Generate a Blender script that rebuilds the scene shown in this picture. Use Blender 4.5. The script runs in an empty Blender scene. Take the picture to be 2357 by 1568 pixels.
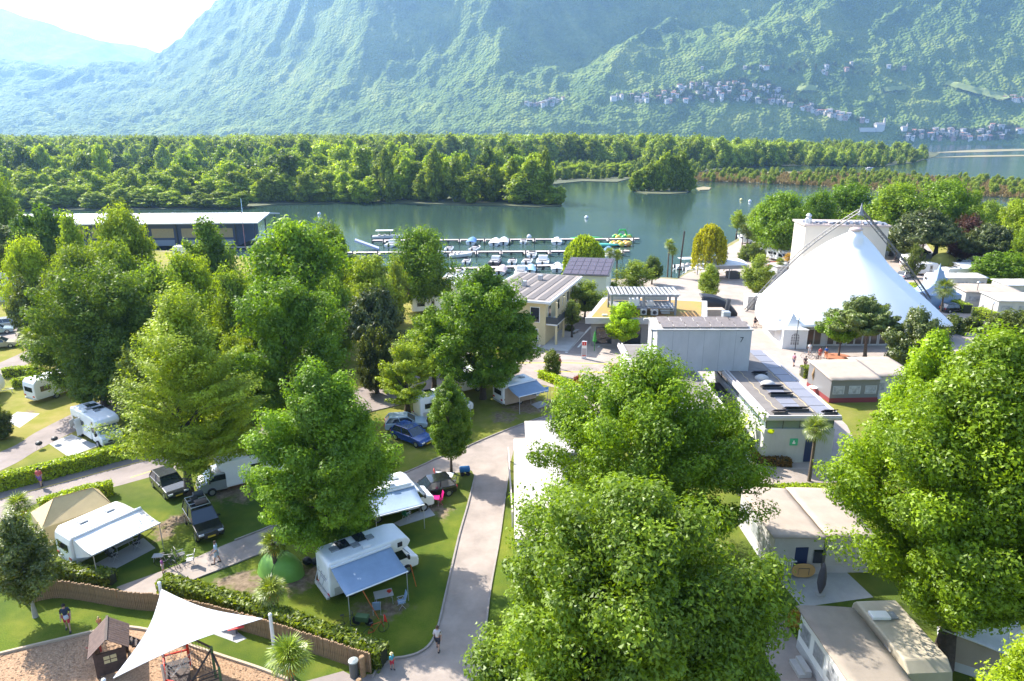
import bpy, math, random
import numpy as np
from mathutils import Vector, Matrix
R = math.radians
scene = bpy.context.scene
COL = scene.collection
# ---------------------------------------------------------------- camera, world, sun, exposure
CAM_H = 28.0
PITCH = R(16.7)
cam_d = bpy.data.cameras.new('camera'); cam_d.lens = 24; cam_d.sensor_width = 36
cam_d.clip_start = 0.5; cam_d.clip_end = 30000
cam = bpy.data.objects.new('camera', cam_d); COL.objects.link(cam)
cam.location = (0, 0, CAM_H); cam.rotation_euler = (math.pi / 2 - PITCH, 0, 0)
scene.camera = cam
SUN_DIR = Vector((-0.79, 0.61, 0.86)).normalized()          # towards the sun: far left, about 45 degrees up
SUN_EL = math.asin(SUN_DIR.z); SUN_AZ = math.atan2(SUN_DIR.x, SUN_DIR.y)
world = bpy.data.worlds.new('World'); scene.world = world; world.use_nodes = True
nt = world.node_tree; nt.nodes.clear()
wo = nt.nodes.new('ShaderNodeOutputWorld'); bg = nt.nodes.new('ShaderNodeBackground'); sky = nt.nodes.new('ShaderNodeTexSky')
sky.sky_type = 'NISHITA'; sky.sun_disc = False; sky.sun_elevation = SUN_EL; sky.sun_rotation = SUN_AZ
sky.air_density = 1.0; sky.dust_density = 1.5; sky.ozone_density = 1.0
bg.inputs['Strength'].default_value = 0.15
nt.links.new(sky.outputs[0], bg.inputs[0]); nt.links.new(bg.outputs[0], wo.inputs[0])
sun_d = bpy.data.lights.new('sun', 'SUN'); sun_d.energy = 5.0; sun_d.angle = R(0.53); sun_d.color = (1.0, 0.95, 0.86)
sun = bpy.data.objects.new('sun', sun_d); COL.objects.link(sun)
sun.rotation_euler = (-SUN_DIR).to_track_quat('-Z', 'Y').to_euler(); sun.location = (0, 0, 200)
scene.view_settings.view_transform = 'Standard'; scene.view_settings.look = 'None'
scene.view_settings.gamma = 1.0; scene.view_settings.use_curve_mapping = False
scene.view_settings.exposure = 1.52
cy = scene.cycles
cy.use_denoising = True; cy.max_bounces = 8; cy.diffuse_bounces = 4; cy.glossy_bounces = 3; cy.transmission_bounces = 4
cy.transparent_max_bounces = 8; cy.volume_bounces = 1; cy.sample_clamp_indirect = 8
HAZE_DENSITY = 1.02e-4

# ---------------------------------------------------------------- picture units (2357 wide) to ground points
FU = 2357 * 24 / 36
CP, SP = math.cos(PITCH), math.sin(PITCH)
def ray(px, py):
    a = (px - 1178.5) / FU; d = (py - 784) / FU
    return a, CP - d * SP, -(SP + d * CP)
def G(px, py, z=0.0):
    X, Y, Z = ray(px, py); t = (z - CAM_H) / Z
    return Vector((X * t, Y * t, z))
def P(px, py, D):                                             # point on that sight line at forward distance D
    X, Y, Z = ray(px, py); t = D / Y
    return Vector((X * t, D, CAM_H + Z * t))
def seg(a, b, z=0.0):                                         # two picture points -> middle, heading, length on the ground
    A, B = G(*a, z), G(*b, z); d = B - A
    return (A + B) / 2, math.atan2(d.y, d.x), d.length

# ---------------------------------------------------------------- materials
MATS = {}
def mat(name, color, rough=0.6, metal=0.0, var=0.0, scale=3.0, bump=0.0, bscale=20.0, spec=0.5, color2=None, emit=None, coords='Object', stretch=None, alpha=None, trans=0.0, coat=0.0):
    if name in MATS: return MATS[name]
    m = bpy.data.materials.new(name); m.use_nodes = True; n = m.node_tree.nodes; l = m.node_tree.links
    b = n['Principled BSDF']; b.inputs['Roughness'].default_value = rough; b.inputs['Metallic'].default_value = metal
    b.inputs['Specular IOR Level'].default_value = spec
    b.inputs['Base Color'].default_value = (*color, 1)
    if coat: b.inputs['Coat Weight'].default_value = coat; b.inputs['Coat Roughness'].default_value = 0.08
    if trans: b.inputs['Transmission Weight'].default_value = trans
    tc = n.new('ShaderNodeTexCoord'); mp = n.new('ShaderNodeMapping')
    l.new(tc.outputs[coords], mp.inputs[0])
    if stretch: mp.inputs['Scale'].default_value = stretch
    if var or color2:
        nz = n.new('ShaderNodeTexNoise'); nz.inputs['Scale'].default_value = scale; nz.inputs['Detail'].default_value = 5; nz.inputs['Roughness'].default_value = 0.65
        l.new(mp.outputs[0], nz.inputs[0])
        cr = n.new('ShaderNodeValToRGB'); cr.color_ramp.elements[0].position = 0.3; cr.color_ramp.elements[1].position = 0.7
        c2 = color2 if color2 else tuple(min(1, c * (1 + var)) for c in color)
        c1 = color if color2 else tuple(c * (1 - var) for c in color)
        cr.color_ramp.elements[0].color = (*c1, 1); cr.color_ramp.elements[1].color = (*c2, 1)
        l.new(nz.outputs[0], cr.inputs[0]); l.new(cr.outputs[0], b.inputs['Base Color'])
    if bump:
        nb = n.new('ShaderNodeTexNoise'); nb.inputs['Scale'].default_value = bscale; nb.inputs['Detail'].default_value = 4
        l.new(mp.outputs[0], nb.inputs[0])
        bp = n.new('ShaderNodeBump'); bp.inputs['Strength'].default_value = bump; bp.inputs['Distance'].default_value = 0.05
        l.new(nb.outputs[0], bp.inputs['Height']); l.new(bp.outputs[0], b.inputs['Normal'])
    if emit: b.inputs['Emission Color'].default_value = (*emit[:3], 1); b.inputs['Emission Strength'].default_value = emit[3]
    MATS[name] = m; return m

def leaf_mat(name, glow=0.45, gloss=0.06):
    """Leaves: the object's own colour, varied leaf by leaf, part diffuse, part light coming through."""
    m = bpy.data.materials.new(name); m.use_nodes = True; n = m.node_tree.nodes; l = m.node_tree.links; n.clear()
    out = n.new('ShaderNodeOutputMaterial'); oi = n.new('ShaderNodeObjectInfo'); at = n.new('ShaderNodeAttribute'); at.attribute_name = 'tone'
    mr = n.new('ShaderNodeMapRange'); mr.inputs[3].default_value = 0.42; mr.inputs[4].default_value = 1.42
    l.new(at.outputs['Fac'], mr.inputs[0])
    tm = n.new('ShaderNodeVectorMath'); tm.operation = 'MULTIPLY'; tm.inputs[1].default_value = (2.40, 1.95, 0.55); l.new(oi.outputs['Color'], tm.inputs[0])
    mul = n.new('ShaderNodeVectorMath'); mul.operation = 'SCALE'; l.new(tm.outputs[0], mul.inputs[0]); l.new(mr.outputs[0], mul.inputs['Scale'])
    hs = n.new('ShaderNodeHueSaturation'); hr = n.new('ShaderNodeMapRange'); hr.inputs[3].default_value = 0.505; hr.inputs[4].default_value = 0.485
    l.new(at.outputs['Fac'], hr.inputs[0]); l.new(hr.outputs[0], hs.inputs['Hue']); l.new(mul.outputs[0], hs.inputs['Color'])
    df = n.new('ShaderNodeBsdfDiffuse'); l.new(hs.outputs[0], df.inputs[0])
    tr = n.new('ShaderNodeBsdfTranslucent'); ym = n.new('ShaderNodeVectorMath'); ym.operation = 'MULTIPLY'; ym.inputs[1].default_value = (1.5, 1.45, 0.22)
    l.new(hs.outputs[0], ym.inputs[0]); l.new(ym.outputs[0], tr.inputs[0])
    mx = n.new('ShaderNodeMixShader'); mx.inputs[0].default_value = glow; l.new(df.outputs[0], mx.inputs[1]); l.new(tr.outputs[0], mx.inputs[2])
    gl = n.new('ShaderNodeBsdfGlossy'); gl.inputs['Roughness'].default_value = 0.45; gl.inputs['Color'].default_value = (1, 1, 1, 1)
    m2 = n.new('ShaderNodeMixShader'); m2.inputs[0].default_value = gloss; l.new(mx.outputs[0], m2.inputs[1]); l.new(gl.outputs[0], m2.inputs[2])
    l.new(m2.outputs[0], out.inputs[0]); return m
LEAF = leaf_mat('leaves', 0.42, 0.02); NEEDLE = leaf_mat('needles', 0.25, 0.03); GLOSSY_LEAF = leaf_mat('waxy_leaves', 0.35, 0.05); HEDGE = leaf_mat('hedge_leaves', 0.4, 0.03)
BARK = mat('bark', (0.075, 0.055, 0.04), 0.9, var=0.35, scale=4, bump=0.8, bscale=8)
PALE_BARK = mat('pale_bark', (0.32, 0.29, 0.25), 0.85, var=0.25, scale=5)
PINE_BARK = mat('pine_bark', (0.16, 0.11, 0.085), 0.9, var=0.35, scale=5)
WHITE = mat('white_paint', (0.78, 0.78, 0.77), 0.35, var=0.04, scale=1.5, coat=0.2)
ROOF_WHITE = mat('white_roof', (0.62, 0.60, 0.57), 0.5, var=0.10, scale=1.2)
OFFWHITE = mat('off_white', (0.46, 0.44, 0.41), 0.7, var=0.1, scale=1.0)
GLASS = mat('dark_glass', (0.012, 0.016, 0.02), 0.06, spec=0.9)
RUBBER = mat('rubber', (0.015, 0.015, 0.016), 0.8)
CHROME = mat('bare_metal', (0.55, 0.56, 0.58), 0.3, 0.9)
ALU = mat('aluminium', (0.50, 0.51, 0.52), 0.45, 0.6)
BLACKP = mat('black_plastic', (0.02, 0.02, 0.022), 0.5)
REDL = mat('tail_light_red', (0.45, 0.01, 0.02), 0.2)
HEADL = mat('head_light', (0.7, 0.72, 0.75), 0.1, 0.3)
AWN_GREY = mat('blue_grey_canvas', (0.24, 0.32, 0.43), 0.8, var=0.06, scale=2, bump=0.1)
AWN_WHITE = mat('white_canvas', (0.72, 0.71, 0.68), 0.8, var=0.05, scale=2, bump=0.1)
CREAM = mat('cream_canvas', (0.35, 0.285, 0.225), 0.85, var=0.1, scale=0.8)
BEIGE = mat('beige_canvas', (0.50, 0.38, 0.20), 0.85, var=0.08, scale=1.5)
CONC = mat('concrete', (0.40, 0.385, 0.36), 0.85, var=0.12, scale=0.7, bump=0.15)
ASPH = mat('pale_asphalt', (0.285, 0.235, 0.198), 0.9, var=0.22, scale=0.5, bump=0.2, bscale=30, coords='Generated' if False else 'Object')
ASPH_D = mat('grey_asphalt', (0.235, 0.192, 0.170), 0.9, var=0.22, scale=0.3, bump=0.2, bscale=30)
PAVE = mat('pale_paving', (0.33, 0.275, 0.235), 0.85, var=0.16, scale=0.4)
ROOF_BIT = mat('grey_felt', (0.17, 0.15, 0.135), 0.85, var=0.18, scale=0.9)
WOOD = mat('weathered_palisade', (0.27, 0.17, 0.09), 0.85, var=0.35, scale=2.5, bump=0.4, bscale=12)
WOOD_D = mat('dark_stained_wood', (0.055, 0.035, 0.028), 0.75, var=0.4, scale=4, bump=0.3)
YELLOW_LINE = mat('yellow_road_paint', (0.60, 0.42, 0.06), 0.7, var=0.2, scale=4)
WHITE_LINE = mat('white_road_paint', (0.70, 0.68, 0.62), 0.7, var=0.2, scale=4)

# ---------------------------------------------------------------- mesh builder
class MB:
    def __init__(s): s.v = []; s.f = []
    def add(s, vs, fs):
        k = len(s.v); s.v += [tuple(v) for v in vs]; s.f += [tuple(i + k for i in f) for f in fs]; return s
    def box(s, cx, cy_, cz, sx, sy, sz, rz=0.0, rx=0.0, ry=0.0):
        M = Matrix.Translation((cx, cy_, cz)) @ Matrix.Rotation(rz, 4, 'Z') @ Matrix.Rotation(ry, 4, 'Y') @ Matrix.Rotation(rx, 4, 'X')
        vs = [M @ Vector((x * sx / 2, y * sy / 2, z * sz / 2)) for x in (-1, 1) for y in (-1, 1) for z in (-1, 1)]
        return s.add(vs, [(0, 1, 3, 2), (4, 6, 7, 5), (0, 4, 5, 1), (2, 3, 7, 6), (0, 2, 6, 4), (1, 5, 7, 3)])
    def span(s, x0, x1, y0, y1, z0, z1): return s.box((x0 + x1) / 2, (y0 + y1) / 2, (z0 + z1) / 2, abs(x1 - x0), abs(y1 - y0), abs(z1 - z0))
    def prism(s, poly, z0, z1):
        n = len(poly); A = sum(poly[i][0] * poly[(i + 1) % n][1] - poly[(i + 1) % n][0] * poly[i][1] for i in range(n))
        if A < 0: poly = poly[::-1]
        vs = [(p[0], p[1], z0) for p in poly] + [(p[0], p[1], z1) for p in poly]
        return s.add(vs, [tuple(range(n))[::-1], tuple(range(n, 2 * n))] + [(i, (i + 1) % n, n + (i + 1) % n, n + i) for i in range(n)])
    def side(s, prof, y0, y1, inset=0.0, top=None):            # profile in x,z pushed along y
        n = len(prof); vs = []
        for y in (y0, y1): vs += [(x, y, z) for x, z in prof]
        return s.add(vs, [tuple(range(n)), tuple(range(2 * n - 1, n - 1, -1))] + [(i, i + n, (i + 1) % n + n, (i + 1) % n) for i in range(n)])
    def tube(s, pts, r, n=8, cap=True):
        pts = [Vector(p) for p in pts]; k = len(s.v); m = len(pts)
        if not hasattr(r, '__len__'): r = [r] * m
        for i, p in enumerate(pts):
            d = (pts[min(i + 1, m - 1)] - pts[max(i - 1, 0)])
            d = d.normalized() if d.length > 1e-9 else Vector((0, 0, 1))
            u = d.cross(Vector((0, 0, 1))) if abs(d.z) < 0.9 else d.cross(Vector((1, 0, 0))); u.normalize(); w = d.cross(u)
            for j in range(n):
                t = 2 * math.pi * j / n; s.v.append(tuple(p + (u * math.cos(t) + w * math.sin(t)) * r[i]))
        for i in range(m - 1):
            for j in range(n):
                a = k + i * n + j; b = k + i * n + (j + 1) % n; s.f.append((a, b, b + n, a + n))
        if cap: s.f.append(tuple(k + j for j in range(n))[::-1]); s.f.append(tuple(k + (m - 1) * n + j for j in range(n)))
        return s
    def lathe(s, prof, n=16, c=(0, 0, 0)):                      # profile r,z round a vertical axis
        return s.tube_rings([[(c[0] + r * math.cos(2 * math.pi * j / n), c[1] + r * math.sin(2 * math.pi * j / n), c[2] + z) for j in range(n)] for r, z in prof])
    def tube_rings(s, rings, cap=True):
        k = len(s.v); n = len(rings[0])
        for r in rings: s.v += [tuple(p) for p in r]
        for i in range(len(rings) - 1):
            for j in range(n):
                a = k + i * n + j; b = k + i * n + (j + 1) % n; s.f.append((a, b, b + n, a + n))
        if cap: s.f.append(tuple(k + j for j in range(n))[::-1]); s.f.append(tuple(k + (len(rings) - 1) * n + j for j in range(n)))
        return s
    def ball(s, c, r, n=10, m=6, sq=(1, 1, 1)):
        return s.tube_rings([[(c[0] + sq[0] * r * math.sin(math.pi * (i + .02) / (m + .04)) * math.cos(2 * math.pi * j / n), c[1] + sq[1] * r * math.sin(math.pi * (i + .02) / (m + .04)) * math.sin(2 * math.pi * j / n), c[2] - sq[2] * r * math.cos(math.pi * (i + .02) / (m + .04))) for j in range(n)] for i in range(m + 1)])
    def grid(s, fn, nu, nv, thick=0.0):
        k = len(s.v)
        for i in range(nu + 1):
            for j in range(nv + 1): s.v.append(tuple(fn(i / nu, j / nv)))
        fs = [(k + i * (nv + 1) + j, k + (i + 1) * (nv + 1) + j, k + (i + 1) * (nv + 1) + j + 1, k + i * (nv + 1) + j + 1) for i in range(nu) for j in range(nv)]
        s.f += fs; return s
    def wheel(s, x, y, r=0.33, w=0.2):
        return s.tube([(x, y - w / 2, r), (x, y + w / 2, r)], r, 16)
    def mesh(s, name, m, smooth=False):
        me = bpy.data.meshes.new(name); me.from_pydata(s.v, [], s.f); me.update()
        if m: me.materials.append(m)
        if smooth: me.shade_smooth()
        return me
    def build(s, name, m, parent=None, smooth=False, bevel=0.0, solid=0.0, label=None, auto=False):
        o = link(name, s.mesh(name, m, smooth), parent)
        if label: o['label'] = label
        if solid: md = o.modifiers.new('thickness', 'SOLIDIFY'); md.thickness = solid; md.offset = 0
        if bevel: md = o.modifiers.new('bevel', 'BEVEL'); md.width = bevel; md.segments = 2; md.limit_method = 'ANGLE'; md.angle_limit = R(35)
        if auto: o.data.shade_smooth(); md = o.modifiers.new('flat', 'EDGE_SPLIT'); md.split_angle = R(35)
        return o

def link(name, me, parent=None):
    o = bpy.data.objects.new(name, me); COL.objects.link(o)
    if parent is not None: o.parent = parent
    return o
def tag(o, label, cat, group=None):
    o['label'] = label; o['category'] = cat
    if group: o['group'] = group
    return o
def thing(name, label, cat, loc=(0, 0, 0), rz=0.0, group=None, scale=None):
    o = bpy.data.objects.new(name, None); COL.objects.link(o); o.empty_display_size = 0.3
    o.location = loc; o.rotation_euler = (0, 0, rz)
    if scale: o.scale = (scale,) * 3 if not hasattr(scale, '__len__') else scale
    return tag(o, label, cat, group)
def setting(name, mb, m, kind='structure', **k):
    o = mb.build(name, m, **k); o['kind'] = kind; return o
def clone(root, loc=None, rz=None, label=None, group=None, scale=None, parent=None):
    r = root.copy(); COL.objects.link(r)
    if parent is not None: r.parent = parent
    if loc is not None: r.location = loc
    if rz is not None: r.rotation_euler = (0, 0, rz)
    if scale is not None: r.scale = (scale,) * 3 if not hasattr(scale, '__len__') else scale
    if label: r['label'] = label
    if group: r['group'] = group
    for ch in list(root.children): clone(ch, parent=r)
    return r
# ---------------------------------------------------------------- noise for terrain
def vnoise(x, y, seed=0):
    xi = np.floor(x).astype(np.int64); yi = np.floor(y).astype(np.int64); xf = x - xi; yf = y - yi
    def h(a, b):
        n = (a * 374761393 + b * 668265263 + seed * 974634777) & 0xFFFFFFFF
        n = ((n ^ (n >> 13)) * 1274126177) & 0xFFFFFFFF
        return ((n ^ (n >> 16)) & 0xFFFF) / 65535.0
    u = xf * xf * (3 - 2 * xf); v = yf * yf * (3 - 2 * yf)
    return (h(xi, yi) * (1 - u) + h(xi + 1, yi) * u) * (1 - v) + (h(xi, yi + 1) * (1 - u) + h(xi + 1, yi + 1) * u) * v
def ridged(x, y, seed, octs=4):
    s = 0; a = 1.0; t = 0
    for k in range(octs):
        s = s + a * (1 - np.abs(2 * vnoise(x * 2 ** k, y * 2 ** k, seed + k) - 1)); t += a; a *= 0.5
    return s / t
# ---------------------------------------------------------------- mountains
def mountain_h(x, y):
    x = np.asarray(x, float); y = np.asarray(y, float)
    yc = 3900.0
    crest = np.interp(x / y, [-1.2, -0.75, -0.60, -0.50, -0.445, -0.40, -0.355, -0.2, 0.0, 0.3, 0.8], [430, 390, 385, 375, 440, 530, 640, 990, 1120, 1140, 1140])
    y0 = 2250 + 250 * vnoise(x / 900, x * 0 + 3.3, 5) + np.interp(x, [-2000, 0, 1200, 2500], [500, 150, 150, 50])
    t = np.clip((y - y0) / (yc - y0), 0, 1.0)
    base = crest * (0.35 * t + 0.65 * t ** 1.5)
    # terraces low on the right, where the village stands
    terr = np.exp(-((x - 900) / 900) ** 2) * 110 * np.clip((y - y0) / 350, 0, 1) * np.clip((3400 - y) / 500, 0, 1)
    # spurs that run down to the left and towards the lake
    wx = x + 260 * (vnoise(x / 700, y / 700, 11) - .5); wy = y + 260 * (vnoise(x / 700, y / 700, 12) - .5)
    c, s_ = math.cos(R(58)), math.sin(R(58))
    u = wx * c - wy * s_ * 0.55 + wy * 0.0; v = wx * s_ + wy * c
    env = np.clip((y - y0) / 700, 0, 1)
    r1 = ridged(u / 620, v / 1900, 21, 3); r2 = ridged(u / 230 + 7, v / 420, 31, 3); r3 = ridged(x / 75, y / 75, 41, 2)
    steep = np.clip(crest / 900, 0.35, 1.2)
    h = base + terr + steep * env * ((r1 - .55) * 520 + (r2 - .5) * 150) * np.clip(0.35 + t * 1.1, 0, 1.2) + np.clip((y - y0) / 60, 0, 1) * (r3 * 30 + vnoise(x / 24, y / 28, 51) * 13)
    h = np.where(y > y0, np.maximum(h, 1.0 + (y - y0) * 0.02), -6.0 - 0 * h)
    return h
def grid_mesh(name, X, Y, Z, m, smooth=True, attr=None):
    nu, nv = X.shape; V = np.stack([X, Y, Z], -1).reshape(-1, 3).astype(np.float32)
    idx = np.arange(nu * nv).reshape(nu, nv); F = np.stack([idx[:-1, :-1], idx[:-1, 1:], idx[1:, 1:], idx[1:, :-1]], -1).reshape(-1, 4)
    return arrays_mesh(name, V, F, m, smooth, attr)
def arrays_mesh(name, V, F, m, smooth=False, attr=None):
    me = bpy.data.meshes.new(name); V = np.asarray(V, np.float32); F = np.asarray(F, np.int32); k = F.shape[1]
    me.vertices.add(len(V)); me.vertices.foreach_set('co', V.ravel())
    me.loops.add(F.size); me.loops.foreach_set('vertex_index', F.ravel())
    me.polygons.add(len(F)); me.polygons.foreach_set('loop_start', np.arange(0, F.size, k, dtype=np.int32))
    if smooth: me.polygons.foreach_set('use_smooth', np.ones(len(F), bool))
    if attr:
        for an, av in attr.items():
            a = me.attributes.new(an, 'FLOAT', 'POINT'); a.data.foreach_set('value', np.asarray(av, np.float32).ravel())
    me.update(calc_edges=True)
    if m: me.materials.append(m)
    return me

def forest_mat(name, c1, c2, c3, scale):
    m = bpy.data.materials.new(name); m.use_nodes = True; n = m.node_tree.nodes; l = m.node_tree.links
    b = n['Principled BSDF']; b.inputs['Roughness'].default_value = 0.95; b.inputs['Specular IOR Level'].default_value = 0.1
    tc = n.new('ShaderNodeTexCoord'); nz = n.new('ShaderNodeTexNoise'); nz.inputs['Scale'].default_value = scale; nz.inputs['Detail'].default_value = 8; nz.inputs['Roughness'].default_value = 0.7
    l.new(tc.outputs['Object'], nz.inputs[0]); cr = n.new('ShaderNodeValToRGB'); e = cr.color_ramp.elements
    e[0].position = 0.32; e[0].color = (*c1, 1); e[1].position = 0.7; e[1].color = (*c3, 1); k = e.new(0.5); k.color = (*c2, 1)
    l.new(nz.outputs[0], cr.inputs[0])
    vo = n.new('ShaderNodeTexVoronoi'); vo.inputs['Scale'].default_value = 0.085; l.new(tc.outputs['Object'], vo.inputs[0])
    bp = n.new('ShaderNodeBump'); bp.inputs['Strength'].default_value = 1.0; bp.inputs['Distance'].default_value = 9.0; bp.invert = True
    l.new(vo.outputs['Distance'], bp.inputs['Height']); l.new(bp.outputs[0], b.inputs['Normal'])
    l.new(cr.outputs[0], b.inputs['Base Color']); return m
M_FOREST = forest_mat('wooded_slope', (0.060, 0.105, 0.022), (0.125, 0.180, 0.035), (0.230, 0.265, 0.055), 0.006)
rows = np.concatenate([np.linspace(2150, 3200, 220, endpoint=False), np.linspace(3200, 4300, 110)])
cols = np.linspace(-0.92, 0.92, 690)
YY, AA = np.meshgrid(rows, cols, indexing='ij'); XX = AA * YY
ZZ = mountain_h(XX, YY)
ms = link('mountain', grid_mesh('mountain', XX, YY, ZZ, M_FOREST)); ms['kind'] = 'structure'
# the two paler ridges far behind the gap on the left
def ridge(name, D, prof, depth, seed, n=200):
    ys = np.linspace(D - depth, D + depth, 60); xs = np.linspace(prof[0][0], prof[-1][0], n)
    Yg, Ag = np.meshgrid(ys, xs, indexing='ij'); crest = np.interp(Ag, [q[0] for q in prof], [q[1] for q in prof]) * D + CAM_H
    t = 1 - np.abs(Yg - D) / depth; Xg = Ag * D
    Zg = crest * t ** 0.9 + (ridged(Xg / 500, Yg / 900, seed, 4) - .6) * 260 * t * (1 - t) * 2 + vnoise(Xg / 60, Yg / 60, seed) * 20 * np.clip(t * 5, 0, 1) - 6
    o = link(name, grid_mesh(name, Xg, Yg, Zg, M_FOREST)); o['kind'] = 'structure'
def up(px, py): X, Y, Z = ray(px, py); return (X / Y, Z / Y)
ridge('hills', 7600, [up(-700, 10), up(-300, 5), up(0, 15), up(60, 38), up(100, 47), up(170, 72), up(250, 97), up(300, 122), up(328, 136), up(420, 230), up(560, 300)], 2300, 61)
ridge('hills', 9900, [up(-400, 80), up(150, 90), up(290, 98), up(335, 108), up(360, 118), up(460, 150), up(700, 250)], 1500, 71)
# ---------------------------------------------------------------- lake bed, water, land
bed = MB().box(0, 4900, -2.3, 22000, 11000, 0.4)
bo = setting('lake_bed', bed, mat('lake_mud', (0.05, 0.05, 0.035), 0.95))
def water_mat():
    m = bpy.data.materials.new('lake_water'); m.use_nodes = True; n = m.node_tree.nodes; l = m.node_tree.links
    b = n['Principled BSDF']; b.inputs['Base Color'].default_value = (0.036, 0.068, 0.056, 1); b.inputs['Roughness'].default_value = 0.07; b.inputs['IOR'].default_value = 1.33
    tc = n.new('ShaderNodeTexCoord'); mp = n.new('ShaderNodeMapping'); mp.inputs['Scale'].default_value = (1, 2.2, 1); l.new(tc.outputs['Object'], mp.inputs[0])
    a = n.new('ShaderNodeTexNoise'); a.inputs['Scale'].default_value = 1.3; a.inputs['Detail'].default_value = 3; l.new(mp.outputs[0], a.inputs[0])
    b2 = n.new('ShaderNodeTexNoise'); b2.inputs['Scale'].default_value = 0.02; b2.inputs['Detail'].default_value = 3; l.new(tc.outputs['Object'], b2.inputs[0])
    mr = n.new('ShaderNodeMapRange'); mr.inputs[1].default_value = 0.35; mr.inputs[2].default_value = 0.7; mr.inputs[3].default_value = 0.06; mr.inputs[4].default_value = 0.30; l.new(b2.outputs[0], mr.inputs[0])
    bp = n.new('ShaderNodeBump'); bp.inputs['Distance'].default_value = 0.12; l.new(a.outputs[0], bp.inputs['Height']); l.new(mr.outputs[0], bp.inputs['Strength']); l.new(bp.outputs[0], b.inputs['Normal'])
    return m
WZ = -0.7
wm = MB().add([(-4800, 60, WZ), (5000, 60, WZ), (5000, 3400, WZ), (-5000, 3400, WZ)], [(0, 1, 2, 3)])
setting('water', wm, water_mat())
def upoly(pts, z=0.0): return [tuple(G(a, b, z)[:2]) for a, b in pts]
SHORE_N = [(-900, 560), (0, 548), (560, 590), (700, 606), (840, 625), (1040, 640), (1180, 648), (1400, 642), (1500, 637), (1560, 640), (1580, 626), (1640, 600), (1668, 566), (1706, 545), (1724, 515), (1760, 495), (2000, 482), (2250, 478), (2357, 476), (3200, 476)]
camp_poly = upoly(SHORE_N) + [(260, 5), (-260, 5)]
GRASS = None
def ground_mat():
    m = bpy.data.materials.new('camp_grass'); m.use_nodes = True; n = m.node_tree.nodes; l = m.node_tree.links
    b = n['Principled BSDF']; b.inputs['Roughness'].default_value = 0.95; b.inputs['Specular IOR Level'].default_value = 0.15
    tc = n.new('ShaderNodeTexCoord'); at = n.new('ShaderNodeAttribute'); at.attribute_name = 'bare'; dr = n.new('ShaderNodeAttribute'); dr.attribute_name = 'dry'
    def nz(s, d=5, r=.6):
        q = n.new('ShaderNodeTexNoise'); q.inputs['Scale'].default_value = s; q.inputs['Detail'].default_value = d; q.inputs['Roughness'].default_value = r; l.new(tc.outputs['Object'], q.inputs[0]); return q
    def mix(f, a, c):
        q = n.new('ShaderNodeMix'); q.data_type = 'RGBA'
        for k, v in ((0, f), (6, a), (7, c)):
            if isinstance(v, tuple): q.inputs[k].default_value = (*v, 1)
            else: l.new(v, q.inputs[k])
        return q.outputs[2]
    fine = nz(14, 4); med = nz(0.5, 5)
    def ramp(src, lo, hi):
        q = n.new('ShaderNodeMapRange'); q.inputs[1].default_value = lo; q.inputs[2].default_value = hi; l.new(src, q.inputs[0]); return q.outputs[0]
    lush_shade = mix(ramp(fine.outputs[0], .35, .65), (0.062, 0.098, 0.008), (0.125, 0.170, 0.012))
    lush_shade = mix(ramp(med.outputs[0], .4, .7), lush_shade, (0.155, 0.170, 0.020))
    lush_shade = mix(ramp(nz(0.13, 4).outputs[0], .42, .62), lush_shade, (0.045, 0.082, 0.010))  # broad darker green patches: uneven grass with fallen shade painted into the colour
    dryg = mix(ramp(med.outputs[0], .35, .65), (0.22, 0.215, 0.028), (0.31, 0.255, 0.075))
    g = mix(dr.outputs['Fac'], lush_shade, dryg)
    soil = mix(ramp(nz(3).outputs[0], .35, .65), (0.13, 0.095, 0.06), (0.27, 0.20, 0.135))
    ad = n.new('ShaderNodeMath'); ad.operation = 'ADD'; l.new(at.outputs['Fac'], ad.inputs[0]); l.new(nz(0.9, 6, .7).outputs[0], ad.inputs[1])
    g = mix(ramp(ad.outputs[0], 0.86, 1.02), g, soil); l.new(g, b.inputs['Base Color'])
    bp = n.new('ShaderNodeBump'); bp.inputs['Strength'].default_value = 0.7; bp.inputs['Distance'].default_value = 0.05; l.new(nz(22, 3).outputs[0], bp.inputs['Height']); l.new(bp.outputs[0], b.inputs['Normal'])
    return m
M_GROUND = ground_mat()
gx = np.linspace(-150, 150, 300); gy = np.concatenate([np.linspace(18, 75, 110, endpoint=False), np.linspace(75, 330, 120)])
Yg, Xg = np.meshgrid(gy, gx, indexing='ij')
inside = np.zeros(Xg.shape, bool); cpn = camp_poly; j = len(cpn) - 1
for i in range(len(cpn)):
    xi, yi = cpn[i]; xj, yj = cpn[j]
    if abs(yj - yi) > 1e-9: inside ^= ((yi > Yg) != (yj > Yg)) & (Xg < (xj - xi) * (Yg - yi) / (yj - yi) + xi)
    j = i
bare = np.zeros(Xg.shape); dry = np.clip(0.25 + (Yg - 55) / 60, 0.1, 0.8) + 0 * Xg
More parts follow.
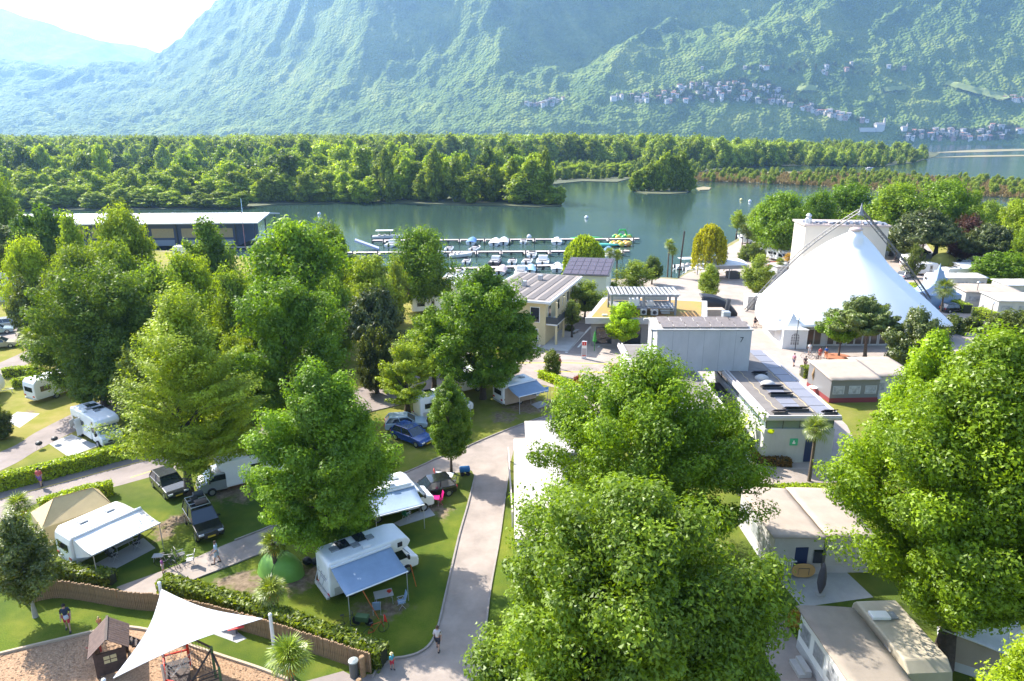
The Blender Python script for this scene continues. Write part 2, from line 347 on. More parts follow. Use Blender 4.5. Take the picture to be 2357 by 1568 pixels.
for (px, py, rx, ry, s) in [(385, 1215, 42, 48, .62), (560, 1120, 95, 50, .62), (560, 1340, 90, 35, .62), (690, 1330, 70, 60, .55), (880, 1400, 110, 50, .50), (1000, 1175, 60, 40, .5), (960, 1090, 45, 30, .4),
                          (1220, 935, 90, 30, .55), (1160, 960, 60, 25, .5), (700, 1250, 60, 40, .4), (1330, 700, 60, 14, .6), (990, 1010, 80, 30, .45), (240, 1215, 60, 30, .3), (800, 1310, 50, 40, .5), (935, 1290, 30, 40, .45), (1040, 1130, 20, 14, .4), (450, 1190, 40, 25, .5), (60, 955, 30, 20, .5), (140, 985, 30, 14, .4), (830, 910, 60, 40, .5), (60, 960, 40, 20, .35), (640, 1060, 120, 60, .55)]:
    c = G(px, py); ex = abs((G(px + rx, py) - G(px - rx, py)).x) / 2; ey = abs((G(px, py + ry) - G(px, py - ry)).y) / 2
    bare = np.maximum(bare, s * np.clip(1.35 - np.sqrt(((Xg - c.x) / ex) ** 2 + ((Yg - c.y) / ey) ** 2), 0, 1))
for (px, py, r_, s) in [(70, 1430, 12, -.8), (300, 1420, 12, -.8), (560, 1500, 10, -.8), (750, 1540, 9, -.9), (60, 980, 9, .5), (260, 1330, 5, -.4), (960, 1350, 8, -.5), (1830, 1480, 6, -.2)]:
    c = G(px, py); dry = dry + s * np.clip(1.3 - np.hypot(Xg - c.x, Yg - c.y) / r_, 0, 1)
idx = np.arange(Xg.size).reshape(Xg.shape); keep = inside[:-1, :-1] & inside[1:, :-1] & inside[1:, 1:] & inside[:-1, 1:]
F = np.stack([idx[:-1, :-1], idx[:-1, 1:], idx[1:, 1:], idx[1:, :-1]], -1)[keep]
V = np.stack([Xg, Yg, np.full(Xg.shape, 0.0)], -1).reshape(-1, 3)
lw = link('lawn', arrays_mesh('lawn', V, F, M_GROUND, attr={'bare': bare.ravel(), 'dry': np.clip(dry, 0, 1).ravel()})); lw['kind'] = 'structure'
setting('ground', MB().prism(camp_poly, -2.2, -0.004), mat('camp_soil', (0.17, 0.17, 0.06), 0.95, color2=(0.22, 0.18, 0.10), scale=0.1))
MARSH = mat('marsh_grass', (0.04, 0.055, 0.02), 0.95, color2=(0.10, 0.105, 0.045), scale=0.012)
REED = mat('dry_reeds', (0.16, 0.165, 0.07), 0.95, color2=(0.30, 0.235, 0.14), scale=0.02)
def land(pts, m, z=-0.35): return setting('terrain', MB().prism(upoly(pts, WZ), -2.2, z), m)
FOREST_POLY = [(-2600, 488), (-900, 486), (0, 485), (300, 484), (540, 480), (640, 472), (850, 466), (960, 470), (1130, 474), (1240, 478), (1292, 474), (1285, 465), (1262, 440), (1275, 425), (1340, 418), (1420, 420), (1450, 412), (1500, 405), (1590, 398), (1700, 386), (1800, 382), (1900, 381), (2020, 384), (2100, 375), (2150, 362), (2165, 352), (2060, 345), (1850, 338), (1400, 334), (-3000, 334)]
land(FOREST_POLY, MARSH)
setting('terrain', MB().add([tuple(G(-3000, 334.2, WZ)[:2]) + (-.36,), tuple(G(1500, 334.2, WZ)[:2]) + (-.36,), (400, 2900, -.36), (-6000, 2900, -.36)], [(0, 1, 2, 3)]), MARSH)
REEDS_POLY = [(1560, 402), (1700, 397), (1830, 396), (2000, 400), (2100, 407), (2250, 416), (2357, 422), (2900, 438), (2900, 466), (2357, 456), (2250, 452), (2100, 443), (1990, 435), (1860, 427), (1700, 420), (1600, 417)]
land(REEDS_POLY, REED)
ISLAND = [(1460, 441), (1480, 434), (1530, 431), (1575, 433), (1592, 438), (1580, 445), (1540, 448), (1490, 447)]
land(ISLAND, MARSH); land([(1603, 434), (1620, 431), (1637, 433), (1632, 438), (1610, 439)], REED)
land([(2140, 352), (2250, 345), (2357, 343), (2900, 340), (2900, 343), (2357, 347), (2250, 351)], REED)
land([(2150, 363), (2250, 358), (2357, 357), (2500, 356), (2357, 360), (2250, 362)], REED)
# ---------------------------------------------------------------- roads, paths, paving
def sheet(name, pts, m, z, world=False):
    poly = pts if world else upoly(pts)
    n = len(poly); A = sum(poly[i][0] * poly[(i + 1) % n][1] - poly[(i + 1) % n][0] * poly[i][1] for i in range(n))
    if A < 0: poly = poly[::-1]
    return setting(name, MB().add([(x, y, z) for x, y in poly], [tuple(range(n))]), m)
def smooth(pts, n=4):                                          # rounds a line of picture points
    out = []
    for i in range(len(pts)):
        p0, p1, p2, p3 = pts[max(i - 1, 0)], pts[i], pts[min(i + 1, len(pts) - 1)], pts[min(i + 2, len(pts) - 1)]
        for k in range(n if i < len(pts) - 1 else 1):
            t = k / n
            out.append(tuple(0.5 * (2 * b + (c - a) * t + (2 * a - 5 * b + 4 * c - d) * t * t + (3 * b - a - 3 * c + d) * t ** 3) for a, b, c, d in zip(p0, p1, p2, p3)))
    return out
laneL = smooth([(930, 1800), (870, 1640), (858, 1560), (900, 1521), (930, 1514), (962, 1505), (990, 1484), (1008, 1444), (1028, 1359), (1055, 1240), (1076, 1166), (1093, 1098)])
laneR = smooth([(1080, 1700), (1100, 1560), (1112, 1500), (1120, 1430), (1130, 1350), (1147, 1257), (1157, 1189), (1172, 1080), (1190, 1010)])
crossT = smooth([(1040, 1047), (1106, 1015), (1206, 975), (1278, 950), (1325, 915), (1345, 880)])
sheet('path', laneL + [(1086, 1084)] + [(1040, 1060)] + crossT + [(1430, 880), (1420, 930), (1380, 990), (1290, 1010)] + laneR[::-1], ASPH, 0.006)
pathT = smooth([(1060, 1040), (1011, 1054), (940, 1086), (800, 1140), (622, 1213), (518, 1254), (440, 1288), (380, 1312), (300, 1340), (268, 1352)])
pathB = smooth([(330, 1390), (390, 1366), (447, 1335), (530, 1303), (622, 1267), (780, 1212), (900, 1150), (970, 1112), (1014, 1094), (1075, 1086)])
sheet('path', pathT + pathB, ASPH, 0.0105)
roadT = smooth([(-500, 1300), (-150, 1182), (0, 1134), (120, 1101), (285, 1058), (450, 1016), (620, 965), (760, 918), (900, 872), (1050, 846), (1200, 826)])
roadB = smooth([(1300, 895), (1200, 876), (1060, 892), (930, 930), (800, 962), (620, 1018), (406, 1081), (318, 1106), (240, 1126), (100, 1152), (0, 1206), (-200, 1290), (-500, 1420)])
sheet('road', roadT + roadB, ASPH_D, 0.006)
sheet('path', smooth([(-300, 1150), (0, 1041), (80, 997), (162, 955), (250, 915)]) + smooth([(290, 940), (162, 998), (80, 1040), (0, 1084), (-300, 1210)]), ASPH_D, 0.0105)
sheet('path', [(-100, 855), (0, 835), (90, 795), (110, 800), (110, 812), (0, 872), (-100, 892)], ASPH_D, 0.006)
sheet('path', [(60, 745), (110, 725), (125, 740), (75, 775), (0, 790), (0, 765)], ASPH_D, 0.006)
# paved plaza round the buildings and the big tent
sheet('pavement', [(1200, 826), (1196, 800), (1240, 770), (1300, 735), (1392, 660), (1400, 646), (1500, 640), (1560, 643), (1585, 628), (1650, 604), (1674, 570), (1712, 548), (1760, 540), (1900, 520), (2100, 520), (2240, 700), (2357, 760), (2357, 860), (2060, 858), (1850, 850), (1900, 930), (1950, 980), (2000, 1080), (1980, 1110), (1700, 1115), (1640, 1060), (1420, 900), (1300, 897)], PAVE, 0.0145)
sheet('road', [(1196, 829), (1300, 828), (1420, 833), (1500, 840), (1500, 880), (1400, 882), (1300, 898), (1240, 884), (1196, 876)], ASPH, 0.0185)
sheet('road_marking', [(1196, 835), (1300, 834.5), (1420, 838), (1420, 839.6), (1300, 836.3), (1196, 837)], YELLOW_LINE, 0.0225)
sheet('road_marking', [(1230, 853), (1300, 855), (1420, 857), (1420, 859.4), (1300, 857.2), (1230, 855)], YELLOW_LINE, 0.0225)
for k in range(4): sheet('road_marking', [(1236 + k * 46, 800), (1250 + k * 46, 784), (1254 + k * 46, 784), (1241 + k * 46, 800)], WHITE_LINE, 0.0225)
sheet('road_marking', [(1300, 812), (1358, 752), (1363, 752), (1306, 812)], WHITE_LINE, 0.0225)
def marking_line(pts, m, w, z):
    q = [G(*p) for p in pts]; L = []; Rr = []
    for i, p in enumerate(q):
        d = (q[min(i + 1, len(q) - 1)] - q[max(i - 1, 0)]).normalized(); nn = Vector((-d.y, d.x, 0)) * w / 2
        L.append(tuple((p + nn)[:2])); Rr.append(tuple((p - nn)[:2]))
    return L + Rr[::-1]
sheet('road_marking', marking_line(smooth([(300, 1100), (406, 1066), (520, 1030), (620, 998)]), None, .12, 0), YELLOW_LINE, 0.011, world=True)
sheet('road_marking', marking_line(smooth([(0, 1150), (120, 1117), (285, 1073), (420, 1038)]), None, .12, 0), YELLOW_LINE, 0.011, world=True)
# shaded parking by the yellow building, and beds
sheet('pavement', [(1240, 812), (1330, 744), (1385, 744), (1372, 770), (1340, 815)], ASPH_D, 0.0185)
sheet('path', [(1700, 1118), (1870, 1112), (1990, 1112), (1990, 1080), (1700, 1082), (1640, 1100)], ASPH, 0.0235)
sheet('path', smooth([(1655, 1000), (1690, 985), (1722, 1010), (1735, 1045), (1728, 1078), (1650, 1078)]), OFFWHITE, 0.0285)
sheet('path', [(1700, 1300), (1745, 1300), (1790, 1400), (1850, 1500), (1900, 1568), (1960, 1700), (1850, 1700), (1760, 1500)], ASPH, 0.006)
SLAB = mat('concrete_slabs', (0.36, 0.355, 0.345), 0.85, var=0.1, scale=1)
for k, pts in enumerate([[(112, 1021), (165, 1000), (228, 1026), (158, 1052)], [(1780, 1320), (1845, 1398), (2010, 1375), (1930, 1300)], [(215, 1300), (330, 1238), (358, 1262), (262, 1312)], [(905, 1205), (985, 1165), (1002, 1186), (920, 1212)], [(1222, 931), (1245, 923), (1262, 932), (1238, 941)], [(10, 968), (40, 948), (92, 952), (45, 985)]]):
    sheet('patio', pts, SLAB, 0.006)
# kerbs
KERBM = mat('kerb_stone', (0.27, 0.235, 0.205), 0.9, var=.15, scale=1.5)
def kerb(pts, h=0.10, w=0.12, m=KERBM):
    mb = MB(); q = [G(*p) for p in pts]
    mb.tube_rings([[tuple(p + nn * s + Vector((0, 0, zz))) for s, zz in ((-1, 0), (-1, h), (1, h), (1, 0))] for p, nn in
                   [(p, (lambda d: Vector((-d.y, d.x, 0)) * w / 2)((q[min(i + 1, len(q) - 1)] - q[max(i - 1, 0)]).normalized())) for i, p in enumerate(q)]])
    return setting('kerb', mb, m)
kerb(laneL[8:]); kerb(laneR[:-4]); kerb(crossT); kerb(pathT[:20]); kerb(pathB[2:-2]); kerb(roadB[8:24])
# playground bark bed
BARKC = mat('bark_chips', (0.20, 0.115, 0.06), 0.95, color2=(0.50, 0.32, 0.19), scale=9, bump=0.9, bscale=28)
bedl = smooth([(-200, 1560), (0, 1507), (120, 1478), (236, 1452), (300, 1446), (380, 1462), (437, 1487), (520, 1515), (612, 1546), (700, 1585), (760, 1640)])
sheet('playground_bed', bedl + [(760, 1900), (-200, 1900)], BARKC, 0.006)
kerb(bedl, 0.14, 0.14, mat('bed_edge', (0.42, 0.33, 0.23), 0.85))
sheet('patio', [(660, 1580), (790, 1545), (812, 1556), (858, 1552), (870, 1600), (700, 1640)], ASPH_D, 0.0105)
sheet('patio', [(470, 1452), (530, 1443), (568, 1470), (545, 1480)], SLAB, 0.006)
def chips():
    rng = np.random.default_rng(8); vs = []; fs = []; n = 0
    poly = upoly(bedl + [(760, 1900), (-200, 1900)])
    while n < 9000:
        x = rng.uniform(-32, -8); y = rng.uniform(20, 33)
        ins = False; j = len(poly) - 1
        for i in range(len(poly)):
            if (poly[i][1] > y) != (poly[j][1] > y) and x < (poly[j][0] - poly[i][0]) * (y - poly[i][1]) / (poly[j][1] - poly[i][1]) + poly[i][0]: ins = not ins
            j = i
        if not ins: n += 1; continue
        a = rng.uniform(0, 6.28); l = rng.uniform(.03, .08); w = l * .45; z = rng.uniform(.012, .05); t = rng.uniform(-.02, .02)
        c, s = math.cos(a), math.sin(a); k = len(vs)
        vs += [(x + c * l - s * w, y + s * l + c * w, z + t), (x - c * l - s * w, y - s * l + c * w, z - t), (x - c * l + s * w, y - s * l - c * w, z), (x + c * l + s * w, y + s * l - c * w, z + t)]
        fs.append((k, k + 1, k + 2, k + 3)); n += 1
    o = link('bark_mulch', MB().add(vs, fs).mesh('bark_mulch', BARKC)); o['kind'] = 'stuff'
chips()
# ---------------------------------------------------------------- foliage
def leaf_quads(C, N, S, rng, asp=1.6, T=None):
    n = len(C); N = N / (np.linalg.norm(N, axis=1, keepdims=True) + 1e-9)
    t = rng.normal(size=(n, 3)) if T is None else T
    t = t - N * (t * N).sum(1, keepdims=True); t /= (np.linalg.norm(t, axis=1, keepdims=True) + 1e-9); b = np.cross(N, t)
    S = np.asarray(S).reshape(-1, 1) * np.ones((n, 1))
    V = np.stack([C - t * S * asp * .62, C + b * S * .62 + t * S * .45, C - b * S * .5 + t * S * asp * .5], 1).reshape(-1, 3)
    F = np.arange(3 * n).reshape(n, 3); tone = np.repeat(rng.random(n), 3)
    return V, F, tone
def profile(kind, h):
    h = np.clip(h, 0, 1)
    if kind == 'round': return np.sqrt(np.clip(1 - ((h - .40) / .61) ** 2, 0, 1))
    if kind == 'vase': return np.clip(.45 + .75 * h, 0, 1) * np.sqrt(np.clip(1 - (np.clip(h - .55, 0, 1) / .47) ** 2, 0, 1))
    if kind == 'cone': return np.clip((1 - h) * 1.25, 0, 1) ** .8 * np.clip(h / .12 + .5, 0, 1)
    if kind == 'column': return np.sqrt(np.clip(1 - ((h - .5) / .51) ** 4, 0, 1))
    if kind == 'dome': return np.sqrt(np.clip(1 - h ** 2, 0, 1))
    if kind == 'egg': return np.sin(np.pi * np.clip(h, 0, 1) ** .75) ** .6
    return 1.0 - h * 0
def crown(name, Rr, Hh, puffs, per, leaf, puff, seed, kind='round', flat=.8, along=1.6, m=None, upn=.35, shell=.35, lump=.3, asp=1.6, keep_pts=None, cluster=9):
    rng = np.random.default_rng(seed)
    h = rng.random(puffs * 3); pr = profile(kind, h); sel = rng.random(len(h)) < (pr + .12); h = h[sel][:puffs]; n = len(h); pr = profile(kind, h)
    th = rng.random(n) * 2 * np.pi; ph = rng.random(6) * 6.28
    lump = lump * 1.35; lm = 1 + lump * (np.sin(2 * th + ph[0] + h * 3) * .35 + np.sin(3 * th + ph[1] - h * 5) * .35 + np.sin(5 * th + ph[2] + h * 9) * .3) - lump * .3 * rng.random(n)
    r = np.maximum(Rr * pr * lm - puff * .6, 0) * rng.random(n) ** shell
    C = np.stack([np.cos(th) * r, np.sin(th) * r, h * Hh], -1)
    C[:, 2] += (rng.random(n) - .5) * Hh * .05
    if cluster:                                                # the puffs gather round the ends of the main limbs
        K = C[rng.permutation(n)[:max(4, n // cluster)]]; K = K * np.array([1.06, 1.06, 1.0]); dd = ((C[:, None, :] - K[None]) ** 2).sum(2); near = K[dd.argmin(1)]; C = C + (near - C) * (.12 + .22 * rng.random((n, 1)))
    d = np.stack([np.cos(th) * (.25 + r / Rr), np.sin(th) * (.25 + r / Rr), .25 + .9 * h], -1); d /= np.linalg.norm(d, axis=1, keepdims=True)
    up_ = np.tile([0, 0, 1.0], (n, 1)); sd = np.cross(d, up_); sd /= (np.linalg.norm(sd, axis=1, keepdims=True) + 1e-6); tp = np.cross(sd, d)
    sz = puff * (.6 + .8 * rng.random(n))
    k = np.repeat(np.arange(n), per); q = rng.normal(size=(len(k), 3)); q /= np.linalg.norm(q, axis=1, keepdims=True); q *= (.35 + .65 * rng.random((len(k), 1)) ** .5)
    loc = C[k] + (d[k] * q[:, :1] * along + sd[k] * q[:, 1:2] + tp[k] * q[:, 2:3] * flat) * sz[k][:, None]
    nrm = d[k] * q[:, :1] + sd[k] * q[:, 1:2] + tp[k] * q[:, 2:3] * 1.3 + np.array([0, 0, upn]) + rng.normal(size=(len(k), 3)) * .45
    V, F, tone = leaf_quads(loc, nrm, leaf * (.65 + .7 * rng.random(len(k))), rng, asp)
    pt = rng.random(n)[k]; tone = np.clip(.45 * tone + .55 * np.repeat(pt, 3), 0, 1)
    me = arrays_mesh(name, V, F, m or LEAF, attr={'tone': tone})
    if keep_pts is not None: keep_pts += [tuple(c) for c in C[rng.permutation(n)[:40]]]
    return me
def trunk_mb(H, r, pts, base, seed, lean=(0, 0), n_l=12, lr=.35):
    """Tapered, slightly bent trunk with limbs that reach out to points of the crown (given above z=base)."""
    rr = random.Random(seed); mb = MB(); path = []; rad = []
    for i in range(8):
        t = i / 7; path.append((lean[0] * t * H + math.sin(t * 4 + seed) * r * .6 * t, lean[1] * t * H + math.cos(t * 3 + seed) * r * .6 * t, t * H)); rad.append(r * (1.35 if i == 0 else 1) * (1 - .8 * t))
    mb.tube([(0, 0, -.15)] + path, [r * 1.7] + rad, 9)
    for p in pts[:n_l]:
        z = min(p[2] + base, H * 1.3); zs = max(base * .75, min(H * .92, z * rr.uniform(.45, .7))); t = zs / H
        s = Vector((lean[0] * zs, lean[1] * zs, zs)); e = Vector((p[0] * .85, p[1] * .85, z)); mid = s.lerp(e, .5) + Vector((rr.uniform(-.3, .3), rr.uniform(-.3, .3), .12 * (e - s).length))
        q = r * lr * (1.1 - .6 * t); mb.tube([s, s.lerp(mid, .5) + Vector((0, 0, .1)), mid, mid.lerp(e, .6), e], [q, q * .8, q * .6, q * .35, q * .15], 5, cap=False)
    return mb
def big_tree(name, px, py, top, width, label, tint, seed, kind='round', base_h=3.0, leaves=(260, 120), leaf=.26, puff=1.1, cat='tree', bark=None, trunk_r=.32, m=None, dpx=0, **k):
    """A tree of its own, rooted at picture point px,py, as high and as wide as it looks there."""
    b = G(px, py); zt = P(px, top, b.y).z; dep = b.y * CP + (CAM_H - zt * .6) * SP; Rr = width / 2 / FU * dep; off = dpx / FU * dep
    t = thing(name, label, cat, b, 0); pts = []
    Rr *= .90; me = crown('crown', Rr, (zt - base_h) - puff * .55, int(leaves[0] * 1.0), int(leaves[1] * (3.2 if b.y < 45 else 2.7)), leaf * (.40 if b.y < 45 else .48), puff * .74, seed, kind, keep_pts=pts, m=m, **k)
    c = link('crown', me, t); c.location = (off, 0, base_h); c.color = (*tint, 1)
    pts = [(x + off, y, z) for x, y, z in pts]
    trunk_mb(base_h + (zt - base_h) * .7, trunk_r, pts, base_h, seed, lean=(off / zt * .6, 0), n_l=22).build('trunk', bark or BARK, t, smooth=True)
    return t
FRESH = (.075, .158, .018); LIME = (.125, .235, .016); YELLOWG = (.165, .205, .032); DEEP = (.035, .085, .016); OLIVE = (.060, .085, .035); DARKO = (.040, .056, .045); PURPLE = (.036, .020, .050); SILVER = (.15, .18, .085)
# near trees, each its own crown
big_tree('broadleaf_tree', 1400, 1760, 1135, 705, 'largest broad round tree filling the bottom of the picture right of the lane', (.066, .130, .024), 101, leaves=(520, 150), leaf=.27, puff=1.25, base_h=3.2, dpx=20)
big_tree('broadleaf_tree', 1480, 1300, 815, 555, 'wide fresh tree with dark forks, between the largest tree and the sanitary block', (.070, .145, .016), 102, leaves=(460, 120), leaf=.28, puff=1.2, base_h=2.4, dpx=-12, kind='egg')
big_tree('broadleaf_tree', 2168, 1528, 785, 575, 'tall tree on a thick dark trunk between the mobile homes at lower right', (.076, .150, .014), 103, leaves=(560, 140), leaf=.28, puff=1.25, base_h=3.4, trunk_r=.5, dpx=-20, kind='egg')
big_tree('broadleaf_tree', 2420, 1330, 775, 520, 'tall bright green tree cut by the right edge of the picture', (.095, .182, .016), 104, leaves=(420, 120), leaf=.30, puff=1.3, base_h=3.0)
big_tree('broadleaf_tree', 2215, 1190, 762, 270, 'slender upright tree standing behind the tall tree on the right', (.100, .190, .014), 105, leaves=(230, 100), leaf=.30, puff=1.1, base_h=2.5, kind='egg')
big_tree('broadleaf_tree', 2085, 1165, 770, 215, 'bright narrow tree top right of the sanitary block', (.105, .200, .014), 106, leaves=(200, 100), leaf=.28, puff=1.0, base_h=2.5, kind='egg')
big_tree('broadleaf_tree', 2330, 1860, 1395, 420, 'lime green tree in the bottom right corner of the picture', (.125, .215, .012), 107, leaves=(260, 120), leaf=.22, puff=.9, base_h=1.5, kind='cone')
big_tree('broadleaf_tree', 768, 1296, 838, 345, 'dense green tree behind the alcove motorhome', (.070, .155, .028), 108, leaves=(360, 140), leaf=.26, puff=1.0, base_h=1.7, kind='egg')
big_tree('broadleaf_tree', 436, 1136, 672, 350, 'yellow green tree with flat layered branches above the dark cars', (.125, .185, .040), 109, leaves=(330, 110), leaf=.24, puff=1.45, base_h=2.4, kind='egg', flat=.22, along=1.7, upn=1.0, lump=.45, dpx=34)
big_tree('broadleaf_tree', 672, 985, 645, 350, 'deep green broad tree behind the camping pitches at centre left', (.055, .125, .016), 110, leaves=(300, 110), leaf=.32, puff=1.4, base_h=2.0)
big_tree('broadleaf_tree', 242, 935, 610, 340, 'large dark green tree over the white caravan at left', (.048, .098, .026), 111, leaves=(330, 100), leaf=.32, puff=1.4, base_h=2.0, dpx=25)
big_tree('broadleaf_tree', 1112, 918, 622, 262, 'dark green rounded tree over the caravan with the blue awning', (.055, .125, .014), 112, leaves=(280, 120), leaf=.32, puff=1.2, base_h=2.6)
big_tree('broadleaf_tree', 1000, 905, 700, 150, 'low spreading tree left of the dark rounded tree', (.085, .165, .018), 113, leaves=(120, 100), leaf=.30, puff=1.1, base_h=2.6, flat=.35)
big_tree('broadleaf_tree', 938, 955, 780, 150, 'small pale yellow green tree before the car park', (.155, .195, .050), 114, leaves=(90, 80), leaf=.26, puff=.9, base_h=2.0, flat=.35)
big_tree('hornbeam_tree', 1039, 1088, 872, 112, 'dense pointed ornamental tree beside the lane junction', (.055, .120, .020), 115, leaves=(230, 90), leaf=.17, puff=.5, base_h=1.7, kind='egg', lump=.1, shell=.2, trunk_r=.11, cluster=0)
big_tree('magnolia_tree', 82, 1420, 1185, 150, 'glossy dark magnolia with a white trunk on the playground lawn', (.055, .085, .022), 116, leaves=(170, 75), leaf=.21, puff=.65, base_h=1.6, m=GLOSSY_LEAF, bark=PALE_BARK, trunk_r=.12, kind='egg')
big_tree('maple_tree', 1432, 802, 700, 100, 'small vivid lime green tree before the flat green roof', (.135, .250, .010), 117, leaves=(110, 90), leaf=.27, puff=.8, base_h=1.7, trunk_r=.12)
big_tree('maple_tree', 1930, 822, 722, 96, 'small green tree in a round bed before the tent', (.070, .160, .010), 118, leaves=(90, 80), leaf=.27, puff=.8, base_h=2.3, trunk_r=.14)
big_tree('pine_tree', 1990, 829, 690, 170, 'grey green pine with spreading pinkish limbs before the big tent', (.075, .105, .075), 119, leaves=(190, 130), leaf=.30, puff=1.0, base_h=4.2, m=NEEDLE, bark=PINE_BARK, asp=2.6, flat=.4, kind='dome', trunk_r=.25, dpx=-18)
big_tree('magnolia_tree', 2098, 862, 712, 140, 'dark olive magnolia with brownish leaves right of the pine', (.062, .078, .03), 120, leaves=(200, 90), leaf=.30, puff=.9, base_h=.6, m=GLOSSY_LEAF, kind='egg')
# ---------------------------------------------------------------- library crowns for the trees further off
LIB = {}
for i in range(4): LIB['mid%d' % i] = (crown('crown', 5, 9, 230, 150, .20, 1.15, 300 + i, 'round', lump=.35), 5, 9)
LIB['egg'] = (crown('crown', 3, 9, 150, 130, .19, .9, 310, 'egg'), 3, 9)
LIB['pine'] = (crown('crown', 5, 4.6, 260, 95, .22, .85, 311, 'dome', m=NEEDLE, asp=2.4, flat=.5, lump=.12, cluster=14), 5, 4.6)
LIB['ball'] = (crown('crown', 4, 7, 230, 80, .22, .7, 312, 'round', lump=.08, shell=.15), 4, 7)
LIB['thin'] = (crown('crown', 3, 6, 90, 100, .18, .8, 313, 'round', lump=.4, along=1.8), 3, 6)
LIB['bush'] = (crown('crown', 2, 2.2, 70, 50, .20, .5, 314, 'dome', lump=.1, m=HEDGE, cluster=0), 2, 2.2)
LIB['column'] = (crown('crown', 1.2, 4, 120, 50, .16, .4, 315, 'column', lump=.03, shell=.12, m=HEDGE, cluster=0), 1.2, 4)
for i in range(4): LIB['far%d' % i] = (crown('crown', 5, 13, 110, 55, .62, 1.5, 320 + i, ['round', 'egg', 'round', 'vase'][i], lump=.4), 5, 13)
TR = {}
def lib_tree(lib, name, px, py, top, width, label, tint, base=.22, cat='tree', group=None, rz=0, bark=None, D=None):
    me, r0, h0 = LIB[lib]
    b = G(px, py) if D is None else Vector((P(px, 400, D).x, D, 0)); zt = P(px, top, b.y).z; dep = b.y * CP + (CAM_H - zt * .6) * SP; Rr = width / 2 / FU * dep * 1.02
    t = thing(name, label, cat, b, rz, group); bh = zt * base
    c = link('crown', me, t); c.location = (0, 0, bh); c.scale = (Rr / r0, Rr / r0, (zt - bh) / (h0 + .9)); c.color = (*tint, 1)
    if base > .02:
        kk = (round(base, 2), bark)
        if kk not in TR: TR[kk] = trunk_mb(.75, .03, [(math.cos(a) * .22, math.sin(a) * .22, .35 + .1 * (i % 3)) for i, a in enumerate(np.arange(0, 6.2, .9))], base, 3, n_l=7).mesh('trunk', bark or BARK, True)
        tr = link('trunk', TR[kk], t); tr.scale = (zt * .9, zt * .9, zt)
    return t
T = lib_tree
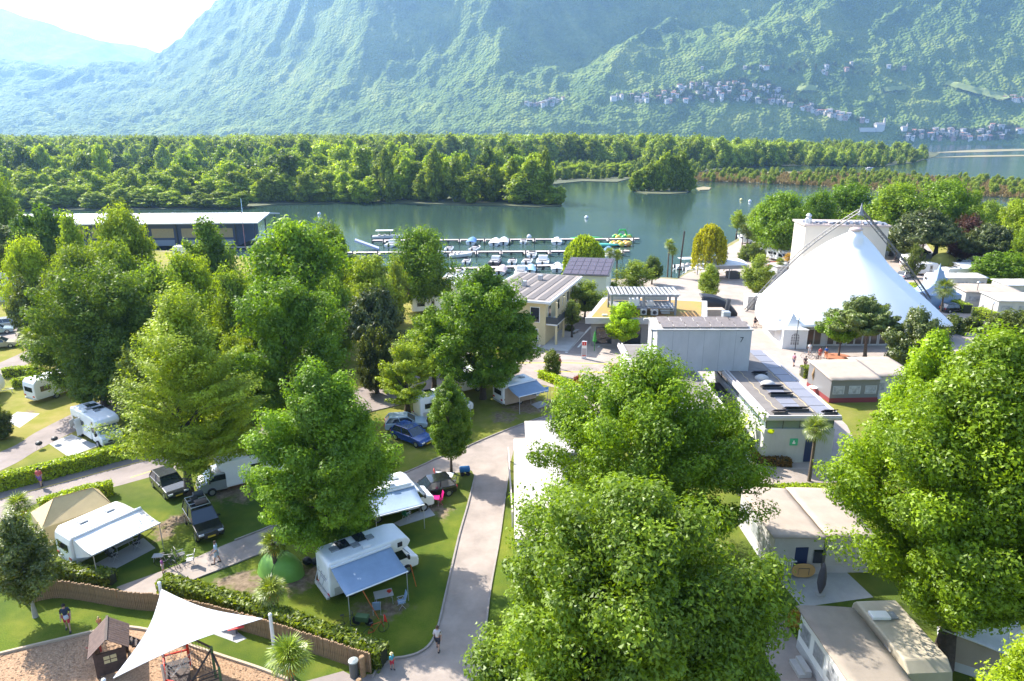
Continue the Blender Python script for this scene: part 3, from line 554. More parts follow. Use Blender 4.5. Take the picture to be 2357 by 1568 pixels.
mids = [  # px, base py, top py, width, tint, lib, base fraction, label
 (610, 735, 640, 0, None, '', 0, ''),
 (690, 800, 512, 240, FRESH, 'mid0', .15, 'broad tree standing before the near shore, left of the marina'),
 (770, 720, 512, 120, (.06, .12, .025), 'mid1', .15, 'dark leaning tree crown at the water left of the piers'),
 (972, 715, 528, 150, (.058, .125, .016), 'mid2', .15, 'dark green round tree standing in front of the piers'),
 (858, 760, 582, 140, (.115, .185, .040), 'mid3', .15, 'pale loose green tree left of the dark round tree at the piers'),
 (920, 745, 590, 60, (.11, .14, .06), 'thin', .15, 'brownish half bare tree beside the dark round tree at the piers'),
 (500, 735, 500, 118, (.060, .125, .035), 'egg', .12, 'upright green tree before the right half of the boathouse'),
 (318, 775, 482, 150, (.100, .165, .035), 'mid0', .15, 'yellowish green tree before the middle of the boathouse'),
 (303, 640, 462, 70, (.055, .10, .03), 'mid1', .3, 'round dark crown rising in front of the white boathouse roof'),
 (200, 740, 490, 85, (.105, .185, .035), 'egg', .15, 'upright light green tree left of the boathouse front'),
 (124, 690, 458, 134, (.035, .085, .020), 'ball', .2, 'dark green ball shaped tree left of the white boathouse roof'),
 (10, 640, 398, 130, (.080, .150, .025), 'mid2', .15, 'bright green tree at the left edge beyond the pines'),
 (108, 780, 538, 118, (.130, .215, .020), 'mid3', .15, 'yellow green shaggy tree behind the dark bush at left'),
 (455, 800, 580, 150, (.125, .205, .015), 'mid1', .15, 'bright yellow green tree in the middle of the left grove'),
 (300, 830, 560, 150, (.075, .135, .035), 'mid2', .15, 'green tree in the left grove behind the large dark tree'),
 (210, 830, 570, 140, (.070, .125, .040), 'mid0', .15, 'soft green tree in the left grove near the boathouse'),
 (395, 880, 600, 170, (.075, .145, .030), 'mid3', .15, 'green tree between the layered tree and the boathouse'),
 (560, 860, 620, 150, (.085, .155, .020), 'mid1', .15, 'fresh green tree left of the deep green broad tree'),
 (650, 800, 590, 150, (.085, .165, .020), 'mid0', .15, 'fresh green tree behind the deep green broad tree'),
 (780, 830, 640, 110, (.085, .165, .020), 'mid2', .15, 'green tree between the broad tree and the dark pine'),
 (115, 800, 618, 125, (.06, .078, .05), 'ball', .05, 'grey green bushy tree with rosy tips in the left grove'),
 (560, 1010, 760, 120, (.100, .155, .035), 'mid3', .1, 'light green tree between the layered tree and the broad tree'),
 (330, 1000, 800, 120, (.09, .11, .06), 'thin', .05, 'grey shrub showing between the two large left trees'),
 (30, 672, 516, 150, (.070, .095, .055), 'pine', .6, 'grey green umbrella pine at the left edge'),
 (868, 850, 665, 142, DARKO, 'pine', .42, 'dark umbrella pine between the broad tree and the car park'),
 (868, 905, 742, 82, DARKO, 'ball', .1, 'dark evergreen below the umbrella pine'),
 (-8, 1010, 930, 70, (.055, .075, .045), 'ball', .05, 'clipped grey green tree at the left edge beside the path'),
 (1790, 600, 445, 135, (.065, .140, .014), 'mid0', .2, 'green tree at the shore left of the concrete stage tower'),
 (1740, 570, 470, 60, (.080, .150, .018), 'mid2', .2, 'outermost small green tree on the shore left of the stage tower'),
 (1870, 580, 440, 90, (.050, .115, .014), 'mid1', .2, 'green tree just left behind the stage tower'),
 (1950, 570, 418, 140, (.050, .118, .012), 'mid3', .2, 'dark green tree behind the stage tower'),
 (2050, 590, 425, 150, (.080, .155, .020), 'mid0', .2, 'light green tree behind the stage tower, right side'),
 (2152, 590, 418, 150, (.060, .130, .014), 'mid2', .2, 'large green tree right of the stage tower at the shore'),
 (2225, 560, 440, 60, (.065, .130, .018), 'egg', .2, 'narrow tree at the shore right of the large green tree'),
 (2270, 570, 465, 80, (.080, .150, .030), 'mid1', .2, 'green shore tree left of the pale lime tree'),
 (2322, 610, 452, 110, (.125, .205, .030), 'mid3', .2, 'pale lime coloured tree near the right edge'),
 (2350, 640, 520, 70, (.090, .165, .020), 'mid0', .2, 'green tree at the right edge behind the caravans'),
 (2215, 610, 497, 90, PURPLE, 'mid1', .2, 'dark red leaved tree among the caravans on the right'),
 (2362, 640, 530, 46, PURPLE, 'mid2', .2, 'second red leaved tree, cut by the right edge'),
 (2115, 618, 482, 152, DARKO, 'pine', .48, 'big grey green umbrella pine right of the tent'),
 (2060, 600, 520, 90, (.045, .07, .03), 'pine', .3, 'dark pine hidden half behind the big umbrella pine'),
 (2262, 625, 515, 118, DARKO, 'pine', .42, 'lower umbrella pine right of the big one'),
 (2293, 660, 572, 106, (.050, .115, .006), 'ball', .12, 'compact round green tree among the caravans'),
 (1630, 688, 608, 54, (.130, .180, .060), 'egg', .1, 'small round pale green tree on the paved square, left one'),
 (1742, 682, 586, 66, (.125, .165, .060), 'egg', .08, 'small round pale green tree beside the tent edge'),
 (1462, 665, 598, 80, (.13, .175, .07), 'thin', .1, 'pale willowy bush on the shore by the palms'),
 (1500, 655, 590, 50, (.045, .085, .025), 'mid1', .25, 'small dark tree on the shore by the pale willowy bush'),
 (1346, 735, 645, 96, (.125, .165, .07), 'thin', .25, 'thin pale olive tree beside the yellow house'),
 (1316, 778, 690, 50, (.085, .110, .060), 'thin', .4, 'slender grey green tree in the parking court'),
 (1760, 590, 570, 34, SILVER, 'ball', .05, 'round silvery shrub beside the palm near the tent'),
 (1727, 600, 556, 54, (.09, .12, .07), 'ball', .03, 'greyish rounded bush left of the tent near the boats'),
 (1695, 545, 483, 42, (.14, .19, .05), 'thin', .35, 'tiny yellowish tree at the water left of the shore trees'),
 (2100, 640, 560, 40, (.05, .08, .03), 'thin', .1, 'small dark shrub at the right foot of the tent slope'),
 (2335, 800, 705, 120, (.062, .075, .035), 'ball', .05, 'dark olive pine bush at the right edge behind the bright trees'),
 (2238, 762, 722, 50, (.055, .085, .020), 'bush', 0, 'clipped dome shrub right of the tent'),
 (2190, 765, 716, 56, (.075, .085, .025), 'bush', 0, 'clipped dome shrub nearest the right tip of the tent'),
 (1271, 868, 800, 36, (.075, .10, .018), 'column', 0, 'tall clipped column shrub beside the road'),
 (1330, 885, 862, 40, (.11, .035, .03), 'bush', 0, 'small reddish shrub in the corner bed by the column shrub'),
 (1424, 862, 832, 46, (.09, .04, .035), 'bush', 0, 'reddish shrub at the left corner of the long grey building'),
 (1452, 842, 812, 50, (.05, .085, .02), 'bush', 0, 'dark green shrub at the left corner of the long grey building'),
 (1310, 762, 745, 24, (.04, .07, .02), 'bush', 0, 'low dark shrub in the parking court'),
 (1410, 690, 640, 34, (.06, .11, .02), 'bush', 0, 'green shrub below the palms by the pale house'),
 (2110, 700, 672, 30, (.10, .09, .04), 'bush', 0, 'small shrub between the truss foot and the caravans'),
]
k = 0
for (px, py, top, w, tint, lb, bf, lab) in mids:
    if not lb: continue
    nm = 'shrub' if lb in ('bush', 'column') else ('pine_tree' if lb == 'pine' else 'broadleaf_tree')
    if lb == 'ball' and bf <= .05: nm = 'shrub'
    T(lb, nm, px, py, top, w, lab, tint, base=bf, cat='shrub' if nm == 'shrub' else 'tree', rz=k * 1.7, bark=PINE_BARK if lb == 'pine' else None); k += 1
# ---------------------------------------------------------------- the wood beyond the water
def in_poly(x, y, poly):
    ins = False; j = len(poly) - 1
    for i in range(len(poly)):
        if (poly[i][1] > y) != (poly[j][1] > y) and x < (poly[j][0] - poly[i][0]) * (y - poly[i][1]) / (poly[j][1] - poly[i][1]) + poly[i][0]: ins = not ins
        j = i
    return ins
FT = trunk_mb(8, .22, [(1.2, 0, 6), (-1, .8, 7), (0, -1.3, 6.5)], 2, 4, n_l=3).mesh('trunk', BARK)
fr = random.Random(77); n_forest = 0
TINTS = [(.070, .130, .025), (.095, .180, .030), (.130, .215, .035), (.050, .095, .025), (.15, .240, .045), (.14, .20, .09), (.18, .245, .06)]
def forest_tree(x, y, h, r, v, tint, z=-.35, lab='green tree of the wood beyond the pond', grp='trees of the wood beyond the pond'):
    global n_forest; n_forest += 1
    tone = 'dark green' if tint[1] < .12 else ('olive green' if tint[0] > .72 * tint[1] else ('yellowish green' if tint[1] > .19 else 'fresh green'))
    size = 'low' if h < 9 else ('mid-height' if h < 16 else 'tall'); a = x / y; wh = 'far left' if a < -.6 else ('left' if a < -.35 else ('middle' if a < -.12 else 'right hand'))
    for w_ in ('light green ', 'green ', 'taller ', 'low '): lab = lab[len(w_):] if lab.startswith(w_) else lab
    lab = '%s %s %s%s' % (size, tone, lab, ', %s stretch' % wh if 'wood ' in lab or 'waterline' in lab else '')
    t = thing('forest_tree', lab, 'tree', (x, y, z), fr.uniform(0, 6.28), grp)
    c = link('crown', LIB['far%d' % v][0], t); c.location = (0, 0, h * .05); c.scale = (r / 5, r / 5, h * .95 / 13); c.color = (*tint, 1)
    if y < 340: q = link('trunk', FT, t); q.scale = (1, 1, h * .08)
front = []
def shore_row(a, b, n, tops, depth, tl, lab, grp, wid=(4, 7)):
    for i in range(n):
        t = (i + fr.uniform(-.3, .3)) / max(1, n - 1); px = a[0] + (b[0] - a[0]) * t; py = a[1] + (b[1] - a[1]) * t
        p = G(px, py - 2, -.35); y = p.y + fr.uniform(-1, depth); x = p.x * y / p.y
        zt = P(px, fr.uniform(*tops), y).z
        forest_tree(x, y, max(4, zt), fr.uniform(*wid), fr.randrange(4), fr.choice(tl), lab=lab, grp=grp)
BR = [(.135, .210, .030), (.160, .225, .045), (.11, .180, .03), (.13, .185, .055), (.085, .14, .03)]
shore_row((60, 474), (860, 468), 46, (395, 432), 14, BR, 'light green tree in the front row at the waterline', 'front row of the wood at the waterline')
shore_row((-60, 470), (880, 460), 36, (385, 410), 34, BR, 'light green tree in the front row at the waterline', 'front row of the wood at the waterline')
shore_row((-80, 484), (560, 479), 40, (428, 458), 10, BR, 'light green tree in the front row at the waterline', 'front row of the wood at the waterline')
shore_row((880, 465), (1235, 472), 20, (360, 408), 25, BR, 'light green tree on the wooded spit', 'trees on the wooded spit')
for px, top in ((1255, 352), (1240, 398), (1180, 372), (1135, 385), (1050, 370), (1000, 352), (890, 352)): 
    p = G(px, 466, -.35); forest_tree(p.x, p.y + 3, P(px, top, p.y).z, 4.5, 1, (.085, .140, .022), lab='taller tree on the wooded spit', grp='trees on the wooded spit')
shore_row((1230, 474), (1285, 473), 6, (428, 450), 6, TINTS, 'low bush at the tip of the wooded spit', 'trees on the wooded spit', (2.5, 4))
shore_row((1290, 414), (1440, 409), 14, (372, 395), 40, BR, 'tree on the low shore behind the wooded spit', 'trees on the low shore behind the spit')
for px, top, w in ((1478, 388, 4), (1495, 380, 4.5), (1512, 372, 4), (1530, 358, 4.5), (1548, 362, 4), (1565, 352, 4.5), (1575, 375, 3.5), (1460, 396, 3), (1588, 392, 3)):
    p = G(px, 439, -.35); forest_tree(p.x, p.y, P(px, top, p.y).z, w, fr.randrange(3), fr.choice([(.10, .17, .025), (.075, .13, .025), (.12, .18, .04)]), lab='tree on the little island', grp='trees on the little island')
fpoly = upoly(FOREST_POLY, -.35)
cnt = 0
while n_forest < 298 and cnt < 5000:
    cnt += 1; px = fr.uniform(-60, 1250); D = fr.uniform(315, 560); x = P(px, 400, D).x
    if not in_poly(x, D, fpoly): continue
    if px > 850 and D > 430: continue
    hh = fr.choice((fr.uniform(11, 17), fr.uniform(17, 22))) if D < 420 else fr.choice((fr.uniform(15, 20), fr.uniform(19, 27)))
    forest_tree(x, D, hh, fr.uniform(5, 8.5), fr.randrange(4), fr.choice(TINTS))
def scatter(name, pts, scales, src, tint, squash=1.0):
    """Far woods and scrub: one object of points that carries small crowns through geometry nodes."""
    if tint[1] > tint[0]: tint = (min(tint[0], .6 * tint[1]), tint[1], tint[2])
    P_ = np.array(pts, np.float32); me = bpy.data.meshes.new(name); me.vertices.add(len(P_)); me.vertices.foreach_set('co', P_.ravel())
    a = me.attributes.new('sc', 'FLOAT', 'POINT'); a.data.foreach_set('value', np.array(scales, np.float32))
    a = me.attributes.new('ro', 'FLOAT', 'POINT'); a.data.foreach_set('value', np.random.default_rng(len(P_)).random(len(P_)).astype(np.float32) * 6.28)
    o = link(name, me); o['kind'] = 'stuff'; o.color = (*tint, 1)
    g = bpy.data.node_groups.new(name, 'GeometryNodeTree'); g.interface.new_socket('Geometry', in_out='INPUT', socket_type='NodeSocketGeometry'); g.interface.new_socket('Geometry', in_out='OUTPUT', socket_type='NodeSocketGeometry')
    N = g.nodes; L = g.links; gi = N.new('NodeGroupInput'); go = N.new('NodeGroupOutput')
    mp = N.new('GeometryNodeMeshToPoints'); L.new(gi.outputs[0], mp.inputs[0]); ip = N.new('GeometryNodeInstanceOnPoints'); L.new(mp.outputs[0], ip.inputs['Points'])
    so = bpy.data.objects[src]; ob = N.new('GeometryNodeObjectInfo'); ob.inputs['Object'].default_value = so; L.new(ob.outputs['Geometry'], ip.inputs['Instance'])
    na = N.new('GeometryNodeInputNamedAttribute'); na.data_type = 'FLOAT'; na.inputs['Name'].default_value = 'sc'
    nr = N.new('GeometryNodeInputNamedAttribute'); nr.data_type = 'FLOAT'; nr.inputs['Name'].default_value = 'ro'
    cx = N.new('ShaderNodeCombineXYZ'); L.new(nr.outputs[0], cx.inputs[2]); L.new(cx.outputs[0], ip.inputs['Rotation'])
    cs = N.new('ShaderNodeCombineXYZ'); ml = N.new('ShaderNodeMath'); ml.operation = 'MULTIPLY'; ml.inputs[1].default_value = squash; L.new(na.outputs[0], ml.inputs[0])
    L.new(na.outputs[0], cs.inputs[0]); L.new(na.outputs[0], cs.inputs[1]); L.new(ml.outputs[0], cs.inputs[2]); L.new(cs.outputs[0], ip.inputs['Scale'])
    L.new(ip.outputs[0], go.inputs[0]); md = o.modifiers.new('scatter', 'NODES'); md.node_group = g
    return o
SRC = []
for i in range(3):                                             # sources for the scattering: three real trees of the wood's far edge
    p = P(300 + 330 * i, 400, 575 + 10 * i)
    o = link('woodland_tree', LIB['far%d' % i][0]); o.location = (p.x, p.y, -.35); o.color = (.08, .12, .03, 1)
    tag(o, 'tree at the back edge of the wood, in its %s third' % ['left', 'middle', 'right'][i], 'tree'); SRC.append(o.name)
def fill(n, pxr, Dr, hr, cond=None, z=-.35, sz=13.0, jitter=True):
    pts, sc = [], []
    for _ in range(n):
        px = fr.uniform(*pxr); D = Dr[0] * (Dr[1] / Dr[0]) ** fr.random(); x = P(px, 400, D).x
        if not in_poly(x, D, fpoly) and D < 1150: continue
        if cond and not cond(px, D): continue
        pts.append((x, D, z)); sc.append(fr.uniform(*hr) / sz)
    return pts, sc
for i, tint in enumerate([(.075, .125, .035), (.115, .175, .045), (.14, .195, .085)]):
    p1, s1 = fill(320, (-250, 900), (540, 900), (17, 25)); scatter('woodland', p1, s1, SRC[i], tint)
    p2, s2 = fill(700, (540, 2130), (640, 1100), (13, 27)); s2 = [v * (1 - .62 * max(0, min(1, ((x_[0] / x_[1]) - .22) / .38)) * (1 if i2 % 5 else .5)) for i2, (v, x_) in enumerate(zip(s2, p2))]; scatter('woodland', p2, s2, SRC[i], tuple(c * 1.1 for c in tint))
    p3, s3 = fill(1100, (-300, 1500), (1000, 2300), (14, 26)); scatter('woodland', p3, s3, SRC[i], tint)
    p4, s4 = fill(330, (1100, 2140), (470, 760), (2.5, 8), lambda px, D: px > 1250); scatter('scrub', p4, s4, SRC[i], (.15, .165, .06))
rp = upoly(REEDS_POLY, -.35); pts = []; sc = []
for _ in range(16000):
    px = fr.uniform(1550, 2500); D = fr.uniform(290, 540); x = P(px, 400, D).x
    if in_poly(x, D, rp): pts.append((x, D, -.4)); sc.append(fr.uniform(.05, .11))
if pts: scatter('reeds', pts, sc, SRC[2], (.150, .142, .25), 1.6)
pts = [q for q in pts if fr.random() < .05]; scatter('scrub', pts, [fr.uniform(.2, .42) for _ in pts], SRC[0], (.10, .16, .05))
# ================================================================ BUILDINGS
def XY(px, py, z=0.0): q = G(px, py, z); return (q.x, q.y)
def frame_from(A, B):                                          # local frame: origin A, x axis to B
    d = Vector((B[0] - A[0], B[1] - A[1])); return math.atan2(d.y, d.x), d.length
SOLAR = mat('solar_panel', (0.055, 0.045, 0.06), 0.22, spec=0.6, var=.3, scale=2)
LIGHTCONC = mat('pale_concrete_wall', (0.46, 0.455, 0.45), 0.85, var=0.10, scale=0.8, bump=.15, stretch=(1, 1, .4))
YWALL = mat('cream_yellow_render', (0.62, 0.52, 0.30), 0.85, var=0.05, scale=1)
GWALL = mat('pale_green_render', (0.50, 0.56, 0.44), 0.85, var=0.05, scale=1)
DGREY = mat('dark_grey_paint', (0.05, 0.055, 0.06), 0.6)
MGREY = mat('mid_grey_steel', (0.22, 0.225, 0.235), 0.55, var=.08)
DBLUE = mat('dark_blue_paint', (0.015, 0.03, 0.09), 0.5)
TEAL = mat('greenish_glass', (0.16, 0.21, 0.22), 0.08, spec=0.8)
SEDUM = mat('sedum_roof', (0.20, 0.22, 0.04), 0.95, color2=(0.42, 0.19, 0.075), scale=0.35)
MEMBRANE = mat('tent_membrane', (0.80, 0.80, 0.80), 0.55, var=0.02, scale=.5)
STAGE = mat('cream_concrete', (0.52, 0.46, 0.38), 0.85, var=.05, scale=.3)
# ---- long sanitary block: two wings and the high concrete box across them
bl = thing('sanitary_block', 'long pale grey flat roofed block with two wings and a high concrete box on top', 'building', (0, 0, 0))
def wing(x0, x1, y0, y1, h, side_glass):
    MB().span(x0 + .35, x1 - .35, y0 + .35, y1 - .35, 0, h - 1.25).build('wall', LIGHTCONC, bl)
    w = MB().span(x0 + .5, x1 - .5, y0 + .5, y1 - .5, h - 1.25, h - .3).build('glass_band', TEAL, bl)
    m = MB()
    for i in range(int((y1 - y0) / 1.9) + 1): m.box(x0 + .49, y0 + .5 + i * 1.9, h - .78, .06, .06, .95); m.box(x1 - .49, y0 + .5 + i * 1.9, h - .78, .06, .06, .95)
    for i in range(5): m.box(x0 + .5 + i * (x1 - x0 - 1) / 4, y0 + .49, h - .78, .06, .06, .95)
    m.build('window_bars', DGREY, bl)
    MB().span(x0, x1, y0, y1, h - .3, h - .02).build('roof_slab', mat('edge_metal', (.50, .46, .44), .5, var=.05), bl, bevel=.04)
    MB().span(x0 + .55, x1 - .3, y0 + .45, y1 - .3, h - .02, h + .02).build('roof', ROOF_BIT, bl)
    e = MB()
    for xx in (x0 + .05, x0 + .42): e.span(xx, xx + .16, y0 + .05, y1, h - .02, h + .16)
    e.span(x1 - .22, x1 - .06, y0 + .05, y1, h - .02, h + .12); e.span(x0 + .6, x1 - .25, y0 + .08, y0 + .24, h - .02, h + .12); e.build('parapet', mat('edge_metal', (.5, .46, .44), .5), bl)
wing(21.9, 28.8, 55.0, 74.0, 4.5, 1)
wing(12.4, 19.3, 56.5, 76.8, 4.5, 1)
for y in np.arange(57.2, 66.5, 1.55):                          # domed skylights with tilted dark collector panels
    if 59.5 < y < 60.5: continue
for i, y in enumerate((63.2, 64.9)): MB().ball((25.2, y, 4.55), .72, 12, 6, (1.0, .8, .55)).build('skylight', OFFWHITE, bl, smooth=True)
for i, (x, y, L) in enumerate([(25.4, 66.2, 1.4), (25.2, 62.2, 2.0), (25.3, 60.2, 2.1), (25.3, 56.6, 2.1), (23.6, 55.9, 1.2), (28, 55.9, 1.2)]):
    MB().box(x, y, 4.78, L, .8, .06, 0, R(-32)).build('collector_panel', SOLAR, bl); MB().box(x, y - .35, 4.64, L, .06, .3).build('panel_stand', DGREY, bl)
for i in range(6): MB().box(25.3, 57.4 + i * 1.35, 4.535, 1.5, 1.25, .03).build('roof_panel', mat('bluish_grey_panel', (.20, .20, .23), .5), bl)
for i in range(9): MB().box(27.7, 56.6 + i * 2.1, 4.535, 1.5, 2.0, .03).build('roof_panel', mat('bluish_grey_panel', (.20, .20, .23), .5), bl)
c = MB()
for i in range(7): c.tube([(23.6, 56 + i * 1.6, 4.53), (23.75, 56.8 + i * 1.6, 4.53), (23.6, 57.6 + i * 1.6, 4.53)], .03, 5)
for i in range(7): c.tube([(26.7, 56 + i * 1.6, 4.53), (26.8, 56.8 + i * 1.6, 4.53), (26.7, 57.6 + i * 1.6, 4.53)], .03, 5)
c.build('roof_cable', mat('pale_cable', (.45, .35, .2), .8), bl)
for i in range(7): MB().box(15.3, 58 + i * 2.6, 4.535, 1.7, 2.4, .03).build('roof_panel', mat('bluish_grey_panel', (.20, .20, .23), .5), bl)
MB().span(26.0, 26.9, 55.30, 55.38, .1, 2.3).build('door', DBLUE, bl)
MB().span(24.6, 25.3, 55.28, 55.34, 1.7, 2.35).build('sign_panel', mat('green_sign', (.05, .42, .22), .5), bl)
MB().span(24.82, 25.08, 55.26, 55.279, 1.86, 2.0).span(24.88, 25.0, 55.26, 55.279, 2.0, 2.18).build('sign_symbol', WHITE, bl)
for y in (58, 61, 64): MB().span(22.20, 22.24, y, y + 1.0, .2, 2.2).build('door', mat('grey_door', (.3, .33, .33), .5), bl)
# high box
bx0, bx1, by0, by1, bz = 14.9, 24.6, 67.2, 71.8, 8.9
MB().span(bx0, bx1, by0, by1, 4.48, bz).build('upper_box', LIGHTCONC, bl, bevel=.04)
MB().span(bx0 - .10, bx1 + .1, by0 - .10, by1 + .1, bz, bz + .14).build('upper_roof', CONC, bl)
e = MB(); e.span(bx0 - .6, bx0 - .45, by0 - .1, by0 + .25, 4.5, bz + .14).span(bx0 - .6, bx0 - .1, by0 - .1, by0 + .3, bz - .1, bz + .13).span(bx0 - .6, bx0 - .1, by1 - .3, by1, bz - .1, bz + .13); e.build('side_frame', CONC, bl)
for r_ in range(2):
    for i in range(7):
        MB().box(bx0 + 1.1 + i * 1.28, by0 + .9 + r_ * 1.9, bz + .42, 1.2, 1.3, .05, 0, R(13)).build('solar_panel', mat('taupe_collector', (.20,.165,.145), .5, var=.2), bl)
        MB().box(bx0 + 1.1 + i * 1.28, by0 + .5 + r_ * 1.9, bz + .24, 1.0, .05, .2).build('panel_stand', ALU, bl)
MB().box(bx1 - 1.6, by1 - .7, bz + .6, .8, .8, .9).build('roof_vent', ALU, bl, bevel=.05)
m = MB()
for i in range(5): m.box(bx0 + (i + 1) * (bx1 - bx0) / 6, by0 - .003, 6.7, .025, .012, 4.2)
m.build('panel_joint', MGREY, bl)
def text(body, size, loc, rot, m, parent, name='lettering', ext=.004):
    cu = bpy.data.curves.new(name, 'FONT'); cu.body = body; cu.size = size; cu.extrude = ext; cu.align_x = 'CENTER'; cu.align_y = 'CENTER'
    tmp = bpy.data.objects.new(name, cu); COL.objects.link(tmp); bpy.context.view_layer.update()
    me = bpy.data.meshes.new_from_object(tmp.evaluated_get(bpy.context.evaluated_depsgraph_get())); bpy.data.objects.remove(tmp); bpy.data.curves.remove(cu)
    me.materials.clear(); me.materials.append(m)
    o = link(name, me); o.location = loc; o.rotation_euler = rot
    if parent: o.parent = parent
    return o
text('7', .8, (bx1 - 1.0, by0 - .02, 7.9), (R(90), 0, 0), DGREY, bl, 'number')
# glazed dark link between the wings
MB().span(19.7, 21.6, 62.5, 66.8, .0, 3.4).build('link_wall', GLASS, bl)
# ---- yellow two storey house
A = Vector((*XY(1207, 700, 6.6), 0)); rz = R(70)
yb = thing('yellow_house', 'cream yellow two storey house with balcony and grey striped flat roof', 'house', (4.6, 91.0, 0), R(71))
Lx, Wy = 17.5, 9.5                                              # local: x away along the long side, y to the left
MB().span(0, Lx, 0, Wy, 0, 6.1).build('wall', YWALL, yb)
MB().span(-.9, Lx + .5, -.9, Wy + .5, 6.1, 6.45).build('roof_slab', mat('white_soffit', (.68, .67, .66), .6), yb, bevel=.03)
MB().span(-.6, Lx + .2, -.6, Wy + .2, 6.45, 6.5).build('roof', mat('taupe_felt', (.25, .215, .19), .9, var=.15), yb)
for i in range(6): MB().span(-.2, Lx - .2, .1 + i * 1.6, 1.1 + i * 1.6, 6.51, 6.56).build('roof_strip', mat('dark_felt_strip', (.12, .105, .10), .8, var=.15), yb)
for i, x in enumerate((3.5, 7.5, 12.5)): MB().box(x, 6.5 - i, 6.95, .8, .6, .75).build('roof_vent', ALU, yb)
def win(parent, x0, x1, y, z0, z1, face, m=GLASS, fr=None, d=.05):
    """A window on a wall whose plane is y=const (face -1 towards -y) or x=const when face is 'x'."""
    if face == 'x': f = MB().span(y - d, y + .02, x0, x1, z0, z1); p = MB().span(y - d - .012, y - d, x0 + .08, x1 - .08, z0 + .08, z1 - .08)
    elif face == 'X': f = MB().span(y - .02, y + d, x0, x1, z0, z1); p = MB().span(y + d, y + d + .012, x0 + .08, x1 - .08, z0 + .08, z1 - .08)
    elif face < 0: f = MB().span(x0, x1, y - d, y + .02, z0, z1); p = MB().span(x0 + .08, x1 - .08, y - d - .012, y - d, z0 + .08, z1 - .08)
    else: f = MB().span(x0, x1, y - .02, y + d, z0, z1); p = MB().span(x0 + .08, x1 - .08, y + d, y + d + .012, z0 + .08, z1 - .08)
    w = f.build('window', fr or WHITE, parent); p.build('pane', m, w); return w
for x in (6.2, 9.0, 11.6, 14.2): win(yb, x, x + 1.0, 0, 3.6, 5.2, -1)
for x in (6.0, 12.0, 14.5): win(yb, x, x + 1.1, 0, .6, 2.4, -1)
MB().span(9.0, 10.0, -.06, 0, 0, 2.3).build('door', DGREY, yb)
win(yb, .8, 2.2, 0, 3.2, 5.4, 'x'); win(yb, 5.5, 7.5, 0, 3.4, 5.2, 'x'); win(yb, 1.0, 3.0, 0, .4, 2.3, 'x')
MB().span(.3, 4.6, -1.6, -.01, 2.85, 3.05).build('balcony_floor', WHITE, yb)
b = MB().span(.3, 4.6, -1.62, -1.56, 3.05, 4.0)
b.span(.28, .34, -1.56, -.01, 3.05, 4.0); b.build('balcony_railing', mat('dark_railing', (.06, .07, .08), .5), yb)
for x in (.5, 4.4): MB().box(x, -1.45, 1.4, .28, .28, 2.9).build('column', YWALL, yb); MB().box(x, -1.45, 4.6, .24, .24, 3.0).build('column', YWALL, yb)
win(yb, 1.2, 2.6, 0, 3.1, 5.3, -1)
for i, x in enumerate((1.0, 2.0, 3.0)): MB().lathe([(.12, 0), (.2, .3), (.22, .7), (.05, .8)], 8, (x, -1.3, 3.05)).build('balcony_plant', mat('pot_plant', (.05, .09, .03), .9), yb)
MB().span(-2.0, 8.0, -3.8, -.02, 0, .12).build('terrace', CONC, yb)
# ---- pale green shed house with solar roof
gb = thing('pale_green_house', 'small pale green house with a roof full of solar panels', 'house', (8.9, 113.6, 0), R(-10))
MB().prism([(0, 0), (7, 0), (7.6, 7), (0.6, 7)], 0, 5.6).build('wall', GWALL, gb)
MB().add([(-.4, -.5, 5.7), (7.5, -.5, 5.7), (8.2, 7.4, 7.3), (.3, 7.4, 7.3), (-.4, -.5, 5.55), (7.5, -.5, 5.55), (8.2, 7.4, 7.15), (.3, 7.4, 7.15)], [(0, 1, 2, 3), (7, 6, 5, 4), (0, 4, 5, 1), (1, 5, 6, 2), (2, 6, 7, 3), (3, 7, 4, 0)]).build('roof', DGREY, gb)
for i in range(4):
    for j in range(6):
        x0, y0 = -.15 + j * 1.24, -.3 + i * 1.85
        f = lambda x, y: (x + .09 * y, y, 5.73 + (y + .5) * .2025 + .03)
        m = MB().add([f(x0, y0), f(x0 + 1.16, y0), f(x0 + 1.16, y0 + 1.75), f(x0, y0 + 1.75)], [(0, 1, 2, 3)]); m.build('solar_panel', mat('plum_solar', (.085, .055, .06), .25, var=.2, spec=.6), gb)
MB().tube([(2.6, -.05, 1.8), (3.2, -.05, 2.6), (4, -.05, 2.9), (4.8, -.05, 2.6), (5.4, -.05, 1.8)], .2, 8).span(2.5, 5.5, -.1, 0, 0, 1.9).build('arched_door', DGREY, gb)
# ---- low building with a planted roof and an open plant pavilion on top
lb = thing('reception_building', 'low grey building with a green and orange sedum roof and steel pavilion', 'building', (10.6, 90.5, 0), R(-2))
MB().prism([(0.3, 0.3), (15.4, 0.3), (17.8, 10.5), (3.8, 13.5)], 0, 3.4).build('wall', mat('warm_grey_wall', (.26, .24, .22), .85, var=.08), lb)
MB().prism([(-.6, -.6), (15.9, -.6), (18.6, 10.9), (3.4, 14.2)], 3.4, 4.05).build('roof_slab', CONC, lb, bevel=.03)
MB().prism([(.2, .1), (15.2, .1), (17.6, 10.2), (4.0, 13.2)], 4.05, 4.09).build('sedum_bed', SEDUM, lb)
e = MB().span(-.6, 15.9, -.6, -.3, 4.05, 4.25); e.build('parapet', CONC, lb)
for x in (1, 5, 9): win(lb, x, x + 2.2, .3, .3, 2.7, -1, fr=DGREY)
MB().box(2.2, 1.2, 4.2, .7, .35, .2).build('skylight', WHITE, lb)
px0, px1, py0, py1 = 3.2, 12.0, 1.9, 6.2
m = MB()
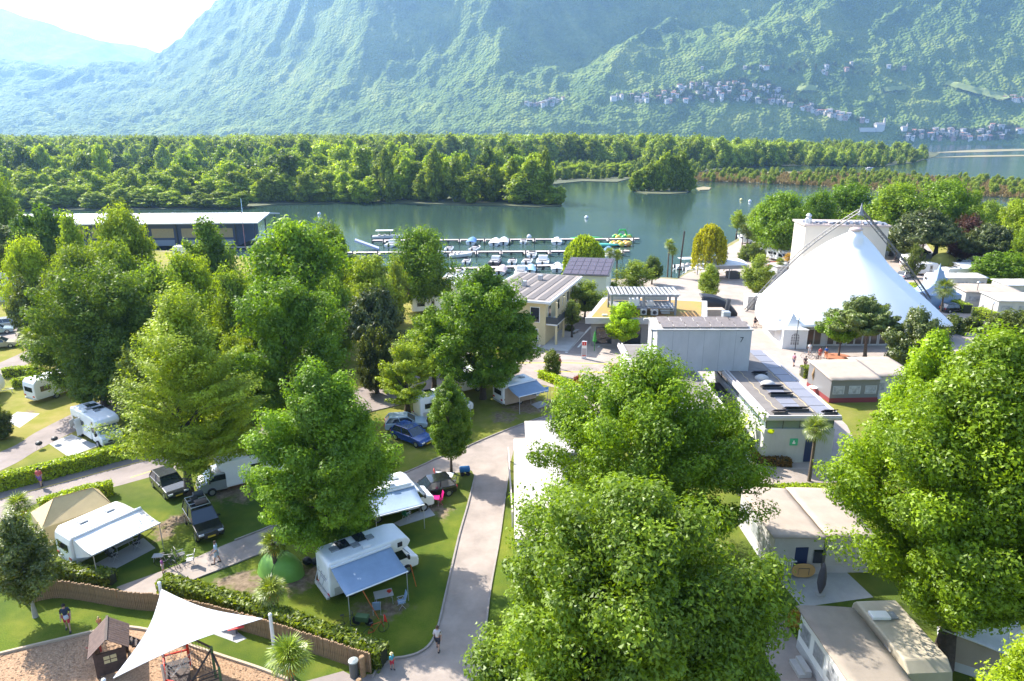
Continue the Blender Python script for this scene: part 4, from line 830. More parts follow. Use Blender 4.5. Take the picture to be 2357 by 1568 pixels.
for x in (px0, 7.6, px1):
    for y in (py0, py1): m.box(x, y, 5.5, .28, .28, 2.9)
m.build('pavilion_post', MGREY, lb)
m = MB()
for i in range(18): m.box(px0 - .2 + i * .55, (py0 + py1) / 2, 7.0 + (.05 if i % 2 else 0), .3, py1 - py0 + .8, .12)
m.build('corrugated_roof', mat('corrugated_grey', (.33, .33, .33), .5), lb)
MB().span(px0 - .3, px1 + .3, py0 - .35, py0 - .1, 6.75, 7.05).span(px0 - .3, px1 + .3, py1 + .1, py1 + .35, 6.75, 7.05).build('pavilion_beam', MGREY, lb)
MB().span(px0, px1, py0 - .1, py1, 5.02, 5.12).build('mezzanine', MGREY, lb)
MB().span(px0 + .2, px0 + 4, py1 - .12, py1, 5.2, 6.7).span(px0 + 4.8, px1 - .4, py1 - .12, py1, 5.2, 6.7).build('back_panel', mat('reflective_panel', (.6, .57, .5), .3), lb)
for x, z, s in ((px0 + 4.4, 4.6, .85), (px0 + 5.9, 4.55, 1.0)):
    a = MB().box(x, py0 - .2, z, s, .5, .8).build('air_conditioner', OFFWHITE, lb, bevel=.03); MB().tube([(x, py0 - .47, z), (x, py0 - .44, z)], .28, 14).build('fan_grille', BLACKP, a)
MB().box(px0 + 3.2, py0 + 1, 5.7, 1.4, .9, 1.0).build('duct_box', WHITE, lb); MB().box(px0 + 5.4, py0 + 1, 5.5, 1.0, .9, .7).build('duct_box', ALU, lb)
MB().box(px0 + 7.6, py0 + .9, 4.7, 1.2, .8, 1.1).tube([(px0 + 6.8, py0 + .6, 4.6), (px0 + 8.6, py0 + .6, 4.6), (px0 + 8.6, py0 + 1.5, 5.4)], .22, 10).build('duct_pipe', ALU, lb)
# black curved slide tower right of it
bs = thing('black_canopy', 'black curved funnel canopy beside the planted roof', 'canopy', (*XY(1650, 742), 0), 0)
MB().grid(lambda u, v: (-2.4 + 5.4 * u, 1.2 + 1.4 * v - u * u * 1.2, 1.5 + 2.2 * (1 - u ** 3) + (.3 * v)), 12, 4).build('curved_roof', BLACKP, bs, smooth=True, solid=.12)
MB().grid(lambda u, v: (-2.4 + 5.4 * u, 1.0 - u * u * 1.3, (1.5 + 2.2 * (1 - u ** 3)) * v + .02), 12, 4).build('front_skirt', BLACKP, bs, smooth=True, solid=.1)
MB().tube([(.9, -.6, 0), (1.4, -.6, 3.9)], .35, 12).build('chimney_pipe', DGREY, bs)
MB().span(-3.0, .4, -2.4, -.7, 0, 2.6).build('side_box', CREAM, bs)
# ---- concrete stage tower behind the tent
st = thing('stage_tower', 'tall cream concrete block standing behind the white tent', 'building', (49.0, 114.5, 0), R(-7))
MB().span(0, 13.2, 0, 7, 0, 13.6).build('wall', STAGE, st, bevel=.05)
MB().span(-.3, 13.4, -.2, 7.2, 13.6, 13.9).build('roof_edge', mat('pinkish_edge', (.45, .36, .32), .8), st)
m = MB(); rr = random.Random(5)
for i in range(31): m.box(.5 + i * .41, rr.uniform(.4, 2.2), 14.0, .5, rr.uniform(.5, 1.8), rr.uniform(.1, .45), rr.uniform(-.5, .5), rr.uniform(-.3, .3))
m.build('roof_tarpaulin', mat('slate_grey_tarp', (.16, .18, .22), .6, var=.4, scale=2), st)
MB().lathe([(.55, 0), (.55, .8), (.3, 1.0), (.5, 1.3), (.15, 1.7)], 10, (.6, 1, 13.9)).build('roof_ventilator', ALU, st)
# ================================================================ BIG TENT
tx, ty = 48.0, 99.0
tent = thing('big_tent', 'huge white peaked event tent hung from a lattice truss frame', 'tent', (tx, ty, 0), 0)
EH = 3.0; AH = 14.9; ax, ay = 2.2, 1.0
outl = [(-11.6, -.3), (-12.2, -7.9), (-8.4, -9.3), (-2, -9.2), (6.6, -9.0), (14.6, -5.6), (12.8, 2.0), (10.0, 12), (-1, 13.5), (-5.5, 13), (-8.5, 8)]
tips = [1.0 if i in (0, 1, 5, 7, 9) else .0 for i in range(len(outl))]
ns = 11 * 12
def tent_edge(s):
    s = (s % 1.0) * len(outl); i = int(s) % len(outl); t = s - int(s); a = outl[i]; b_ = outl[(i + 1) % len(outl)]
    z_ = outl[i - 1]; c_ = outl[(i + 2) % len(outl)]; q = [.5 * (2 * a[k] + (b_[k] - z_[k]) * t + (2 * z_[k] - 5 * a[k] + 4 * b_[k] - c_[k]) * t * t + (3 * a[k] - z_[k] - 3 * b_[k] + c_[k]) * t ** 3) for k in (0, 1)]
    return (q[0], q[1], tips[i] * (1 - t) + tips[(i + 1) % len(outl)] * t, math.sin(math.pi * t))
def tent_pt(u, v):
    ex, ey, tp, mid = tent_edge(u); t = v                      # v 0 at the ring, 1 at the eave
    an = math.atan2(ey - ay, ex - ax); Rm = 11.5; w_ = t ** 1.5; rr_ = math.hypot(ex - ax, ey - ay) * w_ + Rm * (1 - w_); x = ax + math.cos(an) * rr_ * t; y = ay + math.sin(an) * rr_ * t
    r0 = .9; dx, dy = x - ax, y - ay; d = math.hypot(dx, dy) + 1e-6
    if t < .12: x = ax + dx / d * (r0 + t * 2.2); y = ay + dy / d * (r0 + t * 2.2)
    s = t
    cone = (1 - s) ** .98 * .85 + .15 * math.exp(-s * 11)
    z = EH + (AH - EH) * cone - tp * (s ** 6) * .8
    # broad shoulder towards the stage tower and along the corner cables
    back = max(0.0, ey / math.hypot(ex, ey)); z += (AH - EH) *   .26 * back ** 1.2 * math.sin(math.pi * min(1, s ** .8)) ** .8
    left = max(0.0, -ex / math.hypot(ex, ey)) * (1 if ey > -6 else .4); z += .5 * left * math.sin(math.pi * s ** .9)
    ang = math.atan2(ey, ex); z += (AH - EH) * .15 * max(0.0, math.cos(ang - R(25))) ** 3 * math.sin(math.pi * min(1, s ** .75))
    return (x, y, z)
MB().grid(lambda u, v: tent_pt(u, v), ns, 36).build('membrane', MEMBRANE, tent, smooth=True, solid=.03)
def tz(x): return EH
wl = MB(); pts2 = [(a * .90 + .1, b * .90) for a, b in outl]
for i in range(len(pts2)):
    a, b_ = pts2[i], pts2[(i + 1) % len(pts2)]; wl.add([(*a, 0), (*b_, 0), (*b_, EH + .6), (*a, EH + .6)], [(0, 1, 2, 3)])
wl.build('side_wall', mat('tent_wall_white', (.5, .5, .49), .7), tent)
def along(a, b_, t, off): d = Vector((b_[0] - a[0], b_[1] - a[1])).normalized(); n = Vector((d.y, -d.x)); return Vector((a[0] + (b_[0] - a[0]) * t, a[1] + (b_[1] - a[1]) * t)) + n * off, math.atan2(d.y, d.x)
for (ia, ts) in ((2, (.12, .30, .62, .84)), (3, (.08, .22, .36, .50, .66, .82)), (1, (.5,)), (4, (.3, .6))):
    a, b_ = pts2[ia], pts2[(ia + 1) % len(pts2)]
    for q in ts:
        p, an = along(a, b_, q, .05); f = MB().box(p.x, p.y, 1.3, 1.15, .08, 2.5, an).build('glass_door', OFFWHITE, tent); MB().box(*(along(a, b_, q, .10)[0]), 1.35, .85, .02, 2.1, an).build('pane', mat('tent_door_glass', (.10, .075, .055), .15), f)
MB().ball((ax, ay, AH + .05), .95, 14, 5, (1, 1, .35)).build('ring_cap', mat('pinkish_cap', (.55, .42, .38), .7), tent, smooth=True)
# lattice truss: two inclined arches meeting high over the ring
top = Vector((ax + .2, ay - .2, AH + 2.6))
def truss(foot, bend):
    mb = MB(); foot = Vector(foot); N_ = 44; w = .32; pts3 = []
    for i in range(N_ + 1):
        t = i / N_; p = foot.lerp(top, t); p.z += bend * math.sin(math.pi * t); pts3.append(p)
    d = (top - foot).normalized(); s1 = d.cross(Vector((0, 0, 1))).normalized() * w; s2 = s1.cross(d).normalized() * w
    ch = [[p + s1 for p in pts3], [p - s1 for p in pts3], [p + s2 * 1.4 for p in pts3]]
    for c_ in ch: mb.tube(c_[::4], .075, 5)
    for i in range(N_):
        a, b_ = ch[i % 3][i], ch[(i + 1) % 3][i + 1]; mb.tube([a, b_], .032, 4, cap=False); mb.tube([ch[(i + 1) % 3][i], ch[(i + 2) % 3][i + 1]], .032, 4, cap=False)
    return mb
for foot, bend in (((-9.0, 9.5, 0), 1.0), ((24.0, 14.0, 0), 1.4), ((-14.5, -9.0 + 6.5, 0), 1.6)):
    pass
fl = G(1718, 717); fr_ = G(2150, 706)
for f_, bend in (((fl.x - tx, fl.y - ty, 0), 1.7), ((fr_.x - tx, fr_.y - ty, 0), .5)): truss(f_, bend).build('truss', mat('galvanised_grey', (.13, .13, .13), .5, .3), tent)
MB().lathe([(.5, -.5), (.25, .2), (.12, .9), (.03, 1.2)], 8, tuple(top)).build('mast_head', MGREY, tent)
MB().tube([top, (ax, ay, AH)], .03, 4).tube([top, (ax + .8, ay, AH)], .03, 4).tube([top, (ax - .8, ay, AH)], .03, 4).build('hanger_cable', MGREY, tent)
# small pavilion tents
def marquee(name, label, loc, rz, w, h, ph, m=AWN_WHITE, arch=True):
    t = thing(name, label, 'tent', loc, rz)
    MB().span(-w / 2, w / 2, -w / 2, w / 2, 0, h).build('wall', m, t)
    def f(u, v):
        x = (u * 2 - 1) * (w / 2 + .1); y = (v * 2 - 1) * (w / 2 + .1); q = max(abs(u * 2 - 1), abs(v * 2 - 1)); return (x, y, h + ph * (1 - q) ** 1.6 + .02)
    MB().grid(f, 12, 12).build('roof', m, t)
    if arch:
        pr = [(-.55, .6), (.55, .6), (.55, 1.7)] + [(.55 * math.cos(a), 1.7 + .5 * math.sin(a)) for a in np.linspace(.3, math.pi - .3, 7)] + [(-.55, 1.7)]
        wn = MB().add([(x, -w / 2 - .012, z) for x, z in pr], [tuple(range(len(pr)))]).build('arched_window', mat('clear_film', (.30, .29, .28), .2), t)
        b = MB()
        for x in (-.27, 0, .27): b.box(x, -w / 2 - .022, 1.35, .05, .012, 1.5)
        for z in (1.0, 1.4, 1.75): b.box(0, -w / 2 - .024, z, 1.1, .012, .05)
        b.build('glazing_bar', WHITE, wn)
    return t
q = G(1828, 803); marquee('entrance_tent', 'small white entrance pavilion with arched window before the big tent', (q.x, q.y + 1.6, 0), R(-2), 3.3, 2.7, 2.0)
q = G(2165, 712); marquee('peaked_tent', 'bluish white peaked tent half hidden behind the right truss foot', (q.x + .5, q.y + 3, 0), R(8), 5.5, 2.3, 5.0, AWN_GREY, False)
q = G(1770, 730); mm = thing('service_box', 'white equipment cabin at the left foot of the tent', 'cabin', (q.x - .5, q.y + 6, 0), 0)
MB().span(-1.4, 1.4, -1, 1, 0, 2.2).build('wall', OFFWHITE, mm); MB().span(-1.5, 1.5, -1.1, 1.1, 2.2, 2.32).build('roof', WHITE, mm); MB().span(-.4, .4, -1.04, -1, 0, 1.9).build('door', MGREY, mm)
# ---- covered kiosk by the boats
cp_ = thing('boat_shelter', 'open sided shelter with a white curved roof near the moored boats', 'shelter', (43.2, 138.5, 0), R(8))
MB().grid(lambda u, v: (-4 + 8 * u, -3.4 + 7.4 * v, 3.1 + .5 * math.sin(math.pi * v)), 4, 8).build('roof', ROOF_WHITE, cp_, solid=.12)
MB().span(-4, 4, -3.45, -3.38, 2.4, 3.1).build('front_beam', MGREY, cp_)
for x in (-3.8, 0, 3.8):
    for y in (-3.3, 3.6): MB().box(x, y, 1.5, .16, .16, 3.1).build('post', MGREY, cp_)
MB().span(-3, -1, -1, 1, 0, 1.2).span(.8, 3, -2, 0, 0, 1.4).build('counter', DGREY, cp_)
MB().span(-4.6, -3.9, -3.2, 2, 2.3, 2.4).build('side_awning', OFFWHITE, cp_)
# ---- boathouse on the water at left
bh = thing('boathouse', 'long dark blue boathouse hall with a white metal roof on the water', 'boathouse', (-66.5, 181.0, 0), R(4))
BB = mat('dark_blue_cladding', (.055, .075, .13), .6, var=.1, scale=.3, stretch=(1, 1, .2))
MB().span(-72, -6, 1, 19, .0, 6.2).build('wall', BB, bh)
MB().add([(-74, -1.5, 6.3), (0, -1.5, 6.3), (0, 11, 7.6), (-74, 11, 7.6), (0, 21, 6.4), (-74, 21, 6.4), (-74, -1.5, 6.0), (0, -1.5, 6.0), (0, 21, 6.1), (-74, 21, 6.1), (0, 11, 7.2), (-74, 11, 7.2)], [(0, 1, 2, 3), (3, 2, 4, 5), (0, 6, 7, 1), (1, 7, 10, 2), (2, 10, 8, 4), (4, 8, 9, 5), (7, 6, 11, 10), (10, 11, 9, 8)]).build('roof', ROOF_WHITE, bh)
for i in range(12): MB().box(-1.5 - i * 6.2, 11, 7.66, .12, 1.2, .08).build('roof_seam', ALU, bh)
for i in range(8):
    x = -13 - i * 7.6; MB().span(x, x + 5.6, .90, .99, 2.2, 4.6).build('panel', mat('ochre_board', (.38, .30, .16), .8, var=.1), bh)
    MB().span(x, x + 5.6, .90, .99, .1, 1.6).build('panel', mat('bluegrey_door', (.22, .26, .32), .5), bh)
for i in range(9): MB().box(-6.6 - i * 7.6, .75, 3.0, .35, .35, 6.2).build('pillar', DGREY, bh)
for x, y in ((-1, -.8), (-4, -.8), (-1, 9), (-1, 19)): MB().tube([(x, y, -2), (x, y, 6.1)], .16, 8).build('pile', DGREY, bh)
MB().span(-10, .5, -.6, .6, -.45, -.2).build('walkway', OFFWHITE, bh)
MB().tube([(-3.9, -1.3, -.5), (-3.9, -1.3, 9.0)], .09, 6).build('pole', mat('pink_pole', (.45, .2, .2), .6), bh)
MB().tube([(-10.5, 20.6, 5), (-10.5, 20.6, 10.6)], .07, 6).build('pole', mat('pale_blue_pole', (.3, .5, .6), .6), bh)
tj = thing('jetty', 'short dark timber jetty sticking out right of the boathouse', 'jetty', (-62.5, 197, 0), R(-6))
MB().span(0, 9, -.8, .8, -.5, -.2).build('deck', WOOD_D, tj); MB().tube([(1, 0, -2), (1, 0, .6)], .14, 6).tube([(5, 0, -2), (5, 0, .5)], .14, 6).tube([(8.6, 0, -2), (8.6, 0, .5)], .14, 6).build('pile', WOOD_D, tj)
# ================================================================ VEHICLES
def side_window(parent, x0, x1, z0, z1, W, s, name='window'):
    return MB().span(x0, x1, s * W / 2, s * (W / 2 + .02), z0, z1).build(name, GLASS, parent, bevel=.02)
def wheels(t, xs, W, r=.33, w=.2, hub=CHROME, mk=None):
    for x in xs:
        for s in (-1, 1):
            o = MB().wheel(0, 0, r, w).build('wheel', RUBBER, t); o.location = (x, s * (W / 2 - w * .45), 0)
            MB().tube([(0, -w / 2 - .012, r), (0, w / 2 + .012, r)], r * .6, 12).build('rim', hub, o)
def awning(t, x0, x1, z, s, W, out, m, drop=.5, legs=True, skew=0.0):
    """Roll-out awning on side s of a body W wide."""
    a = MB().grid(lambda u, v: (x0 + (x1 - x0) * u + skew * v, s * (W / 2 + .05 + out * v), z - drop * v - .10 * math.sin(math.pi * v) * (1 + .3 * math.sin(3 * math.pi * u))), 8, 8).build('awning', m, t, smooth=True, solid=.02)
    MB().span(x0, x1, s * (W / 2), s * (W / 2 + .14), z - .02, z + .12).build('awning_case', WHITE, t, bevel=.03)
    MB().tube([(x0 + skew, s * (W / 2 + .05 + out), z - drop), (x1 + skew, s * (W / 2 + .05 + out), z - drop)], .045, 6).build('awning_bar', WHITE, t)
    if legs:
        for x in (x0 + .1, x1 - .1): MB().tube([(x + skew, s * (W / 2 + .05 + out), z - drop), (x + skew, s * (W / 2 + .1 + out), 0)], .028, 6).build('awning_leg', ALU, t)
    return a
def caravan(label, loc, rz, L=4.6, W=2.15, H=2.55, cat='caravan', group=None, hatch=2, body=None, door=-1, name='caravan', stripe=None):
    t = thing(name, label, cat, loc, rz, group)
    pr = [(-L / 2 + .1, .42), (-L / 2, .8), (-L / 2, 1.9), (-L / 2 + .08, H - .3), (-L / 2 + .35, H), (L / 2 - .75, H), (L / 2 - .25, H - .45), (L / 2, 1.3), (L / 2 - .02, .7), (L / 2 - .15, .42)]
    MB().side(pr, -W / 2, W / 2).build('body', body or WHITE, t, bevel=.09)
    for s in (-1, 1):
        side_window(t, -L * .36, -L * .12, 1.25, 1.85, W, s)
        if s != door: side_window(t, L * .05, L * .28, 1.25, 1.85, W, s)
        else: d = MB().span(L * .08, L * .08 + .62, s * W / 2, s * (W / 2 + .02), .5, 2.2).build('door', OFFWHITE, t); MB().span(L * .08 + .12, L * .08 + .5, s * (W / 2 + .02), s * (W / 2 + .03), 1.4, 2.0).build('door_window', GLASS, d)
        if stripe: MB().span(-L / 2 + .15, L / 2 - .2, s * (W / 2 + .001), s * (W / 2 + .008), .85, 1.0).build('stripe', stripe, t)
        MB().box(-L / 2 - .01, s * (W / 2 - .28), .85, .05, .3, .16).build('tail_light', REDL, t)
    MB().span(-L / 2 - .02, -L / 2 + .03, -W * .33, W * .33, 1.3, 1.85).build('rear_window', GLASS, t, bevel=.01)
    MB().span(-L / 2 - .03, -L / 2 + .05, -W * .45, W * .45, .42, .55).build('bumper', ALU, t)
    f = MB().box(L / 2 - .14, 0, 1.62, .05, W * .62, .55, 0, 0, R(-20)).build('front_window', GLASS, t)
    for i in range(hatch): MB().box(-L * .2 + i * L * .36, .1, H + .05, .55, .5, .1).build('roof_hatch', mat('smoked_hatch', (.25, .26, .27), .2), t, bevel=.02)
    wheels(t, (-.15,), W, .31)
    MB().tube([(L / 2 - .1, -.5, .45), (L / 2 + 1.0, 0, .45)], .04, 6).tube([(L / 2 - .1, .5, .45), (L / 2 + 1.0, 0, .45)], .04, 6).tube([(L / 2 + .8, 0, 0), (L / 2 + .8, 0, .5)], .04, 6).build('drawbar', ALU, t)
    return t
def motorhome(label, loc, rz, L=5.8, W=2.15, H=2.85, style='alcove', cab=None, group=None, cat='motorhome', solar=True, bump=True):
    t = thing('motorhome', label, cat, loc, rz, group); f = L / 2; cab = cab or WHITE
    if style == 'alcove': pr = [(-f, .5), (-f, H - .25), (-f + .18, H), (f - 1.0, H), (f - .35, H - .16), (f - .12, H - .5), (f - .35, H - .86), (f - 1.6, H - 1.0), (f - 1.75, .42)]
    elif style == 'semi': pr = [(-f, .5), (-f, H - .2), (-f + .15, H), (f - 1.5, H), (f - 1.05, H - .35), (f - 1.35, H - .8), (f - 1.6, H - .9), (f - 1.6, .42)]
    else: pr = [(-f, .4), (-f, H - .1), (-f + .2, H), (f - 1.7, H), (f - 1.3, H - .2), (f - 1.2, H - .8), (f - 1.5, .42)]
    MB().side(pr, -W / 2, W / 2).build('body', WHITE, t, bevel=.10)
    zc = H - .9 if style != 'van' else H - .6; Wc = W * .9
    cp = [(f - 1.75, .3), (f + .42, .3), (f + .48, .75), (f + .35, 1.08), (f - .12, 1.22), (f - .78, zc + .02), (f - 1.75, zc + .02)]
    MB().side(cp, -Wc / 2, Wc / 2).build('cab', cab, t, bevel=.09)
    a = math.atan2(zc - 1.22, -.66); Ls = math.hypot(zc - 1.22, .66); mx, mz = f - .45, (zc + 1.22) / 2
    MB().box(mx + .03, 0, mz + .03, Ls * .88, Wc * .84, .03, 0, 0, -a).build('windscreen', mat('blue_sky_glass', (.10, .15, .20), .04, spec=1.0), t)
    for s in (-1, 1):
        MB().add([(f - 1.6, s * (Wc / 2 + .012), 1.2), (f - .35, s * (Wc / 2 + .012), 1.2), (f - .75, s * (Wc / 2 + .012), zc - .12), (f - 1.6, s * (Wc / 2 + .012), zc - .12)], [(0, 1, 2, 3)]).build('cab_window', GLASS, t)
        MB().box(f + .38, s * (Wc / 2 - .22), .86, .14, .34, .2).build('headlight', HEADL, t, bevel=.02)
        m = MB().box(f - .35, s * (Wc / 2 + .16), 1.32, .12, .2, .3).build('wing_mirror', BLACKP, t, bevel=.02)
        side_window(t, -f + .5, -f + 1.3, 1.45, 2.0, W, s); side_window(t, -f + 2.1, -f + 3.0, 1.45, 2.0, W, s)
        MB().box(-f - .02, s * (W / 2 - .2), .62, .04, .26, .14).build('tail_light', REDL, t)
        if style == 'alcove': side_window(t, f - 1.1, f - .75, H - .66, H - .32, W, s)
    MB().span(f + .40, f + .52, -Wc / 2 + .1, Wc / 2 - .1, .28, .55).build('bumper', mat('grey_bumper', (.12, .125, .13), .5), t, bevel=.03)
    MB().span(f + .44, f + .50, -.45, .45, .62, .78).build('grille', BLACKP, t)
    if bump: MB().span(-f - .22, -f, -W / 2 + .02, W / 2 - .02, .42, .62).build('rear_bumper', OFFWHITE, t, bevel=.05)
    MB().span(-f - .015, -f, -.3, .3, .5 + .2, .82).build('number_plate', mat('plate_white', (.7, .7, .66), .5), t)
    MB().span(-f + .3, -f + 1.0, -W / 2 - .015, -W / 2, .55, 1.1).build('locker', OFFWHITE, t)
    d = MB().span(-f + 1.35, -f + 1.95, -W / 2 - .018, -W / 2, .55, 2.3).build('door', mat('door_white', (.62, .62, .62), .4), t); MB().span(-f + 1.45, -f + 1.85, -W / 2 - .03, -W / 2 - .018, 1.5, 2.1).build('door_window', GLASS, d)
    wheels(t, (-f + 1.5, f - .45), W, .34)
    for x, y in ((-f + .9, .15), (-f + 2.2, -.2), (-f + 3.3, .1)): MB().box(x, y, H + .05, .5, .5, .1).build('roof_hatch', mat('smoked_hatch', (.25, .26, .27), .2), t, bevel=.02)
    if solar:
        for x, y in ((-f + 1.55, .35), (-f + 2.75, .45)): MB().box(x, y, H + .06, .75, .95, .03).build('solar_panel', mat('black_solar', (.02, .025, .035), .12, spec=.8), t)
    MB().box(-f + 2.7, -.75, H + .1, .5, .35, .16).build('roof_vent', WHITE, t, bevel=.03)
    return t
def car(label, loc, rz, paint, L=4.2, W=1.75, H=1.48, style='hatch', group=None, cat='car', name='parked_car', rack=False):
    t = thing(name, label, cat, loc, rz, group); f = L / 2; g = .25 if style != 'suv' else .38; wl = .92 if style != 'suv' else 1.12
    pr = [(-f + .1, g), (-f, g + .2), (-f + .02, wl - .12), (-f + .12, wl), (L * .2, wl), (f - .35, wl - .14), (f - .05, wl - .26), (f, g + .2), (f - .1, g)]
    MB().side(pr, -W / 2, W / 2).build('body', paint, t, bevel=.07)
    b0, b1, t0, t1 = -f + (.08 if style != 'saloon' else .6), L * .22, -f + (.5 if style != 'suv' else .28), L * .035
    wb, wt = W * .47, W * .385
    MB().tube_rings([[(b0, -wb, wl - .02), (b1, -wb, wl - .02), (b1, wb, wl - .02), (b0, wb, wl - .02)], [(t0, -wt, H - .05), (t1, -wt, H - .05), (t1, wt, H - .05), (t0, wt, H - .05)]]).build('window', mat('car_glass', (.02, .03, .04), .05, spec=1.0), t)
    MB().box((t0 + t1) / 2, 0, H - .03, t1 - t0 + .1, wt * 2 + .06, .07).build('roof', paint, t, bevel=.03)
    p = MB()
    for s in (-1, 1):
        p.tube([(b0, s * wb, wl), (t0, s * wt, H - .04)], .05, 5).tube([(b1, s * wb, wl), (t1, s * wt, H - .04)], .035, 5)
        xm = (b0 + b1) / 2; p.tube([(xm, s * (wb + .005), wl), ((t0 + t1) / 2, s * (wt + .005), H - .04)], .04, 5)
    p.build('pillar', paint, t)
    for s in (-1, 1):
        MB().box(f - .08, s * (W / 2 - .27), wl - .34, .16, .36, .14).build('headlight', HEADL, t, bevel=.02)
        MB().box(-f + .03, s * (W / 2 - .18), wl - .2, .1, .26, .2).build('tail_light', REDL, t, bevel=.02)
        MB().box(L * .16, s * (W / 2 + .07), wl + .06, .14, .18, .12).build('wing_mirror', paint, t, bevel=.02)
    MB().span(f - .03, f + .03, -.5, .5, g + .08, wl - .38).build('grille', BLACKP, t)
    MB().span(f + .012, f + .04, -.26, .26, g + .1, g + .22).build('number_plate', mat('plate_yellow', (.6, .45, .03), .5), t)
    wheels(t, (-f + .75, f - .8), W, .31 if style != 'suv' else .39, .21)
    if rack:
        r_ = MB()
        for s in (-1, 1): r_.tube([(t0 + .1, s * (wt - .05), H + .1), (t1 - .05, s * (wt - .05), H + .1)], .03, 6)
        for x in np.linspace(t0 + .15, t1 - .1, 4): r_.tube([(x, -wt + .05, H + .12), (x, wt - .05, H + .12)], .035, 6)
        r_.build('roof_rack', CHROME, t)
        for i, x in enumerate(np.linspace(t0 + .3, t1 - .5, 3)): MB().box(x, (.25, -.2, .1)[i], H + .27, .5, (.7, .5, .8)[i], .26).build('roof_luggage', (DGREY, BLACKP, mat('dull_brown_bag', (.09, .07, .06), .8))[i], t, bevel=.05)
        MB().tube([(-f - .02, 0, 1.0), (-f - .22, 0, 1.0)], .36, 16).build('spare_wheel', RUBBER, t)
    return t
BLACK_CAR = mat('black_car_paint', (.012, .013, .014), .18, coat=.8); GREY_CAR = mat('dark_grey_car_paint', (.035, .04, .042), .22, .3, coat=.8)
BLUE_CAR = mat('blue_car_paint', (.012, .05, .22), .2, .2, coat=.8); SILVER_CAR = mat('silver_car_paint', (.42, .44, .47), .25, .5, coat=.5); RED_CAR = mat('red_car_paint', (.35, .02, .02), .25, coat=.5); TEAL_CAR = mat('pale_car_paint', (.35, .45, .52), .25, .2, coat=.5); BEIGE_CAR = mat('beige_car_paint', (.4, .36, .24), .3, coat=.4)
# left caravan with its big white awning: long side runs from (-29,39.7) to (-26.8,43.3)
def mid(*q): return sum((Vector(x) for x in q), Vector((0, 0))) / len(q)
c1 = caravan('long white caravan with a big white side awning on the front left pitch', (-28.85, 42.1, 0), R(57), L=5.0, W=2.15, H=2.6)
awning(c1, -2.3, 2.35, 2.42, -1, 2.15, 2.35, AWN_WHITE, .42)
sw = MB().add([(-2.3, -1.13, 2.3), (-2.3, -3.4, 1.9), (-2.3, -1.13, .9)], [(0, 1, 2)]).build('awning_side_wall', AWN_WHITE, c1)
# alcove motorhome in the middle: long side from (-10.6,36.1) towards (-6.9,38.8)
m1 = motorhome('white alcove motorhome with a pale blue awning, tail towards the hedge', (-9.55, 38.55, 0), R(36), L=5.8, W=2.15, H=2.95, style='alcove')
awning(m1, -2.75, 1.3, 2.62, -1, 2.15, 2.35, AWN_GREY, .55)
bk = MB()
for s in (-.55, 0, .55): bk.tube([(-2.95, s, 1.9), (-3.2, s, 1.1), (-3.2, s, .9)], .025, 5)
bk.tube([(-3.2, -.7, .95), (-3.2, .7, .95)], .025, 5).build('bike_rack', ALU, m1)
for z_, w_ in ((1.55, 1.3), (1.35, .9)): MB().span(-2.915, -2.9, -w_ / 2, w_ / 2, z_, z_ + .06).build('decor_line', mat('greyviolet_decor', (.28, .26, .33), .5), m1)
# second camper with awning behind the big tree in the middle
q = G(880, 1205); m2 = motorhome('white motorhome with blue grey awning behind the alcove motorhome', (-9.4, 46.9, 0), R(28), L=5.6, W=2.1, H=2.75, style='semi')
awning(m2, -2.2, 1.6, 2.45, -1, 2.1, 2.2, AWN_GREY, .5)
car('dark car parked behind the second camper, half under the tree', (-6.6, 49.6, 0), R(205), BLACK_CAR, L=4.0)
# grey van front left of centre
q = G(455, 1112); m3 = motorhome('silver nosed white motorhome under the trees beside the black off-roader', (-22.4, 51.8, 0), R(212), L=6.6, W=2.15, H=2.7, style='semi', cab=SILVER_CAR)
# motorhome by the upper left path
m4 = motorhome('white motorhome with open side doors on the concrete pad by the upper left hedge', tuple(G(228, 1006)[:2]) + (0,), R(-38), L=5.9, W=2.15, H=2.8, style='alcove')
MB().box(-2.6, -1.25, 1.2, .5, .03, .7, R(-60)).build('open_hatch', OFFWHITE, m4)
MB().box(-.6, -1.35, 1.4, .55, .03, 1.7, R(-75)).build('open_door', mat('door_white', (.62, .62, .62), .4), m4)
caravan('clean white caravan seen from behind on the dry lawn at left', tuple(G(122, 912)[:2]) + (0,), R(62), L=4.6, W=2.2, H=2.6)
q = G(20, 915); cc = caravan('white caravan with awning room cut by the left edge', (q.x - 3.6, q.y + .5, 0), R(20), L=4.6); awning(cc, -2.1, 2.1, 2.4, -1, 2.15, 2.3, AWN_WHITE, .4)
car('black off-road car with loaded roof rack standing on the bare patch', (-22.9, 44.6, 0), R(-52), BLACK_CAR, L=4.5, W=1.85, H=1.85, style='suv', rack=True)
car('dark grey estate car parked by the road behind the off-roader', (-28.2, 50.4, 0), R(-45), GREY_CAR, L=4.2, W=1.75, H=1.5)
q = G(948, 1020); car('bright blue car parked under the trees by the lane', (q.x, q.y + .5, 0), R(-38), BLUE_CAR, L=4.3, W=1.78, H=1.5)
q = G(1010, 965); m5 = motorhome('white motorhome standing behind the pointed hornbeam', (q.x + .2, q.y + 1.2, 0), R(30), L=5.6, W=2.1, H=2.7, style='semi'); awning(m5, -1.5, 1.9, 2.4, -1, 2.1, 2.0, AWN_GREY, .5)
q = G(1178, 935); c2 = caravan('white caravan with blue awning under the dark tree by the junction', (q.x + .5, q.y + 1.6, 0), R(33), L=4.8, W=2.15, H=2.55, stripe=BLACKP); awning(c2, -1.9, 1.9, 2.4, -1, 2.15, 2.2, AWN_GREY, .5)
